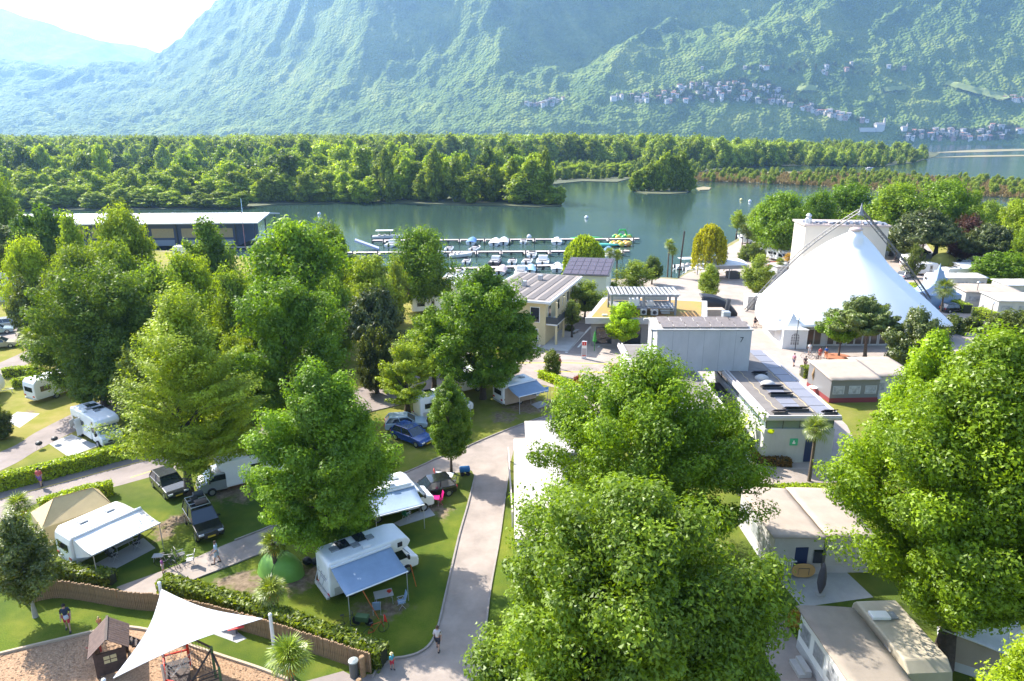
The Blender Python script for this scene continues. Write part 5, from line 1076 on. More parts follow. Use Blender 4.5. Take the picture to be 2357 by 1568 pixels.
MB().add([(x, -1.12, z) for x, z in ((-2.2, 2.2), (1.9, 2.2), (1.9, .3), (-2.2, .3))], [(0, 1, 2, 3)]).build('awning_room_wall', CREAM, c2)
q = G(1090, 905); caravan('white caravan between the two trunks of the dark tree', (q.x, q.y + 1.5, 0), R(35), L=4.4)
q = G(935, 985); car('pale car half hidden by the low trees left of the hornbeam', (q.x, q.y, 0), R(10), TEAL_CAR)
q = G(985, 718); caravan('white camper with brown roof hatches left of the yellow house', (q.x, q.y, 0), R(15), L=5.2, hatch=3, H=2.7)
q = G(1035, 690); m6 = motorhome('white motorhome beside the camper left of the yellow house', (q.x, q.y + 1, 0), R(20), L=5.6, style='alcove')
q = G(1060, 665); caravan('white caravan nearest the third pier', (q.x, q.y, 0), R(10), L=5)
q = G(418, 600); caravan('white camper showing under the boathouse front between trees', (q.x, q.y + 3, 0), R(-10), L=6, H=3)
# far left strip of campers
for (px, py, kind, rz, lab) in [(18, 662, 'm', 20, 'white motorhome by the pine trunk at the left edge'), (8, 630, 'c', 10, 'white caravan beyond the pine at the left edge'),
                                (22, 752, 'SILVER', 30, 'silver car parked at the left edge beside the lawn'), (-6, 768, 'TEAL', 30, 'pale car below the silver car at the left edge'),
                                (2, 800, 'BEIGE', 25, 'beige estate car with a white box at the left edge')]:
    q = G(px, py)
    if kind == 'm': motorhome(lab, (q.x, q.y, 0), R(rz), style='alcove')
    elif kind == 'c': caravan(lab, (q.x, q.y, 0), R(rz))
    else: car(lab, (q.x, q.y, 0), R(rz), {'SILVER': SILVER_CAR, 'TEAL': TEAL_CAR, 'BEIGE': BEIGE_CAR}[kind])
# right side beyond the tent
for (px, py, kind, rz, L, lab) in [(2125, 632, 'c', 5, 5.5, 'white caravan beyond the truss foot, left one of the row'), (2205, 648, 'm', 8, 7, 'long white motorhome in the row right of the tent'),
                                   (2160, 660, 'c', -5, 5.0, 'white caravan before the long motorhome right of the tent'), (2095, 612, 'c', 20, 4.5, 'white caravan with dark window right of the tent shoulder'),
                                   (2190, 590, 'c', 60, 4.5, 'white caravan beyond the lawn beside the yellow tent'), (2350, 640, 'c', 15, 5, 'white caravan at the right edge behind the round tree'),
                                   (2300, 590, 'm', 20, 5.5, 'white motorhome under the pines at far right'), (2255, 600, 'c', 5, 4.2, 'small white caravan shaded by the lower umbrella pine'),
                                   (1745, 590, 'c', -20, 5.5, 'large white caravan left of the stage tower'), (1725, 560, 'c', 10, 5.0, 'white caravan nearest the water left of the stage tower'),
                                   (1790, 600, 'm', -65, 5.2, 'white van camper beside the large caravan left of the tent'), (2335, 560, 'm', -10, 5.5, 'pale motorhome behind the red leaved trees')]:
    q = G(px, py)
    (caravan if kind == 'c' else motorhome)(lab, (q.x, q.y, 0), R(rz), L=L)
for (px, py, paint, rz, lab) in [(1815, 612, BLUE_CAR, 40, 'blue car parked beside the left tent slope'), (1790, 618, RED_CAR, 20, 'red car parked beside the left tent slope'), (1772, 640, TEAL_CAR, 70, 'pale blue car under the palms left of the tent'),
                                 (2120, 585, BLACK_CAR, 10, 'dark car beyond the pine trunk right of the tent'), (2195, 718, BLACK_CAR, 5, 'dark car beside the bluish peaked tent'), (2085, 640, SILVER_CAR, 30, 'silver car behind the right truss leg'), (2225, 612, SILVER_CAR, 0, 'silver car on the lane right of the lawn')]:
    q = G(px, py); car(lab, (q.x, q.y, 0), R(rz), paint)
# ---------------------------------------------------------------- mobile homes with canvas roofs
def mobile(label, loc, rz, L, W, H, pitch=.25, roofm=None, wallm=None, over=.25, group=None, windows=3, skirt=None, name='mobile_home', cat='mobile home'):
    """x runs along the length, y across; the roof slopes down towards -y."""
    t = thing(name, label, cat, loc, rz, group); w = wallm or WHITE
    m = MB(); m.add([(-L / 2, -W / 2, .15), (L / 2, -W / 2, .15), (L / 2, W / 2, .15), (-L / 2, W / 2, .15), (-L / 2, -W / 2, H - pitch), (L / 2, -W / 2, H - pitch), (L / 2, W / 2, H), (-L / 2, W / 2, H)], [(0, 1, 2, 3), (4, 5, 6, 7), (0, 1, 5, 4), (1, 2, 6, 5), (2, 3, 7, 6), (3, 0, 4, 7)]); m.build('wall', w, t)
    MB().grid(lambda u, v: ((u - .5) * (L + 2 * over), (v - .5) * (W + 2 * over), H - pitch + pitch * v + .04 + .05 * math.sin(math.pi * v) + .015 * math.sin(u * 23)), 16, 6).build('roof', roofm or CREAM, t, smooth=True, solid=.06)
    n = windows
    for i in range(n):
        x = -L / 2 + (i + .5) * L / n
        for s in (-1, 1): f = MB().span(x - L / n * .36, x + L / n * .36, s * W / 2, s * (W / 2 + .02), 1.0, 1.95).build('window', mat('window_frame_grey', (.4, .4, .4), .5), t); MB().span(x - L / n * .31, x + L / n * .31, s * (W / 2 + .02), s * (W / 2 + .03), 1.05, 1.9).build('pane', mat('curtained_pane', (.30, .31, .33), .15, var=.4, scale=2.5), f)
    sk = MB().span(-L / 2 - .015, L / 2 + .015, -W / 2 - .015, W / 2 + .015, 0, .55); sk.build('skirt', skirt or LIGHTCONC, t)
    return t
AXW = R(-90)
mh2 = mobile('cream roofed mobile home with veranda, an oval board leaning on its railing', (18.75, 42.15, 0), R(92), 6.2, 3.3, 2.95, .2, CREAM, OFFWHITE)
mobile('cream canvas roofed home joined behind the one with the oval board', (22.2, 42.3, 0), R(92), 6.0, 3.0, 2.9, .2, CREAM, OFFWHITE)
v = MB()
for i in range(9): v.box(17.25 + i * .16, 38.95, .6, .06, .04, 1.0)
v.span(17.1, 18.8, 38.93, 38.99, 1.05, 1.12); vr = v.build('railing', WHITE); vr.parent = mh2; vr.matrix_parent_inverse = Matrix.LocRotScale(Vector((18.75, 42.15, 0)), Matrix.Rotation(R(92), 3, 'Z').to_euler(), None).inverted()
def world_part(mb, name, m, parent, **k):                      # a part given in ground coordinates under a turned thing
    o = mb.build(name, m, parent, **k); o.matrix_parent_inverse = Matrix.LocRotScale(parent.location, parent.rotation_euler, None).inverted(); return o
world_part(MB().span(18.65, 19.5, 39.04, 39.07, .3, 2.1), 'door', DBLUE, mh2)
world_part(MB().span(19.9, 20.5, 39.04, 39.07, .9, 1.9), 'window', GLASS, mh2)
ob = thing('oval_board', 'tan oval table top leaning on edge before the veranda', 'table top', (19.2, 38.72, .05), 0)
MB().tube_rings([[(.78 * (abs(math.cos(a)) ** .7) * (1 if math.cos(a) > 0 else -1), .05 * s + .05 * math.sin(a), .52 + .48 * math.sin(a)) for a in np.linspace(0, 6.28, 24, endpoint=False)] for s in (-.5, .5)]).build('board', mat('tan_board', (.55, .33, .12), .6), ob)
MB().tube([(-.35, -.05, .2), (-.35, -.06, .7), (.35, -.06, .7), (.35, -.05, .2)], .02, 5).build('folded_leg', DGREY, ob)
pp = thing('covered_parasol', 'closed parasol in a dark grey cover on the terrace', 'parasol', G(1887, 1368), 0)
MB().lathe([(.03, 0), (.16, .35), (.27, .8), (.25, 1.4), (.15, 2.0), (.03, 2.35)], 12).build('cover', mat('dark_grey_cover', (.10, .09, .10), .8, bump=.4, bscale=6), pp, smooth=True); MB().lathe([(.3, 0), (.3, .08), (.05, .1)], 12).build('foot', CONC, pp)
pp = thing('potted_shrub', 'dark potted shrub with violet pot by the veranda railing', 'plant', (17.45, 38.5, 0), 0)
MB().lathe([(.18, 0), (.24, .5), (.22, .52)], 12).build('pot', mat('violet_pot', (.14, .09, .13), .7), pp)
cb = link('foliage', LIB['bush'][0], pp); cb.scale = (.16, .16, .3); cb.location = (0, 0, .45); cb.color = (.03, .06, .03, 1)
mh3 = mobile('caravan with a taupe awning tent and white framed windows at lower right', (17.85, 29.4, 0), R(93), 6.0, 2.9, 2.6, .3, mat('taupe_canvas', (.27, .225, .18), .85, var=.12, scale=.9, bump=.2), WHITE, windows=4)
c8 = caravan('cream roofed old caravan on the right of the taupe awning', (20.9, 30.6, 0), R(-87), L=5.6, W=2.35, H=2.6, hatch=1, body=mat('aged_cream', (.44, .38, .28), .6, var=.12, scale=.7), name='caravan')
world_part(MB().box(20.2, 31.6, 2.75, 1.0, .6, .18), 'air_conditioner', WHITE, c8, bevel=.04)
dr = mat('black_decal', (.03, .03, .03), .5); dd = MB().tube([(21.0 + .22 * math.cos(a), 27.77, 1.55 + .16 * math.sin(a)) for a in np.linspace(0, 6.28, 18)], .016, 4, cap=False)
dd.tube([(20.8, 27.77, 1.5), (20.98, 27.77, 1.68), (21.1, 27.77, 1.45), (21.2, 27.77, 1.72)], .014, 4, cap=False)
world_part(dd, 'flower_decal', dr, c8)
st_ = thing('doorstep', 'grey block of steps at the door of the taupe awning', 'step', (15.75, 30.6, 0), R(93)); MB().span(-.6, .6, -.35, .35, 0, .22).build('tread', CONC, st_); MB().span(-.6, .6, -.33, 0, .22, .42).build('tread', CONC, st_)
fb = thing('flowering_shrub', 'small white flowering shrub beside the taupe awning', 'shrub', G(1830, 1440), 0); cb = link('foliage', LIB['bush'][0], fb); cb.scale = (.3, .3, .4); cb.color = (.2, .16, .1, 1)
mobile('white roofed tent home behind the thick trunk at lower right', (26.4, 32.5, 0), R(60), 5.6, 3.4, 2.4, .5, ROOF_WHITE, CREAM)
c9 = caravan('white caravan with pale roof at the lower right, behind the lime green tree', (29.6, 30.2, 0), R(15), L=5.2)
mh1 = mobile('long white chalet with slatted fence beside the lane, hidden by the big trees', (2.2, 46.2, 0), R(90), 15.0, 3.6, 2.9, .05, mat('pale_rose_roof', (.50, .45, .41), .8, var=.05, scale=.5), WHITE, windows=6)
q = mobile('white roofed annex at the top of the long chalet', (3.4, 54.3, 0), R(90), 6.0, 4.0, 3.0, .05, mat('pale_rose_roof', (.50, .45, .41), .8), OFFWHITE, windows=2)
fe = thing('railing_fence', 'white railed fence along the lane before the long chalet', 'fence', (-.15, 50.3, 0), R(92))
for i in range(7): MB().box(-5.4 + i * 1.8, 0, .6, .12, .12, 1.2).build('post', OFFWHITE, fe)
MB().span(-5.5, 5.5, -.05, .05, 1.2, 1.32).build('top_rail', mat('pinkish_rail', (.5, .42, .38), .8), fe)
for i in range(55): o_ = MB().box(0, 0, .62, .07, .03, 1.1).build('slat', WHITE, fe) if i == 0 else link('slat', o_.data, fe); o_.location = (-5.4 + i * .2, 0, 0)
mobile('cream roofed garden home with dark red base by the sanitary block', (37.2, 72.3, 0), R(3), 5.4, 5.2, 3.1, .45, CREAM, mat('clear_panel_wall', (.16, .16, .165), .3), skirt=mat('dark_red_base', (.20, .03, .03), .7))
mobile('cream roofed home behind the garden home at right', (42.0, 73.5, 0), R(3), 4.5, 5.4, 3.0, .3, CREAM, OFFWHITE)
for (px, py, L, W, rz, rm, lab) in [(2262, 700, 9, 5.5, -6, CREAM, 'wide cream roofed home right of the hedge by the tent'), (2330, 722, 8, 5, -4, OFFWHITE, 'white roofed home at the right edge above the dark pine bush'),
                                    (2200, 668, 9, 3, 0, ROOF_WHITE, 'long white roofed mobile home in the row right of the tent'), (2345, 685, 8, 4, 0, ROOF_WHITE, 'white roofed mobile home at the right edge'),
                                    (2240, 640, 7, 3.2, 4, ROOF_WHITE, 'white home behind the compact round tree'), (1795, 640, 4, 2.6, 20, OFFWHITE, 'small brownish roofed booth under the palms left of the tent')]:
    q = G(px, py); mobile(lab, (q.x, q.y, 0), R(rz), L, W, 2.9, .3, rm, OFFWHITE)
q = G(1100, 885); mobile('cream roofed stand behind the low tree beside the junction', (q.x - 4, q.y + 4, 0), R(12), 5, 3, 2.7, .2, CREAM, OFFWHITE)
# ---------------------------------------------------------------- tents
bt = thing('beige_tent', 'sand coloured peaked tent behind the long white caravan', 'tent', (-32.7, 44.9, 0), R(46))
MB().add([(-2.2, -1.6, 0), (2.3, -1.6, 0), (2.3, 1.6, 0), (-2.2, 1.6, 0), (-2.2, -1.6, 1.5), (2.3, -1.6, 1.6), (2.3, 1.6, 1.6), (-2.2, 1.6, 1.5), (-.9, 0, 2.75), (1.6, 0, 2.6)], [(0, 1, 5, 4), (1, 2, 6, 5), (2, 3, 7, 6), (3, 0, 4, 7), (4, 5, 9, 8), (5, 6, 9), (6, 7, 8, 9), (7, 4, 8)]).build('canopy', BEIGE, bt)
MB().tube([(-2.2, -1.6, 1.5), (-.9, 0, 2.77), (1.6, 0, 2.62), (2.3, -1.6, 1.6)], .03, 5).build('seam', mat('tan_seam', (.35, .25, .13), .8), bt)
for (x, y) in ((-3.2, -2.2), (3.2, -2.2), (-3.2, 2.2)): MB().tube([(x * .69, y * .73, 1.5), (x, y, 0)], .012, 4).build('guy_rope', WHITE, bt)
def dome(label, loc, rz, L, W, H, m):
    t = thing('dome_tent', label, 'tent', loc, rz)
    MB().grid(lambda u, v: (L / 2 * math.cos(math.pi * v) * math.cos(2 * math.pi * u) if False else (u - .5) * L * math.sqrt(max(0, 1 - (2 * v - 1) ** 2) * .5 + .5), (v - .5) * W * (1 - .3 * abs(2 * u - 1) ** 2), H * math.sqrt(max(0, math.sin(math.pi * v))) * (max(0, 1 - abs(2 * u - 1) ** 2.4)) ** .6), 20, 14).build('flysheet', m, t, smooth=True)
    MB().tube([(L / 2 * .15 * math.sin(a), W / 2 * math.cos(a), H * math.sin(a) * 1.01 + .01) for a in np.linspace(0, math.pi, 12)], .02, 5).build('pole_sleeve', DGREY, t)
    MB().add([(L * .38, -.4, .02), (L * .38, .4, .02), (L * .27, .25, H * .62), (L * .27, -.25, H * .62)], [(0, 1, 2, 3)]).build('entrance', BLACKP, t); return t
q = G(652, 1328); dome('bright green dome tent with black entrance left of the alcove motorhome', (q.x - .3, q.y + .5, 0), R(-20), 3.4, 2.3, 1.55, mat('green_nylon', (.17, .36, .05), .6, var=.1))
q = G(2170, 608); dome('yellow green dome tent on the lawn right of the big tent', (q.x, q.y, 0), R(0), 6, 4, 2.6, mat('yellow_nylon', (.45, .45, .10), .6))
q = G(30, 690); dome('grey dome tent at the left edge beside the pine', (q.x, q.y, 0), R(20), 4.5, 3.5, 1.9, mat('grey_nylon', (.3, .29, .28), .6))
# ================================================================ PLAYGROUND, FENCES, HEDGES, SMALL THINGS
def hedge(label, pts, h, w, tint, n_per=260, name='hedge', leaf=.13, seed=1, top_tint=None):
    q = [G(*p) for p in pts]; o = q[0]; t = thing(name, label, 'hedge', o, 0); rng = np.random.default_rng(seed)
    C, N = [], []; core = MB()
    for a, b_ in zip(q[:-1], q[1:]):
        d = b_ - a; L = d.length; d.normalize(); nn = Vector((-d.y, d.x, 0)); n = int(n_per * L * (h * 2 + w)); 
        s = rng.random(n) * (h * 2 + w) - h; u = rng.random(n) * L
        side = np.where(s < 0, -1, np.where(s > w, 1, 0)); off = np.where(side == 0, s - w / 2, side * w / 2); z = np.where(side == 0, h, np.where(s < 0, h + s, h - (s - w)))
        z = z * (1 + .03 * np.sin(u * 1.7)); jit = rng.normal(size=(n, 3)) * .05
        P_ = np.array([a.x - o.x, a.y - o.y, 0]) + u[:, None] * np.array([d.x, d.y, 0]) + off[:, None] * np.array([nn.x, nn.y, 0]) + z[:, None] * np.array([0, 0, 1]) + jit
        nv = np.where(side[:, None] == 0, np.array([[0, 0, 1.0]]), side[:, None] * np.array([[nn.x, nn.y, 0]])) + rng.normal(size=(n, 3)) * .55
        C.append(P_); N.append(nv); m_ = (a + b_) / 2 - o; core.box(m_.x, m_.y, h * .47, L, w * .8, h * .9, math.atan2(d.y, d.x))
    C = np.concatenate(C); N = np.concatenate(N); V, F, tone = leaf_quads(C, N, leaf * (.7 + .6 * rng.random(len(C))), rng, 1.4)
    c = link('foliage', arrays_mesh('foliage', V, F, HEDGE, attr={'tone': tone}), t); c.color = (*tint, 1)
    core.build('twigs', mat('hedge_twigs', (.03, .035, .015), .95), t); return t
HY = (.155, .215, .012)
hedge('long clipped yellow green hedge along the upper left road', [(-60, 1150), (0, 1128), (120, 1098), (285, 1054), (330, 1042)], 1.25, 1.0, HY, seed=1)
hedge('short clipped hedge end behind the sand coloured tent', [(95, 1182), (170, 1158), (262, 1136)], 1.1, .7, HY, seed=2)
hedge('low dark hedge between the long caravan and the palisade', [(135, 1325), (200, 1338), (262, 1345)], .85, .75, (.07, .10, .02), seed=3, leaf=.15)
hedge('leafy hedge running behind the palisade below the alcove motorhome', [(378, 1366), (440, 1382), (540, 1410), (640, 1444), (760, 1488), (885, 1532)], 1.15, .85, (.085, .115, .025), seed=4, leaf=.17, n_per=230)
hedge('bright yellow clipped hedge at the junction by the column shrub', [(1245, 868), (1330, 905)], .9, 1.0, (.17, .28, .012), seed=5, n_per=150)
hedge('clipped hedge block at the far left, front one of two', [(10, 868), (88, 862)], 1.1, .9, HY, seed=6, n_per=120)
hedge('clipped hedge block at the far left, rear one of two', [(30, 893), (80, 886)], 1.0, .8, HY, seed=7, n_per=120)
hedge('low square hedge beside the garden home with dark red base', [(1845, 868), (1878, 868)], 1.3, 1.2, (.09, .12, .015), seed=8, n_per=120)
hedge('yellow green hedge right of the bluish peaked tent, nearer piece', [(2190, 708), (2225, 722)], 1.5, 1.6, HY, seed=9, n_per=70)
hedge('yellow green hedge right of the bluish peaked tent, further piece', [(2245, 728), (2290, 742)], 1.5, 1.6, HY, seed=10, n_per=70)
hedge('short yellow hedge beside the right truss leg', [(2098, 668), (2118, 690)], 1.5, 1.2, HY, seed=11, n_per=70)
hedge('yellow hedge strip before the cream roofed mobile home with veranda', [(1700, 1142), (1890, 1142)], .9, .8, HY, seed=12, n_per=150)
hedge('low dark planting along the white wing of the sanitary block', [(1728, 1010), (1745, 1068), (1820, 1072)], .6, .8, (.07, .05, .02), seed=13, n_per=150)
# palisade fence behind the playground
fpts = smooth([(60, 1392), (142, 1376), (291, 1400), (366, 1408), (450, 1424), (560, 1452), (680, 1490), (808, 1533), (858, 1550)], 6)
fq = [G(*p) for p in fpts]; fence = thing('palisade_fence', 'long curved wooden palisade of round stakes between playground and pitches', 'fence', fq[0], 0)
LW = [0]
for a, b_ in zip(fq[:-1], fq[1:]): LW.append(LW[-1] + (b_ - a).length)
NP = min(296, int(LW[-1] / .125)); rr = random.Random(3); stk = [MB().lathe([(.062, 0), (.064, h), (.05, h + .03)], 7).mesh('stake', WOOD, False) for h in (1.22, 1.26, 1.2, 1.24)]
for i in range(NP):
    d = LW[-1] * i / NP; j = max(k for k in range(len(LW)) if LW[k] <= d); j = min(j, len(fq) - 2); p = fq[j].lerp(fq[j + 1], (d - LW[j]) / max(1e-6, LW[j + 1] - LW[j]))
    o = link('stake', stk[rr.randrange(4)], fence); o.location = p - fq[0] + Vector((0, 0, rr.uniform(-.03, .02))); o.rotation_euler = (rr.uniform(-.02, .02), rr.uniform(-.02, .02), rr.random() * 6)
gp = thing('gate_post', 'pair of thick short wooden posts at the end of the palisade', 'post', G(836, 1556), 0)
MB().lathe([(.16, 0), (.16, 1.25), (.12, 1.3)], 10).build('stake', WOOD, gp); MB().lathe([(.16, 0), (.16, .75), (.12, .8)], 10, (.05, -1.1, 0)).build('stake', WOOD, gp)
bn = thing('litter_bin', 'dark grey round litter bin at the end of the palisade', 'bin', G(816, 1556), 0)
MB().lathe([(.24, 0), (.25, .95), (.27, .97)], 16).build('body', mat('bin_grey', (.08, .09, .09), .5), bn); MB().lathe([(.28, .97), (.27, 1.03), (.1, 1.1)], 16).build('lid', mat('bin_lid', (.30, .33, .32), .4), bn)
# shade sail on three posts
A_, B_, C_ = G(372, 1357, 3.2), G(604, 1424, 3.0), G(261, 1561, 2.7)
sail = thing('shade_sail', 'large white triangular shade sail over the playground', 'sail', (A_ + B_ + C_) / 3 * Vector((1, 1, 0)), 0)
def sailpt(u, v):                                              # barycentric with hollow edges
    a = 1 - u; b_ = u * (1 - v); c = u * v
    p = A_ * a + B_ * b_ + C_ * c; ctr = (A_ + B_ + C_) / 3
    hollow = (a * b_ + b_ * c + c * a) * 0
    e = 4 * (a * b_ * (1 - c) ** 3 * 1.0 + b_ * c * (1 - a) ** 3 + c * a * (1 - b_) ** 3); p = p.lerp(ctr, min(.22, e * .20)); p.z -= .25 * 27 * a * b_ * c * .6
    return p - sail.location
MB().grid(sailpt, 24, 24).build('cloth', mat('sail_cloth', (.78, .78, .80), .7, var=.03), sail, smooth=True, solid=.01)
e = MB()
e.tube([sailpt(1, v / 12) for v in range(13)], .02, 5).tube([sailpt(u / 12, 0) for u in range(13)], .02, 5).tube([sailpt(u / 12, 1) for u in range(13)], .02, 5); e.build('hem_rope', WHITE, sail)
for k, (pt, lab) in enumerate([(A_ + Vector((-.25, .3, 0)), 'white steel post at the top left corner of the shade sail'), (B_ + Vector((.42, .05, 0)), 'white steel post at the right corner of the shade sail'), (C_ + Vector((-.25, -.35, 0)), 'white steel post at the near corner of the shade sail')]):
    p = thing('sail_post', lab, 'post', (pt.x, pt.y, 0), 0); MB().lathe([(.11, 0), (.09, pt.z + .15)], 12).build('tube', WHITE, p); MB().ball((0, 0, pt.z + .2), .11, 10, 6).build('cap', WHITE, p)
# playhouse
ph = thing('playhouse', 'dark wooden playhouse hut with plank roof and steps under the sail edge', 'playhouse', G(262, 1530), R(28)); W2 = .68
for i in range(13): MB().box(-W2, 0, .16 + i * .105, .09, 1.5, .098).build('log', WOOD_D, ph); MB().box(0, -.75, .16 + i * .105, 1.36, .09, .098).build('log', WOOD_D, ph) if not 5 < i < 10 else MB().box(-.5, -.75, .16 + i * .105, .4, .09, .098).box(.5, -.75, .16 + i * .105, .4, .09, .098).build('log', WOOD_D, ph)
for x in (-W2, W2):
    for y in (-.75, .75): MB().box(x, y, .85, .13, .13, 1.7).build('post', WOOD_D, ph)
ro = MB()
for s in (-1, 1):
    for i in range(11): o_ = MB().box(s * .5, -.95 + i * .19, 1.98, 1.25, .165, .035, 0, 0, s * R(42)).build('roof_plank', mat('grey_brown_plank', (.13, .085, .07), .8, var=.3, scale=5), ph)
MB().box(0, 0, 2.42, .12, 2.2, .06).build('ridge_board', WOOD_D, ph)
wf = MB().span(-.3, .3, -.82, -.80, .8, 1.25).build('window', mat('pale_window', (.5, .45, .25), .5), ph); MB().span(-.02, .02, -.835, -.82, .8, 1.25).span(-.3, .3, -.835, -.82, 1.0, 1.04).build('glazing_bar', WOOD_D, wf)
for i in range(6): MB().box(.72 + i * .2, .35, 1.15 - i * .2, .24, .7, .05).build('step', WOOD_D, ph)
for y in (0, .7): MB().tube([(.7, y, 1.2), (1.9, y, 0)], .05, 5).build('stringer', WOOD_D, ph)
for i in range(10): MB().box(.62, .2, .2 + i * .14, .05, 1.1, .09).build('log', WOOD_D, ph)
sl = thing('toy_slide', 'small faded red slide beside the playhouse', 'slide', G(228, 1505), R(150))
MB().grid(lambda u, v: (.1 + .8 * u, (v - .5) * .45, .62 * (1 - u) ** 1.6 + .08 + .12 * abs(2 * v - 1) ** 4), 8, 8).build('chute', mat('faded_red', (.45, .07, .06), .4), sl, smooth=True, solid=.03); MB().box(.1, 0, .3, .12, .4, .6).build('support', mat('faded_red', (.45, .07, .06), .4), sl)
# climbing frame
cf = thing('climbing_frame', 'wooden climbing frame with red rails, green post and rope nets under the sail', 'climbing frame', (0, 0, 0), 0)
REDP = mat('bright_red_paint', (.55, .03, .01), .4); GREENP = mat('dull_green_paint', (.07, .13, .05), .6)
def up_post(px, py, h, m, nm, r=.07): q = G(px, py); return MB().lathe([(r, 0), (r, h), (r * .6, h + .04)], 8, (q.x, q.y, 0)).build(nm, m, cf)
pA = G(382, 1545); pB = G(438, 1530); pC = G(497, 1560); pD = G(385, 1600); pE = G(445, 1610); pF = G(512, 1590)
for q, h, m in ((pA, 2.0, ALU), (pB, 2.1, REDP), (pC, 2.0, GREENP), (pD, 1.9, ALU), (pE, 1.1, REDP), (pF, 1.5, GREENP)): MB().lathe([(.07, 0), (.07, h), (.04, h + .04)], 8, (q.x, q.y, 0)).build('post', m, cf)
def beam(a, za, b_, zb, m, nm='beam', r=.055): return MB().tube([(a.x, a.y, za), (b_.x, b_.y, zb)], r, 8).build(nm, m, cf)
beam(pA, 1.9, pB, 1.9, WOOD_D); beam(pB, 1.95, pC, 1.95, WOOD_D); beam(pD, .95, pE, .95, REDP); beam(pA, 1.0, pB, 1.0, REDP)
for z in (.35, .6, .85, 1.1, 1.35): beam(pE, z * .9, pF, z, WOOD_D, 'ladder_rung', .035)
beam(pC, 1.6, pF, 1.5, WOOD_D); beam(pE, 1.0, pC, 1.9, WOOD_D); beam(pD, .9, pA, .9, REDP)
MB().add([(p.x, p.y, .5) for p in (pA, pB, pE, pD)], [(0, 1, 2, 3)]).build('platform', WOOD_D, cf, solid=.06)
nt_ = MB()
for i in range(9):
    t = i / 8; a = pB.lerp(pC, t); nt_.tube([(a.x, a.y, .1), (a.x, a.y, 1.9)], .012, 4, cap=False)
for z in np.linspace(.2, 1.8, 8): nt_.tube([(pB.x, pB.y, z), (pC.x, pC.y, z)], .012, 4, cap=False)
nt_.build('rope_net', mat('dark_rope', (.05, .05, .05), .9), cf)
nt_ = MB(); cx_ = (pA + pB + pE + pD) / 4
for r_ in (.2, .4, .6, .8): nt_.tube([(cx_.x + r_ * math.cos(a), cx_.y + r_ * math.sin(a) * .8, .9 + .7 * r_ * abs(math.sin(a * 2))) for a in np.linspace(0, 6.28, 9)], .014, 4, cap=False)
for a in np.linspace(0, 6.28, 8, endpoint=False): nt_.tube([(cx_.x, cx_.y, .8), (cx_.x + .9 * math.cos(a), cx_.y + .8 * math.sin(a), 1.5)], .014, 4, cap=False)
nt_.build('climbing_web', mat('pale_rope', (.5, .47, .42), .8), cf)
rb = thing('seesaw', 'low bright red play seat on a slab behind the shade sail', 'play seat', G(545, 1458), R(20)); MB().box(0, 0, .42, .9, .35, .06).build('seat', mat('coral_red', (.7, .06, .05), .4), rb, bevel=.02); MB().box(0, 0, .2, .1, .1, .4).build('stem', DGREY, rb)
# ---------------------------------------------------------------- palms
FROND = mat('palm_frond_material', (.1, .1, .1))
def frond_mesh(L=1.0, n=15, seed=0, name='frond'):
    rr = random.Random(seed); mb = MB(); mb.tube([(0, 0, 0), (L * .3, 0, .10), (L * .5, 0, .10)], .012, 4, cap=False); tone = [.3] * len(mb.v)
    for i in range(n):
        a = (i / (n - 1) - .5) * R(250); l = L * .62 * (1 - .22 * abs(a) / 2.2); w = .045 * L * 1.4; c, s = math.cos(a), math.sin(a); k = len(mb.v)
        def pt(r, off): return (L * .5 + c * r - s * off, s * r + c * off, .10 - (r / L) ** 2 * .55 + rr.uniform(-.01, .01) + abs(off) * .6)
        mb.v += [pt(.02, 0), pt(l * .55, -w / 2), pt(l, 0), pt(l * .55, w / 2)]; mb.f.append((k, k + 1, k + 2, k + 3)); tone += [rr.random()] * 4
    return mb, tone
def frond_data(seed, name='frond'):
    mb, tone = frond_mesh(seed=seed); me = mb.mesh(name, GLOSSY_LEAF); a = me.attributes.new('tone', 'FLOAT', 'POINT'); a.data.foreach_set('value', np.array(tone, np.float32)); return me
FR = [frond_data(i) for i in range(3)]
def palm(label, base, h, R_, tint, n=30, parts=True, seed=0, trunk=.14, dead=6, lean=(0, 0), skirt_tint=(.30, .17, .04)):
    t = thing('fan_palm', label, 'palm', base, seed * 1.3); rr = random.Random(seed)
    MB().tube([(0, 0, -.1), (lean[0] * .4, lean[1] * .4, h * .5), (lean[0], lean[1], h)], [trunk * 1.2, trunk, trunk * 1.1], 9).build('trunk', mat('palm_fibre', (.11, .08, .055), .95, var=.4, scale=8, bump=.8), t)
    M0 = Matrix.Translation((lean[0], lean[1], h))
    allv, allf, tone = [], [], []
    for i in range(n + dead):
        az = i * 2.399; el = R(78 - 125 * (i / n)) if i < n else R(-60 - rr.uniform(0, 20)); s = R_ * rr.uniform(.85, 1.05) * (.8 if i >= n else 1)
        M = M0 @ Matrix.Rotation(az, 4, 'Z') @ Matrix.Rotation(-el, 4, 'Y') @ Matrix.Rotation(rr.uniform(-.3, .3), 4, 'X') @ Matrix.Scale(s, 4)
        if parts: o = link('frond', FR[i % 3], t); o.matrix_local = M; o.color = (*(tint if i < n else skirt_tint), 1)
        else:
            me = FR[i % 3]; k = len(allv); allv += [tuple(M @ v.co) for v in me.vertices]; allf += [tuple(q + k for q in p.vertices) for p in me.polygons]; tone += [.3 + .5 * rr.random()] * len(me.vertices)
    if not parts:
        mb = MB(); mb.v, mb.f = allv, allf; me = mb.mesh('crown', GLOSSY_LEAF); a = me.attributes.new('tone', 'FLOAT', 'POINT'); a.data.foreach_set('value', np.array(tone, np.float32)); o = link('crown', me, t); o.color = (*tint, 1)
    return t
PG = (.075, .125, .02)
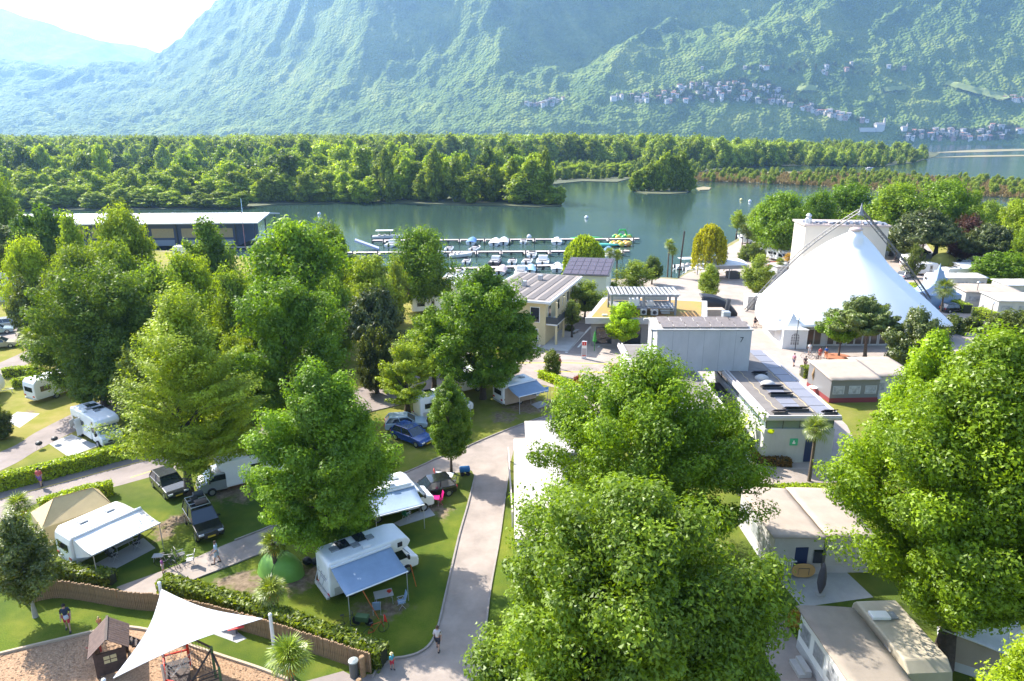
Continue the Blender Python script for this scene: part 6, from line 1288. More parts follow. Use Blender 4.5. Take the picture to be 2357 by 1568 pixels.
bq = P(665, 1512, 27.0); palm('fan palm in the playground foreground with orange dead fronds', (bq.x, bq.y, 0), max(1.2, bq.z), 1.15, (.085, .15, .03), 38, seed=1, dead=9)
for px, py, top, lab, sd in ((637, 1330, 1238, 'fan palm rising beside the green dome tent', 2), (632, 1418, 1345, 'shorter fan palm in front of the green dome tent', 3), (72, 1290, 1150, 'fan palm behind the magnolia at the left edge', 4)):
    b = G(px, py); zt = P(px, top, b.y).z; palm(lab, b, max(.8, zt - .5), 1.05, (.085, .13, .03), 30, seed=sd)
def far_palm(px, py, top, lab, w=1.1, sd=0, tint=PG): b = G(px, py); zt = P(px, top, b.y).z; return palm(lab, b, zt - w * .45, w, tint, 26, parts=False, seed=sd, dead=4, trunk=.13)
far_palm(1862, 1108, 972, 'thick fan palm with brown skirt at the corner of the sanitary block', 1.35, 5, (.10, .12, .035)); far_palm(1722, 1128, 1085, 'low fan palm below the sanitary block path', 1.3, 6)
far_palm(2160, 745, 652, 'single fan palm with tall trunk before the peaked tent', 2.0, 7, (.09, .10, .04))
for i, (px, top) in enumerate(((1536, 556), (1545, 572))): far_palm(px, 638, top, 'tall thin palm on the shore, %s of the pair' % ('higher' if i == 0 else 'lower'), 1.3, 10 + i)
far_palm(1400, 655, 575, 'palm behind the pale green house, left one', 1.4, 12); far_palm(1418, 655, 580, 'palm behind the pale green house, right one', 1.4, 13)
far_palm(1706, 585, 522, 'dark palm by the boat slip left of the shore trees', 1.9, 14, (.04, .06, .025)); far_palm(1718, 583, 530, 'second dark palm by the boat slip', 1.7, 15, (.04, .06, .025))
far_palm(1810, 645, 588, 'palm with orange tinged crown beside the left tent slope', 1.3, 16, (.16, .12, .02)); far_palm(1792, 640, 598, 'palm nearest the parked cars left of the tent', 1.2, 17)
far_palm(85, 845, 762, 'palm with yellow fronds beside the hedge blocks at far left', 1.6, 18, (.15, .17, .02)); far_palm(96, 850, 778, 'palm with green fronds beside the hedge blocks at far left', 1.5, 19)
bp_ = thing('bare_pole', 'bare dark pole standing at the shore beside the two palms', 'pole', G(1562, 640), 0); MB().tube([(0, 0, 0), (.5, 0, 9.6)], .16, 7).build('pole', WOOD_D, bp_)
# banana plants by the sanitary block
def leaf_blade(L, w, bend):
    return MB().grid(lambda u, v: (L * u * math.cos(bend * u), (v - .5) * w * math.sin(math.pi * min(1, u * .9 + .08)) ** .6, L * u * (1 - bend * u * .5) + .12 * abs(v - .5) * w), 8, 4)
BAN = leaf_blade(1.9, .55, .9).mesh('leaf', GLOSSY_LEAF, True); a_ = BAN.attributes.new('tone', 'FLOAT', 'POINT'); a_.data.foreach_set('value', np.full(len(BAN.vertices), .6, np.float32))
for k, (px, py, h, lab) in enumerate(((1690, 1040, 2.6, 'banana plant with torn bright leaves between the two wings'), (1700, 1068, 2.0, 'lower banana plant before the white wing wall'), (1765, 1062, 3.0, 'lone banana plant with one tall leaf at the wing corner'))):
    t = thing('banana_plant', lab, 'plant', G(px, py), k); MB().lathe([(.12, 0), (.09, h * .7), (.05, h)], 8).build('stem', mat('banana_stem', (.22, .13, .07), .8), t)
    for i in range(9 if k < 2 else 4): o = link('leaf', BAN, t); o.location = (0, 0, h * .85); o.rotation_euler = (0, R(-10 + 9 * (i % 4)), i * 2.4); o.scale = (.9 + .1 * (i % 3),) * 3; o.color = (.17, .26, .02, 1)
# willows
def willow(label, px, py, top, w, tint, seed, cat='tree'):
    rng = np.random.default_rng(seed); b = G(px, py); zt = P(px, top, b.y).z; Rr = w / 2 / FU * (b.y * CP + 8); t = thing('willow_tree', label, cat, b, 0)
    n = 260; th = rng.random(n) * 6.28; r = Rr * np.sqrt(rng.random(n)); z0 = zt * (1 - .28 * (r / Rr) ** 2); ln = zt * (.35 + .35 * rng.random(n)) * (.5 + .5 * r / Rr)
    k = np.repeat(np.arange(n), 60); u = rng.random(len(k)); C = np.stack([np.cos(th[k]) * (r[k] + .25 * u * Rr * .5) , np.sin(th[k]) * (r[k] + .12 * u * Rr), z0[k] - u * ln[k]], -1) + rng.normal(size=(len(k), 3)) * .12
    T_ = np.tile([0, 0, 1.0], (len(k), 1)) + rng.normal(size=(len(k), 3)) * .25; V, F, tone = leaf_quads(C, rng.normal(size=(len(k), 3)), .2, rng, 2.6, T_)
    c = link('crown', arrays_mesh('crown', V, F, LEAF, attr={'tone': tone}), t); c.color = (*tint, 1)
    trunk_mb(zt * .8, .28, [(Rr * .5 * math.cos(a), Rr * .5 * math.sin(a), zt * .75) for a in np.arange(0, 6.2, 1)], 0, seed, n_l=6).build('trunk', BARK, t, smooth=True)
willow('golden weeping willow at the boat slip', 1628, 640, 516, 70, (.165, .205, .011), 5); willow('green weeping willow behind the solar roofed house', 1342, 665, 542, 88, (.14, .20, .03), 6)
# ---------------------------------------------------------------- furniture and clutter on the pitches
def chair(label, loc, rz, m=AWN_GREY, group=None, plastic=False):
    t = thing('camping_chair', label, 'chair', loc, rz, group)
    MB().box(0, 0, .43, .46, .44, .04).build('seat', m, t); MB().box(-.26, 0, .76, .04, .44, .62, 0, 0, R(-14)).build('backrest', m, t)
    for s in (-1, 1): MB().tube([(-.2, s * .23, 0), (.22, s * .23, .62)], .014, 5).tube([(.22, s * .23, 0), (-.2, s * .23, .62)], .014, 5).tube([(-.24, s * .24, .64), (.24, s * .24, .62)], .02, 5).build('leg', ALU if not plastic else m, t)
    return t
def table(label, loc, rz, L=1.0, W=.7, h=.7, m=OFFWHITE, items=()):
    t = thing('camping_table', label, 'table', loc, rz); MB().box(0, 0, h, L, W, .03).build('tabletop', m, t)
    for x in (-1, 1):
        for y in (-1, 1): MB().tube([(x * (L / 2 - .06), y * (W / 2 - .06), 0), (x * (L / 2 - .1), y * (W / 2 - .08), h)], .015, 5).build('leg', ALU, t)
    return t
def bike(label, loc, rz, m, group=None, lay=0):
    t = thing('bicycle', label, 'bicycle', loc, rz, group); t.rotation_euler = (R(lay), 0, rz)
    for x in (-.5, .5):
        w = MB(); w.tube([(x + .33 * math.cos(a), 0, .34 + .33 * math.sin(a)) for a in np.linspace(0, 6.283, 19)], .018, 5, cap=False)
        for a in np.linspace(0, 3.14, 4, endpoint=False): w.tube([(x + .32 * math.cos(a), 0, .34 + .32 * math.sin(a)), (x - .32 * math.cos(a), 0, .34 - .32 * math.sin(a))], .004, 3, cap=False)
        w.build('wheel', RUBBER, t)
    MB().tube([(-.5, 0, .34), (-.12, 0, .32), (.36, 0, .78), (-.22, 0, .82), (-.12, 0, .32)], .02, 5).tube([(-.5, 0, .34), (-.22, 0, .82), (-.24, 0, .92)], .016, 5).tube([(.5, 0, .34), (.36, 0, .78), (.33, 0, .98)], .018, 5).build('frame', m, t)
    MB().box(-.25, 0, .95, .24, .12, .05).build('saddle', BLACKP, t, bevel=.015); MB().tube([(.28, -.26, .99), (.36, 0, 1.0), (.28, .26, .99)], .015, 5).build('handlebar', BLACKP, t); return t
table('grey table under the white awning of the long caravan', (*XY(285, 1268), 0), R(57), 1.3, .8, .72, mat('grey_top', (.35, .36, .38), .5))
chair('dark folding chair at the table under the white caravan awning', (*XY(262, 1290), 0), R(60), DGREY)
chair('dark folding chair beyond the table under the white caravan awning', (*XY(315, 1262), 0), R(220), DGREY)
tb = table('table with a red object under the edge of the alcove motorhome awning', (*XY(884, 1388), 0), R(20), 1.15, .75, .68, OFFWHITE)
rbowl = MB().lathe([(.06, .70), (.16, .82), (.15, .83)], 10, (.35, .1, 0)).build('bowl', REDP); tag(rbowl, 'red bowl on the table by the alcove motorhome', 'bowl'); rbowl.parent = None; rbowl.location = (tb.location.x, tb.location.y, .0)
chair('pale folding chair left of the table by the alcove motorhome', (*XY(868, 1412), 0), R(100), AWN_GREY); chair('blue grey folding chair right of the table by the alcove motorhome', (*XY(925, 1398), 0), R(200), AWN_GREY)
sn = thing('storm_strap', 'orange storm straps pegged down beside the awning', 'strap', (*XY(845, 1410), 0), 0); q1, q2, q3, q4 = G(835, 1360, 2.0), G(872, 1425), G(945, 1300, 2.0), G(958, 1350)
o0 = sn.location
MB().tube([q1 - o0, q2 - o0], .03, 4).tube([q3 - o0, q4 - o0], .03, 4).build('band', mat('orange_web', (.55, .14, .03), .7), sn)
fl_ = thing('feather_flag', 'small red pennant on a pole behind the leafy hedge', 'flag', G(884, 1452), 0); MB().tube([(0, 0, 0), (.02, 0, 1.1)], .015, 5).build('pole', ALU, fl_); MB().grid(lambda u, v: (.02 + .22 * u * (1 - .5 * v), .03 * math.sin(u * 5), .62 + .5 * v), 5, 5).build('cloth', mat('red_cloth', (.75, .05, .02), .7), fl_, solid=.01)
bike('black bicycle leaning in the hedge below the alcove motorhome', G(800, 1445), R(20), BLACKP); bike('bicycle with red panniers beside the red pennant', G(866, 1462), R(35), REDP)
mt = thing('moped_trailer', 'dark green cargo bike with red seat by the leafy hedge', 'cargo bike', G(835, 1438), R(-10)); MB().wheel(-.4, 0, .25, .08).wheel(.4, 0, .25, .08).build('wheel', RUBBER, mt); MB().box(0, 0, .5, .8, .4, .35).build('box', GREENP, mt, bevel=.04)
gr = thing('black_bags', 'dark bags and a covered grill beside the green dome tent', 'bags', G(708, 1300), 0); MB().ball((0, 0, .3), .34, 10, 6, (1, .8, .9)).build('bag', BLACKP, gr); MB().ball((.5, .1, .22), .26, 10, 6).build('bag', DGREY, gr)
# bikes, loungers on the path left
for k, (px, py, kind, m, rz, lab) in enumerate([(388, 1300, 'b', OFFWHITE, 20, 'white bicycle lying at the path edge beside the child in purple'), (400, 1312, 'b', DGREY, -30, 'dark bicycle by the path beside the child in purple'), (418, 1288, 'c', DGREY, 40, 'dark high folding chair standing on the path'),
                                  (440, 1300, 'c', OFFWHITE, 200, 'white folding chair on the path beside the dark one'), (366, 1290, 't', OFFWHITE, 10, 'small low white table at the path edge')]):
    if kind == 'b': bike(lab, G(px, py), R(rz), m)
    elif kind == 'c': chair(lab, G(px, py), R(rz), m)
    else: table(lab, G(px, py), R(rz), .7, .5, .4, m)
table('table set with a white cloth under the hornbeam by the lane', G(1022, 1110), R(-10), 1.6, .8, .72, WHITE); chair('red folding chair at the table under the hornbeam', G(1008, 1106), R(0), mat('coral_red', (.7, .06, .05), .4)); chair('dark folding chair at the table under the hornbeam', G(1044, 1118), R(180), DGREY)
tf = thing('blue_cart', 'blue covered handcart on the grass tip by the lane', 'cart', G(1070, 1092), R(10)); MB().box(0, 0, .5, .9, .6, .4).build('cover', mat('strong_blue', (.01, .12, .30), .5), tf, bevel=.1); MB().wheel(-.25, 0, .18, .7).wheel(.25, 0, .18, .7).build('wheel', RUBBER, tf)
for k, (px, py, rz) in enumerate(((992, 1158, 20), (1012, 1160, 200))): chair('pink garden chair %s before the second camper' % ('left of the pink table' if k == 0 else 'right of the pink table'), G(px, py), R(rz), mat('hot_pink', (.55, .01, .16), .4), plastic=True)
table('pink garden table before the second camper', G(1002, 1162), 0, .7, .7, .65, mat('hot_pink', (.55, .01, .16), .4))
chair('green chair under the awning of the second camper', G(935, 1195), R(60), mat('grass_green', (.02, .16, .06), .6)); table('green table under the awning of the second camper', G(955, 1180), R(20), .9, .7, .7, mat('sage_top', (.15, .28, .2), .6))
wv = thing('washing_line', 'blue towels hanging on the awning edge by the junction', 'washing', G(1245, 925), R(30))
for i in range(4): MB().box(-.9 + i * .55, 0, 1.3, .45, .03, .6).build('towel', (mat('strong_blue', (.01, .12, .30), .5), mat('sky_blue', (.1, .3, .6), .7))[i % 2], wv)
MB().tube([(-1.3, 0, 0), (-1.3, 0, 1.6), (1.2, 0, 1.6), (1.2, 0, 0)], .02, 5).build('line_frame', ALU, wv)
for (px, py, lab) in ((92, 1033, 'black barbecue on the grass beside the concrete pad'), (128, 1022, 'black low grill cover at the corner of the concrete pad')):
    t = thing('barbecue', lab, 'barbecue', G(px, py), 0); MB().ball((0, 0, .55), .3, 12, 6, (1, 1, .7)).build('kettle', BLACKP, t)
    for a in (0, 2.1, 4.2): MB().tube([(.15 * math.cos(a), .15 * math.sin(a), .45), (.3 * math.cos(a), .3 * math.sin(a), 0)], .015, 5).build('leg', ALU, t)
tl = thing('cool_box', 'teal cool box beside the motorhome on the concrete pad', 'box', G(232, 1025), R(-30)); MB().box(0, 0, .35, .5, .4, .7).build('body', mat('teal_plastic', (.08, .22, .22), .5), tl, bevel=.03); MB().box(0, 0, .73, .52, .42, .06).build('lid', OFFWHITE, tl)
# information totem, lamps, buoys
to = thing('info_totem', 'white and red upright information sign beside the road', 'sign', G(1344, 826), R(-5)); MB().box(0, 0, 1.2, .65, .18, 2.4).build('panel', WHITE, to); MB().box(0, -.1, 2.1, .55, .02, .5).build('red_field', mat('sign_red', (.6, .05, .04), .5), to); MB().box(0, -.1, 1.0, .55, .02, .9).build('grey_field', mat('sign_grey', (.4, .38, .4), .5), to); text('i', .5, (0, -.115, 2.1), (R(90), 0, 0), WHITE, to, 'letter')
MB().box(0, -.1, .45, .55, .02, .12).build('red_line', mat('sign_red', (.6, .05, .04), .5), to)
def lamp(px, py, top, lab): b = G(px, py); zt = P(px, top, b.y).z; t = thing('street_lamp', lab, 'lamp', b, 0); MB().lathe([(.06, 0), (.045, zt)], 8).build('pole', DGREY, t); MB().lathe([(.28, 0), (.2, .12), (.04, .18)], 12, (0, 0, zt)).build('lamp_head', ALU, t)
lamp(1830, 805, 735, 'thin street lamp before the entrance pavilion of the tent'); lamp(2272, 770, 698, 'street lamp right of the clipped domes'); lamp(2242, 705, 650, 'short lamp in front of the wide cream roofed home')
ps = thing('sun_umbrella', 'closed green umbrella before the lime green maple', 'umbrella', G(1368, 808), 0); MB().lathe([(.05, 0), (.05, 1.2), (.28, 1.4), (.1, 2.6), (.02, 2.9)], 9).build('canopy', mat('green_cloth', (.05, .25, .04), .8), ps)
fl2 = thing('flower_bed', 'round flower bed at the foot of the small green tree before the tent', 'flower bed', G(1930, 824), 0); MB().lathe([(1.7, 0), (1.65, .15), (.2, .22)], 20).build('soil', mat('orange_soil', (.35, .13, .06), .9), fl2)
bn2 = thing('stone_bench', 'round edged stone bench in the parking court', 'bench', G(1325, 768), R(60)); MB().box(0, 0, .42, 1.6, .5, .12).build('seat', CONC, bn2, bevel=.04); MB().box(-.5, 0, .18, .3, .4, .36).build('leg', CONC, bn2); MB().box(.5, 0, .18, .3, .4, .36).build('leg', CONC, bn2)
tr_ = thing('garden_chair', 'white garden table set on the green terrace by the garden home', 'table', G(1870, 905), 0); MB().lathe([(.5, .7), (.5, .74)], 14).build('tabletop', WHITE, tr_); MB().lathe([(.05, 0), (.05, .7)], 6).build('leg', WHITE, tr_)
gp2 = thing('wood_trellis', 'crooked wooden post carrying the cream roof of the garden home', 'post', G(1868, 898), 0); MB().tube([(0, 0, 0), (.15, 0, 1), (-.1, 0, 1.9), (.1, 0, 2.7)], .13, 7).build('pole', mat('ochre_wood', (.35, .22, .10), .8), gp2)
for (px, py, m, lab) in ((1706, 462, 'y', 'yellow mooring buoy far out before the shore trees'), (1726, 465, 'w', 'white mooring buoy nearest the shore trees'), (735, 495, 'w', 'small white buoy on the pond behind the boathouse'), (1218, 548, 'w', 'tiny white swan shaped buoy on the open pond'), (1350, 503, 'w', 'white float in the middle of the pond')):
    q = G(px, py, WZ); t = thing('mooring_buoy', lab, 'buoy', q, 0); MB().ball((0, 0, .35), .7, 12, 8).build('float', mat('buoy_' + m, (.6, .55, .25) if m == 'y' else (.7, .7, .7), .4), t, smooth=True); MB().lathe([(.12, .9), (.1, 1.2)], 6).build('eye', ALU, t)
# ---------------------------------------------------------------- people
def person(label, loc, rz, h, top, bottom, hair, step=.18, bend=0.0, skin=(.45, .26, .18), hat=None, arm=(.15, -.1), hold=None, sit=False):
    t = thing('person', label, 'person', loc, rz); k = h / 1.75; f = step
    v = [(0, 0, .96), (0, 0, 1.15), (.01, 0, 1.34), (.01, 0, 1.46), (.02, 0, 1.55), (.03, 0, 1.66),
         (0, .17, 1.42), (-arm[0] * .3, .23, 1.15), (arm[0], .24, .93), (arm[0] + .05, .24, .85), (0, -.17, 1.42), (-arm[1] * .3, -.23, 1.15), (arm[1], -.24, .93), (arm[1] + .05, -.24, .85),
         (0, .09, .90), (f * .6, .1, .50), (f, .1, .08), (f + .14, .1, .04), (0, -.09, .90), (-f * .4, -.1, .50), (-f, -.1, .10), (-f + .13, -.1, .04)]
    r = [.13, .12, .145, .09, .05, .098, .062, .045, .034, .028, .062, .045, .034, .028, .09, .062, .042, .03, .09, .062, .042, .03]
    E = [(0, 1), (1, 2), (2, 3), (3, 4), (4, 5), (2, 6), (6, 7), (7, 8), (8, 9), (2, 10), (10, 11), (11, 12), (12, 13), (0, 14), (14, 15), (15, 16), (16, 17), (0, 18), (18, 19), (19, 20), (20, 21)]
    for wi in (9, 13):                                         # five fingers on each hand
        bx, by, bz_ = v[wi]
        for j, (dx, dy, dz, L_) in enumerate(((.02, .0, -.02, .05), (.028, 0, -.075, 1), (.01, 0, -.085, 1), (-.008, 0, -.08, 1), (-.024, 0, -.065, 1))):
            v.append((bx + dx, by, bz_ + dz)); r.append(.009); E.append((wi, len(v) - 1))
    def skin_mesh(name, idx, m, grow, root=0, cut=None):
        vs = [v[i] for i in idx]; mp = {i: j for j, i in enumerate(idx)}; es = [(mp[a], mp[b_]) for a, b_ in E if a in mp and b_ in mp]
        me = bpy.data.meshes.new(name); me.from_pydata([tuple(c * k for c in q) for q in vs], es, []); me.materials.append(m); o = link(name, me, t)
        md = o.modifiers.new('skin', 'SKIN'); md.use_smooth_shade = True
        for i, i0 in enumerate(idx): me.skin_vertices[0].data[i].radius = ((r[i0] + grow) * k,) * 2; me.skin_vertices[0].data[i].use_root = (i == 0)
        s_ = o.modifiers.new('round', 'SUBSURF'); s_.levels = 1; s_.render_levels = 1; return o
    sm = mat('skin_%d' % int(skin[0] * 100), skin, .6); skin_mesh('body', list(range(len(v))), sm, 0)
    if top: skin_mesh('shirt', [0, 1, 2, 3, 6, 7, 10, 11], mat('shirt_%d_%d_%d' % tuple(int(c * 100) for c in top), top, .8), .014)
    if bottom: skin_mesh('shorts', [0, 14, 15, 18, 19], mat('shorts_%d_%d_%d' % tuple(int(c * 100) for c in bottom), bottom, .8), .016)
    MB().ball((.0 * k, 0, 1.675 * k), .108 * k, 10, 6, (1, .95, 1.0)).build('hair', mat('hair_%d' % int(hair[0] * 100), hair, .8), t, smooth=True)
    MB().ball((.115 * k, 0, 1.625 * k), .018 * k, 6, 4).build('nose', sm, t)
    if hat: MB().lathe([(.17, 1.70), (.165, 1.71), (.11, 1.73), (.09, 1.82), (.02, 1.84)], 12).build('hat', mat('hat_%d' % int(hat[2] * 100), hat, .8), t).scale = (k,) * 3
    for i in (17, 21): MB().box((v[i][0] - .04) * k, v[i][1] * k, .045 * k, .26 * k, .1 * k, .08 * k).build('shoe', mat('dark_shoe', (.05, .04, .04), .7), t, bevel=.02 * k)
    return t
BR_, BL_, DK_ = (.10, .055, .03), (.55, .40, .20), (.02, .015, .012)
pm = person('man in navy shirt and red shorts carrying a white bundle over the lawn', G(158, 1450), R(-60), 1.8, (.02, .035, .06), (.45, .03, .05), DK_, .22, arm=(.25, .2))
bw = MB().box(.32, .05, 1.08, .3, .25, .18, .3).build('bundle', OFFWHITE, None, bevel=.05); bw.location = pm.location; bw.rotation_euler = pm.rotation_euler; tag(bw, 'white bundle held by the man in navy', 'bundle')
person('toddler in an orange top standing at the edge of the bark bed', G(232, 1452), R(100), .98, (.65, .28, .10), None, BL_, .06)
person('small child with straw hat, turquoise top and red shorts at the gate', G(903, 1540), R(-50), 1.05, (.06, .32, .42), (.5, .02, .05), BL_, .1, hat=(.6, .5, .25))
person('woman in white top and dark shorts walking up the lane', G(1008, 1497), R(80), 1.65, (.55, .5, .5), (.03, .03, .04), BR_, .22)
person('person in pale shirt walking on the path by the black off-roader', G(501, 1296), R(200), 1.72, (.40, .50, .60), (.35, .45, .55), BR_, .2, arm=(.3, .25))
person('child in purple sitting height beside the bicycles on the path', G(376, 1318), R(30), 1.1, (.25, .06, .22), (.45, .42, .45), DK_, .08)
for (px, py, tc, bc, lab) in ((1826, 843, (.45, .2, .25), (.05, .05, .1), 'person in rose shirt on the tent square, left of the dark dressed one'), (1852, 850, (.05, .03, .03), (.1, .05, .05), 'person in dark clothes standing on the tent square'),
                              (1886, 828, (.5, .08, .06), (.5, .1, .06), 'person in red beside the bicycles before the tent'), (1900, 826, (.03, .12, .4), (.7, .2, .05), 'person in blue shirt and orange trousers before the tent'),
                              (1737, 752, (.03, .03, .03), (.03, .03, .05), 'person in black at the left entrance of the tent'), (1742, 748, (.4, .1, .08), (.1, .1, .1), 'person in red at the left entrance of the tent'),
                              (1862, 818, (.6, .6, .6), (.4, .4, .4), 'person in white bending over a bicycle before the tent'), (1288, 850, (.35, .06, .05), (.3, .05, .05), 'person in red standing by the column shrub'), (1308, 745, (.5, .5, .5), (.03, .03, .03), 'person in white by the yellow house wall'),
                              (95, 1120, (.5, .1, .1), (.2, .1, .3), 'person in pink walking on the upper left road')):
    person(lab, G(px, py), R(px % 360), 1.72, tc, bc, DK_, .15)
for k, (px, py) in enumerate(((1872, 824), (1880, 832), (1848, 868), (1858, 826))): bike(['white bicycle standing before the tent', 'dark bicycle beside the person in red before the tent', 'blue bicycle beside the low square hedge', 'grey bicycle by the person in white before the tent'][k], G(px, py), R(k * 50), (OFFWHITE, BLACKP, BLUE_CAR, ALU)[k])
gb2 = thing('traffic_barrier', 'orange and white barrier cone left of the tent', 'barrier', G(1768, 700), 0); MB().lathe([(.35, 0), (.3, .06), (.08, 1.0)], 10).build('cone', mat('traffic_orange', (.7, .22, .05), .5), gb2)
# ================================================================ MARINA
DECK = mat('pale_deck_planks', (.50, .42, .38), .85, var=.12, scale=.8)
def pier(label, pa, pb, n_f, fl, side, w=1.6):
    A, B = G(*pa, .1), G(*pb, .1); d = B - A; L = d.length; rz = math.atan2(d.y, d.x); t = thing('pier', label, 'pier', (A.x, A.y, 0), rz)
    n = int(L / 3.0)
    dk = MB().span(0, 2.92, -w / 2, w / 2, -.12, .12).mesh('deck_section', DECK)
    for i in range(n): o = link('deck_section', dk, t); o.location = (i * 3.0, 0, 0)
    fg = MB().span(-.35, .35, -fl, 0, -.15, .08).mesh('finger', DECK); pl = MB().lathe([(.16, -2), (.16, .9), (.05, 1.05)], 7).mesh('pile', DGREY)
    for i in range(n_f): o = link('finger', fg, t); o.location = ((i + .5) * L / n_f, side * -w / 2 if side > 0 else -w / 2, 0); q = link('pile', pl, t); q.location = ((i + .5) * L / n_f, -w / 2 - fl, 0)
    m = MB()
    for i in range(0, n, 1): m.box(i * 3.0, 0, -.35, .5, w * .9, .4)
    m.build('float_blocks', BLACKP, t); m = MB().span(0, n * 3.0, -w / 2 - .03, -w / 2, -.3, .02); m.build('dark_fascia', DGREY, t)
    return t
pier('outermost long pier of the marina with fingers', (858, 553), (1480, 549), 11, 2.6, 1); pier('middle pier of the marina', (790, 581), (1455, 577), 12, 2.6, 1); pier('innermost pier of the marina nearest the yellow house', (1035, 618), (1330, 608), 7, 2.6, 1)
HULLW = mat('white_gelcoat', (.74, .74, .74), .25, coat=.5); 
def boat(label, px, py, rz, L=6.0, W=2.2, cover=None, cabin=False, dark=False, canopy=False, group=None, D=None, hull=None):
    q = G(px, py, WZ); t = thing('motor_boat', label, 'boat', q, R(rz)); f = L / 2; rings = []
    for i, x in enumerate(np.linspace(-f, f, 9)):
        s = (x + f) / L; b = W / 2 * (1 - max(0, s - .45) ** 2 / .32); b = max(b, .06); k = .25 + .5 * s ** 3; hgt = .75 + .25 * s
        rings.append([(x, -b, hgt), (x, -b * .85, .1 + k * .3), (x, 0, -.25 + .7 * s ** 4), (x, b * .85, .1 + k * .3), (x, b, hgt)])
    MB().tube_rings(rings).build('hull', hull or HULLW, t, smooth=False)
    if cover: MB().grid(lambda u, v: (-f + L * .97 * u, (v - .5) * 2 * W / 2 * (1 - max(0, u - .45) ** 2 / .32) * 1.02, .78 + .25 * u + (.75 * math.sin(math.pi * v) ** .8) * math.sin(math.pi * min(1, u * .95 + .04)) ** .6), 14, 8).build('cover', cover, t, smooth=True)
    else:
        MB().span(-f * .9, f * .35, -W * .36, W * .36, .78, .86).build('deck', OFFWHITE, t); MB().box(f * .1, 0, 1.15, .06, W * .7, .5, 0, 0, R(-30)).build('windscreen', GLASS, t)
        for x in (-f * .55, -f * .2): MB().box(x, 0, 1.0, .5, W * .6, .35).build('seat', mat('boat_seat', (.5, .45, .42), .6), t, bevel=.04)
    if cabin: MB().side([(-f * .3, .8), (f * .6, .95), (f * .25, 1.75), (-f * .25, 1.8)], -W * .36, W * .36).build('cabin', HULLW, t, bevel=.06); MB().span(-f * .1, f * .2, -W * .37, W * .37, 1.25, 1.55).build('cabin_window', GLASS, t)
    if canopy:
        for x in (-f * .6, f * .2):
            for s in (-1, 1): MB().tube([(x, s * W * .4, .8), (x, s * W * .4, 2.3)], .03, 5).build('canopy_pole', ALU, t)
        MB().span(-f * .75, f * .35, -W * .48, W * .48, 2.3, 2.38).build('canopy', WHITE, t)
    MB().box(-f - .12, 0, .6, .35, .4, .9).build('outboard', BLACKP, t, bevel=.05); return t
BC = mat('blue_boat_cover', (.10, .22, .45), .7); WC = mat('white_boat_cover', (.66, .66, .68), .7); PC = mat('pale_pink_cover', (.55, .43, .40), .7); LC = mat('light_blue_cover', (.30, .48, .58), .7)
for a in [('blue covered boat moored at the outer pier', 1087, 560, 85, 7, 2.6, BC), ('white covered boat at the outer pier, left of two', 1140, 562, 85, 8, 2.8, WC), ('white covered boat at the outer pier, right of two', 1160, 560, 88, 8, 2.8, WC), ('white covered boat alone on the right half of the outer pier', 1282, 560, 85, 7, 2.8, WC),
          ('pale covered boat at the middle pier nearest the dark round tree', 1010, 592, 80, 6, 2.4, WC), ('pinkish covered boat at the inner pier', 1155, 628, 80, 6.5, 2.5, PC), ('light blue covered boat at the inner pier', 1222, 626, 84, 6, 2.4, LC), ('white covered boat at the right end of the inner pier', 1283, 622, 84, 6.5, 2.5, WC)]:
    boat(a[0], a[1], a[2], a[3], a[4], a[5], cover=a[6])
boat('tour boat with a white canopy at the left end of the outer pier', 893, 549, 5, 9, 2.8, canopy=True); boat('white open boat before the tour boat', 905, 566, 80, 7, 2.6, cabin=True); boat('low white boat between the outer and middle pier', 1095, 577, 75, 6, 2.3)
boat('white boat beside the middle pier, left part', 1060, 592, 20, 6, 2.3); boat('dark windowed motor boat between the middle and inner pier', 1142, 606, 80, 7, 2.6, cabin=True, hull=mat('dark_hull', (.12, .09, .09), .4)); boat('big white cabin boat between the middle and inner pier', 1250, 605, 85, 8, 3.0, cabin=True)
boat('white boat with high cabin at the inner pier', 1200, 630, 84, 7.5, 2.6, cabin=True); boat('open white boat below the inner pier', 1058, 632, 70, 6, 2.3); boat('white boat at the right part of the middle pier', 1405, 592, 80, 7, 2.6, cabin=True); boat('small blue boat at the end of the middle pier', 1400, 582, 75, 5.5, 2.2, cover=BC)
boat('white cabin boat with sun roof at the slip below the willow', 1592, 618, 10, 8, 2.6, canopy=True); boat('white open boat with red hull stripe at the slip', 1610, 626, 8, 7, 2.5); boat('light boat at the slip hidden behind the willow trunk', 1655, 592, 30, 6, 2.2, cover=LC)
boat('white boat moored before the shore trees', 1722, 547, 20, 6, 2.4); boat('white boat by the shore nearest the stage tower', 1745, 545, 70, 6, 2.4, cabin=True); boat('far small motor boat crossing in the channel beyond the reeds', 2002, 388, 15, 7, 2.5)
b0 = boat('small white boat moored in the gaps of the piers', 1040, 640, 80, 5.5, 2.2)
for k_, (px, py, rz) in enumerate([(1000, 575, 80), (1035, 577, 85), (1225, 591, 84), (1330, 592, 83), (1180, 607, 86), (1215, 607, 80), (1080, 640, 75), (1105, 642, 80), (1128, 640, 85), (1075, 606, 85), (965, 560, 85), (1320, 573, 85), (1205, 560, 86), (1310, 606, 85)]):
    c_ = clone(b0, loc=G(px, py, WZ), rz=R(rz), group='small white boats moored in the gaps of the piers', scale=.85 + .1 * (k_ % 3))
b0['group'] = 'small white boats moored in the gaps of the piers'
bw_ = thing('floating_slide', 'white and blue inflatable float at the left end of the middle pier', 'float', G(845, 575, WZ), R(10)); MB().grid(lambda u, v: (-3 + 6 * u, (v - .5) * 3, .2 + 2.4 * (1 - u)), 4, 4).build('ramp', mat('lilac_vinyl', (.50, .52, .68), .4), bw_, solid=.5)
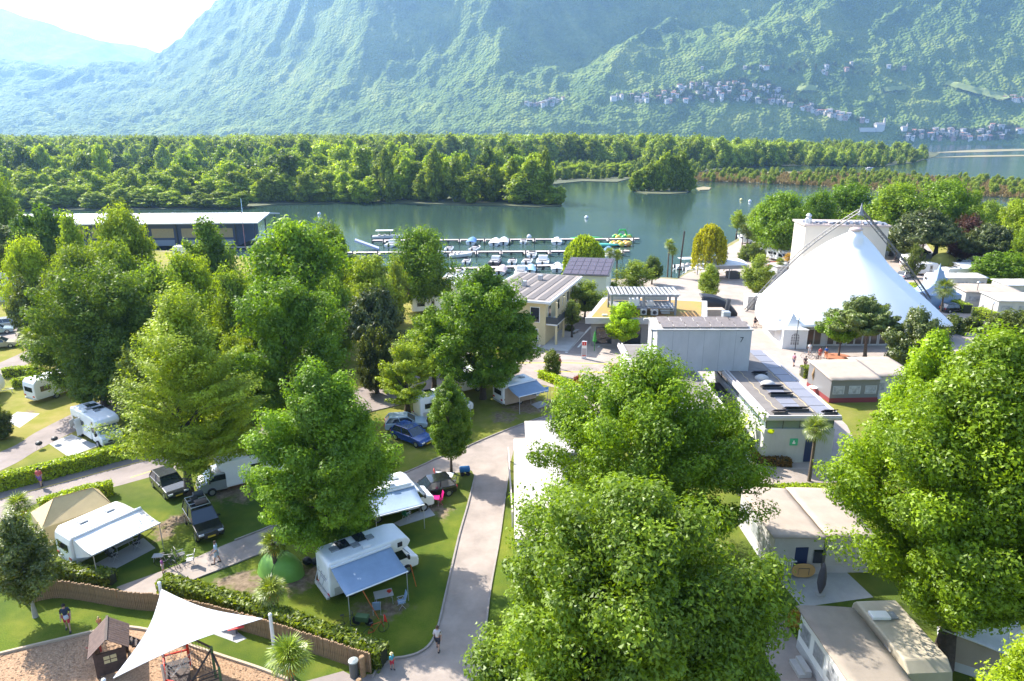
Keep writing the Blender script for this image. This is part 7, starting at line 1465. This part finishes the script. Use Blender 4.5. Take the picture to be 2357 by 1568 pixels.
# green and yellow inflatable water toys
for (px, py, rz, mk, lab) in ((1350, 553, 5, 'g', 'long green inflatable lying on the outer pier'), (1432, 550, 10, 'y', 'yellow and green inflatable island on the outer pier'), (1428, 566, 5, 'o', 'orange and yellow inflatable ring boat beside the outer pier'), (1385, 569, 3, 't', 'flat teal inflatable mat beside the middle pier')):
    q = G(px, py, WZ); t = thing('inflatable_toy', lab, 'inflatable', q, R(rz)); gm = mat('vinyl_green', (.04, .35, .08), .4); ym = mat('vinyl_yellow', (.6, .5, .05), .4); om = mat('vinyl_orange', (.7, .35, .08), .4); tm_ = mat('vinyl_teal', (.10, .42, .32), .4)
    if mk in 'gt': MB().ball((0, 0, .55), 1, 16, 8, (5.0, .9, .5)).build('tube', gm if mk == 'g' else tm_, t, smooth=True)
    else:
        for j in range(8):
            a = j * math.pi / 4; MB().ball((2.3 * math.cos(a), 1.6 * math.sin(a), .6), .8, 10, 6, (1.1, 1, .9)).build('segment', (ym if mk == 'y' else om) if j % 2 else (gm if mk == 'y' else ym), t, smooth=True)
        MB().lathe([(2.2, .3), (2.2, .5)], 16).build('floor', WHITE, t)
        if mk == 'y': MB().tube([(-1.5, 0, .6), (-.8, 0, 2.6), (.8, 0, 2.6), (1.5, 0, .6)], .35, 8).build('arch', gm, t)
# ================================================================ VILLAGES ON THE SLOPE
hr_ = random.Random(12)
def on_slope(px, py):
    X, Y, Z = ray(px, py)
    D = np.arange(2260, 5200, 4.0); zz = CAM_H + Z / Y * D; hh = mountain_h(X / Y * D, D); k = np.argmax(hh > zz)
    return (X / Y * D[k], D[k], max(hh[k], 1.0)) if hh[k] > zz[k] else None
HW = [mat('house_white', (.60, .57, .54), .8), mat('house_cream', (.54, .46, .37), .8), mat('house_rose', (.42, .28, .23), .8), mat('house_grey', (.34, .33, .33), .8)]
HR = [mat('tile_red', (.30, .13, .08), .85), mat('tile_grey', (.28, .26, .25), .85), mat('tile_brown', (.25, .16, .12), .85)]
HM = {}
for i, w_ in enumerate(HW): HM[i] = MB().span(-.5, .5, -.5, .5, -1.2, 1).mesh('wall', w_)
RM = [MB().add([(-.56, -.56, 1), (.56, -.56, 1), (.56, .56, 1), (-.56, .56, 1), (-.56, 0, 1.35), (.56, 0, 1.35)], [(0, 1, 5, 4), (2, 3, 4, 5), (1, 2, 5), (3, 0, 4)]).mesh('roof', m) for m in HR]
WM = MB().span(-.3, -.12, -.52, -.5, .3, .65).mesh('window', mat('far_window', (.08, .09, .1), .3))
def far_house(px, py, s, group, lab, flat=False):
    p = on_slope(px, py)
    if not p: p = (*G(px, max(py, 326))[:2], 0)
    k = p[1] / 2600; hi = hr_.choice([0, 0, 0, 1, 1, 2, 3]); ri = hr_.choice([0, 1, 1, 2])
    for w_ in ('small pale house', 'faint small house', 'pale lakeside house', 'pale house', 'lone house'):
        if lab.startswith(w_): lab = '%s house with %s roof%s' % (('white', 'cream', 'rose', 'grey')[hi], ('red', 'grey', 'brown')[ri], lab[len(w_):]); break
    t = thing('slope_house', lab, 'house', p, hr_.uniform(-.5, .5), group)
    s *= .78; w = s * k * hr_.uniform(.7, 1.35); d = s * k * hr_.uniform(.7, 1.0); h = s * k * hr_.uniform(.45, .7)
    for nm, me in (('wall', HM[hi]), ('roof', RM[ri])): o = link(nm, me, t); o.scale = (w, d, h)
    for xx in (.42, .21): o = link('window', WM, t); o.scale = (w, d, h); o.location = (xx * w, 0, 0)
VIL = [('houses of the main village on the slope', 'small pale house of the main village high on the slope', 88, [(1395, 232), (1450, 222), (1540, 205), (1620, 190), (1700, 185), (1760, 190), (1820, 215), (1870, 240), (1800, 245), (1700, 235), (1600, 235), (1500, 240)], 17),
       ('faint houses left of the main village', 'faint small house in the left hamlet on the slope', 18, [(1190, 245), (1230, 235), (1290, 230), (1320, 218), (1260, 250)], 16),
       ('houses stepping down from the village to the lake', 'pale house on the way down from the village to the lake', 30, [(1840, 252), (1900, 268), (1960, 280), (2010, 285), (1930, 262), (1870, 248)], 19),
       ('lakeside houses below the wooded slope', 'pale lakeside house at the foot of the slope', 42, [(2060, 318), (2120, 300), (2180, 298), (2240, 300), (2330, 290), (2357, 300), (2340, 322), (2250, 326), (2150, 324), (2100, 322)], 20),
       ('houses at the upper right of the slope', 'pale house high at the upper right of the slope', 14, [(2310, 225), (2357, 230), (2357, 238), (2320, 232)], 17),
       ('scattered houses above the village', 'lone house scattered in the wood above the village', 12, [(1560, 160), (1700, 150), (1860, 150), (2050, 150), (2120, 165), (2000, 175)], 16)]
for grp, lab, n, poly, s in VIL:
    xs = [q[0] for q in poly]; ys = [q[1] for q in poly]; c = 0; tries = 0
    while c < n and tries < 4000:
        tries += 1; px, py = hr_.uniform(min(xs), max(xs)), hr_.uniform(min(ys), max(ys))
        if in_poly(px, py, poly): far_house(px, py, s, grp, lab); c += 1
vt, vs_ = [], []
for grp, lab, n, poly, s in VIL:
    xs = [q[0] for q in poly]; ys = [q[1] for q in poly]
    for _ in range(n * 9):
        px, py = hr_.uniform(min(xs) - 12, max(xs) + 12), hr_.uniform(min(ys) - 5, max(ys) + 5); p = on_slope(px, py)
        if p and p[1] < 5000 and in_poly(px, py, [(a, b_) for a, b_ in poly]): vt.append(p); vs_.append(hr_.uniform(.55, 1.1))
scatter('village_trees', vt, vs_, SRC[0], (.06, .10, .03))
# churches and the large lakeside house
for (px, py, s, lab) in ((2022, 298, 34, 'large white church building with tower at the lake shore'), (2080, 300, 20, 'second church tower right of the large white church'), (1412, 232, 22, 'little rose church of the main village')):
    p = on_slope(px, py) or (*G(px, 326)[:2], 0); t = thing('church', lab, 'church', p, .2); MB().span(-s * .5, s * .5, -s * .3, s * .3, -s * .3, s * .45).build('nave', HW[0], t)
    MB().add([(-s * .52, -s * .33, s * .45), (s * .52, -s * .33, s * .45), (s * .52, s * .33, s * .45), (-s * .52, s * .33, s * .45), (-s * .5, 0, s * .68), (s * .5, 0, s * .68)], [(0, 1, 5, 4), (2, 3, 4, 5), (1, 2, 5), (3, 0, 4)]).build('roof', HR[1], t)
    MB().box(s * .62, 0, s * .3, s * .2, s * .2, s * 1.2).build('tower', HW[1], t); MB().add([(s * .5, -s * .12, s * .9), (s * .74, -s * .12, s * .9), (s * .74, s * .12, s * .9), (s * .5, s * .12, s * .9), (s * .62, 0, s * 1.25)], [(0, 1, 4), (1, 2, 4), (2, 3, 4), (3, 0, 4)]).build('spire', HR[1], t)
p = on_slope(1995, 303) or (*G(1995, 326)[:2], 0); t = thing('lakeside_hall', 'long white hall beside the large church at the lake', 'building', p, 0); MB().span(-28, 28, -8, 8, -6, 9).build('wall', HW[0], t); MB().span(-29, 29, -9, 9, 9, 10).build('roof', HR[1], t)
# meadows on the slope, draped over it
for name_, (a0, a1, b0_, b1_) in (('meadow', ((2180, 190), (2330, 228), (2170, 200), (2300, 236))), ('meadow', ((1835, 203), (1880, 203), (1830, 213), (1875, 216))), ('meadow', ((2030, 207), (2085, 203), (2035, 216), (2080, 213)))):
    V_ = []; ok_ = True
    for i in range(13):
        for j in range(4):
            u_, v_ = i / 12, j / 3; q = on_slope(a0[0] + (a1[0] - a0[0]) * u_ + ((b0_[0] - a0[0]) * (1 - u_) + (b1_[0] - a1[0]) * u_) * v_, a0[1] + (a1[1] - a0[1]) * u_ + ((b0_[1] - a0[1]) * (1 - u_) + (b1_[1] - a1[1]) * u_) * v_)
            if q is None: ok_ = False; break
            V_.append((q[0], q[1] - 8, q[2] + 7))
        if not ok_: break
    if ok_: setting(name_, MB().add(V_, [(i * 4 + j, (i + 1) * 4 + j, (i + 1) * 4 + j + 1, i * 4 + j + 1) for i in range(12) for j in range(3)]), mat('mountain_meadow', (.26, .30, .08), .95))
for o_ in list(bpy.data.objects):                              # leaf greens stay green: never redder than the species is
    if o_.type == 'MESH' and o_.data.materials and o_.data.materials[0] in (LEAF, NEEDLE, GLOSSY_LEAF, HEDGE):
        r_, g_, b_, a_ = o_.color
        if g_ > r_ * .95 and b_ >= .0115: o_.color = (min(r_, .60 * g_), g_, b_, 1)

# ---------------------------------------------------------------- the air
hz = MB().box(0, 5000, 720, 25000, 15000, 1447).build('haze', None); hz['kind'] = 'stuff'
hm = bpy.data.materials.new('haze'); hm.use_nodes = True; hn = hm.node_tree.nodes; hn.clear()
ho = hn.new('ShaderNodeOutputMaterial'); hv = hn.new('ShaderNodeVolumePrincipled'); hv.inputs['Density'].default_value = HAZE_DENSITY
hv.inputs['Color'].default_value = (0.31, 0.53, 0.90, 1); hv.inputs['Anisotropy'].default_value = 0.45
hm.node_tree.links.new(hv.outputs[0], ho.inputs['Volume']); hz.data.materials.append(hm)
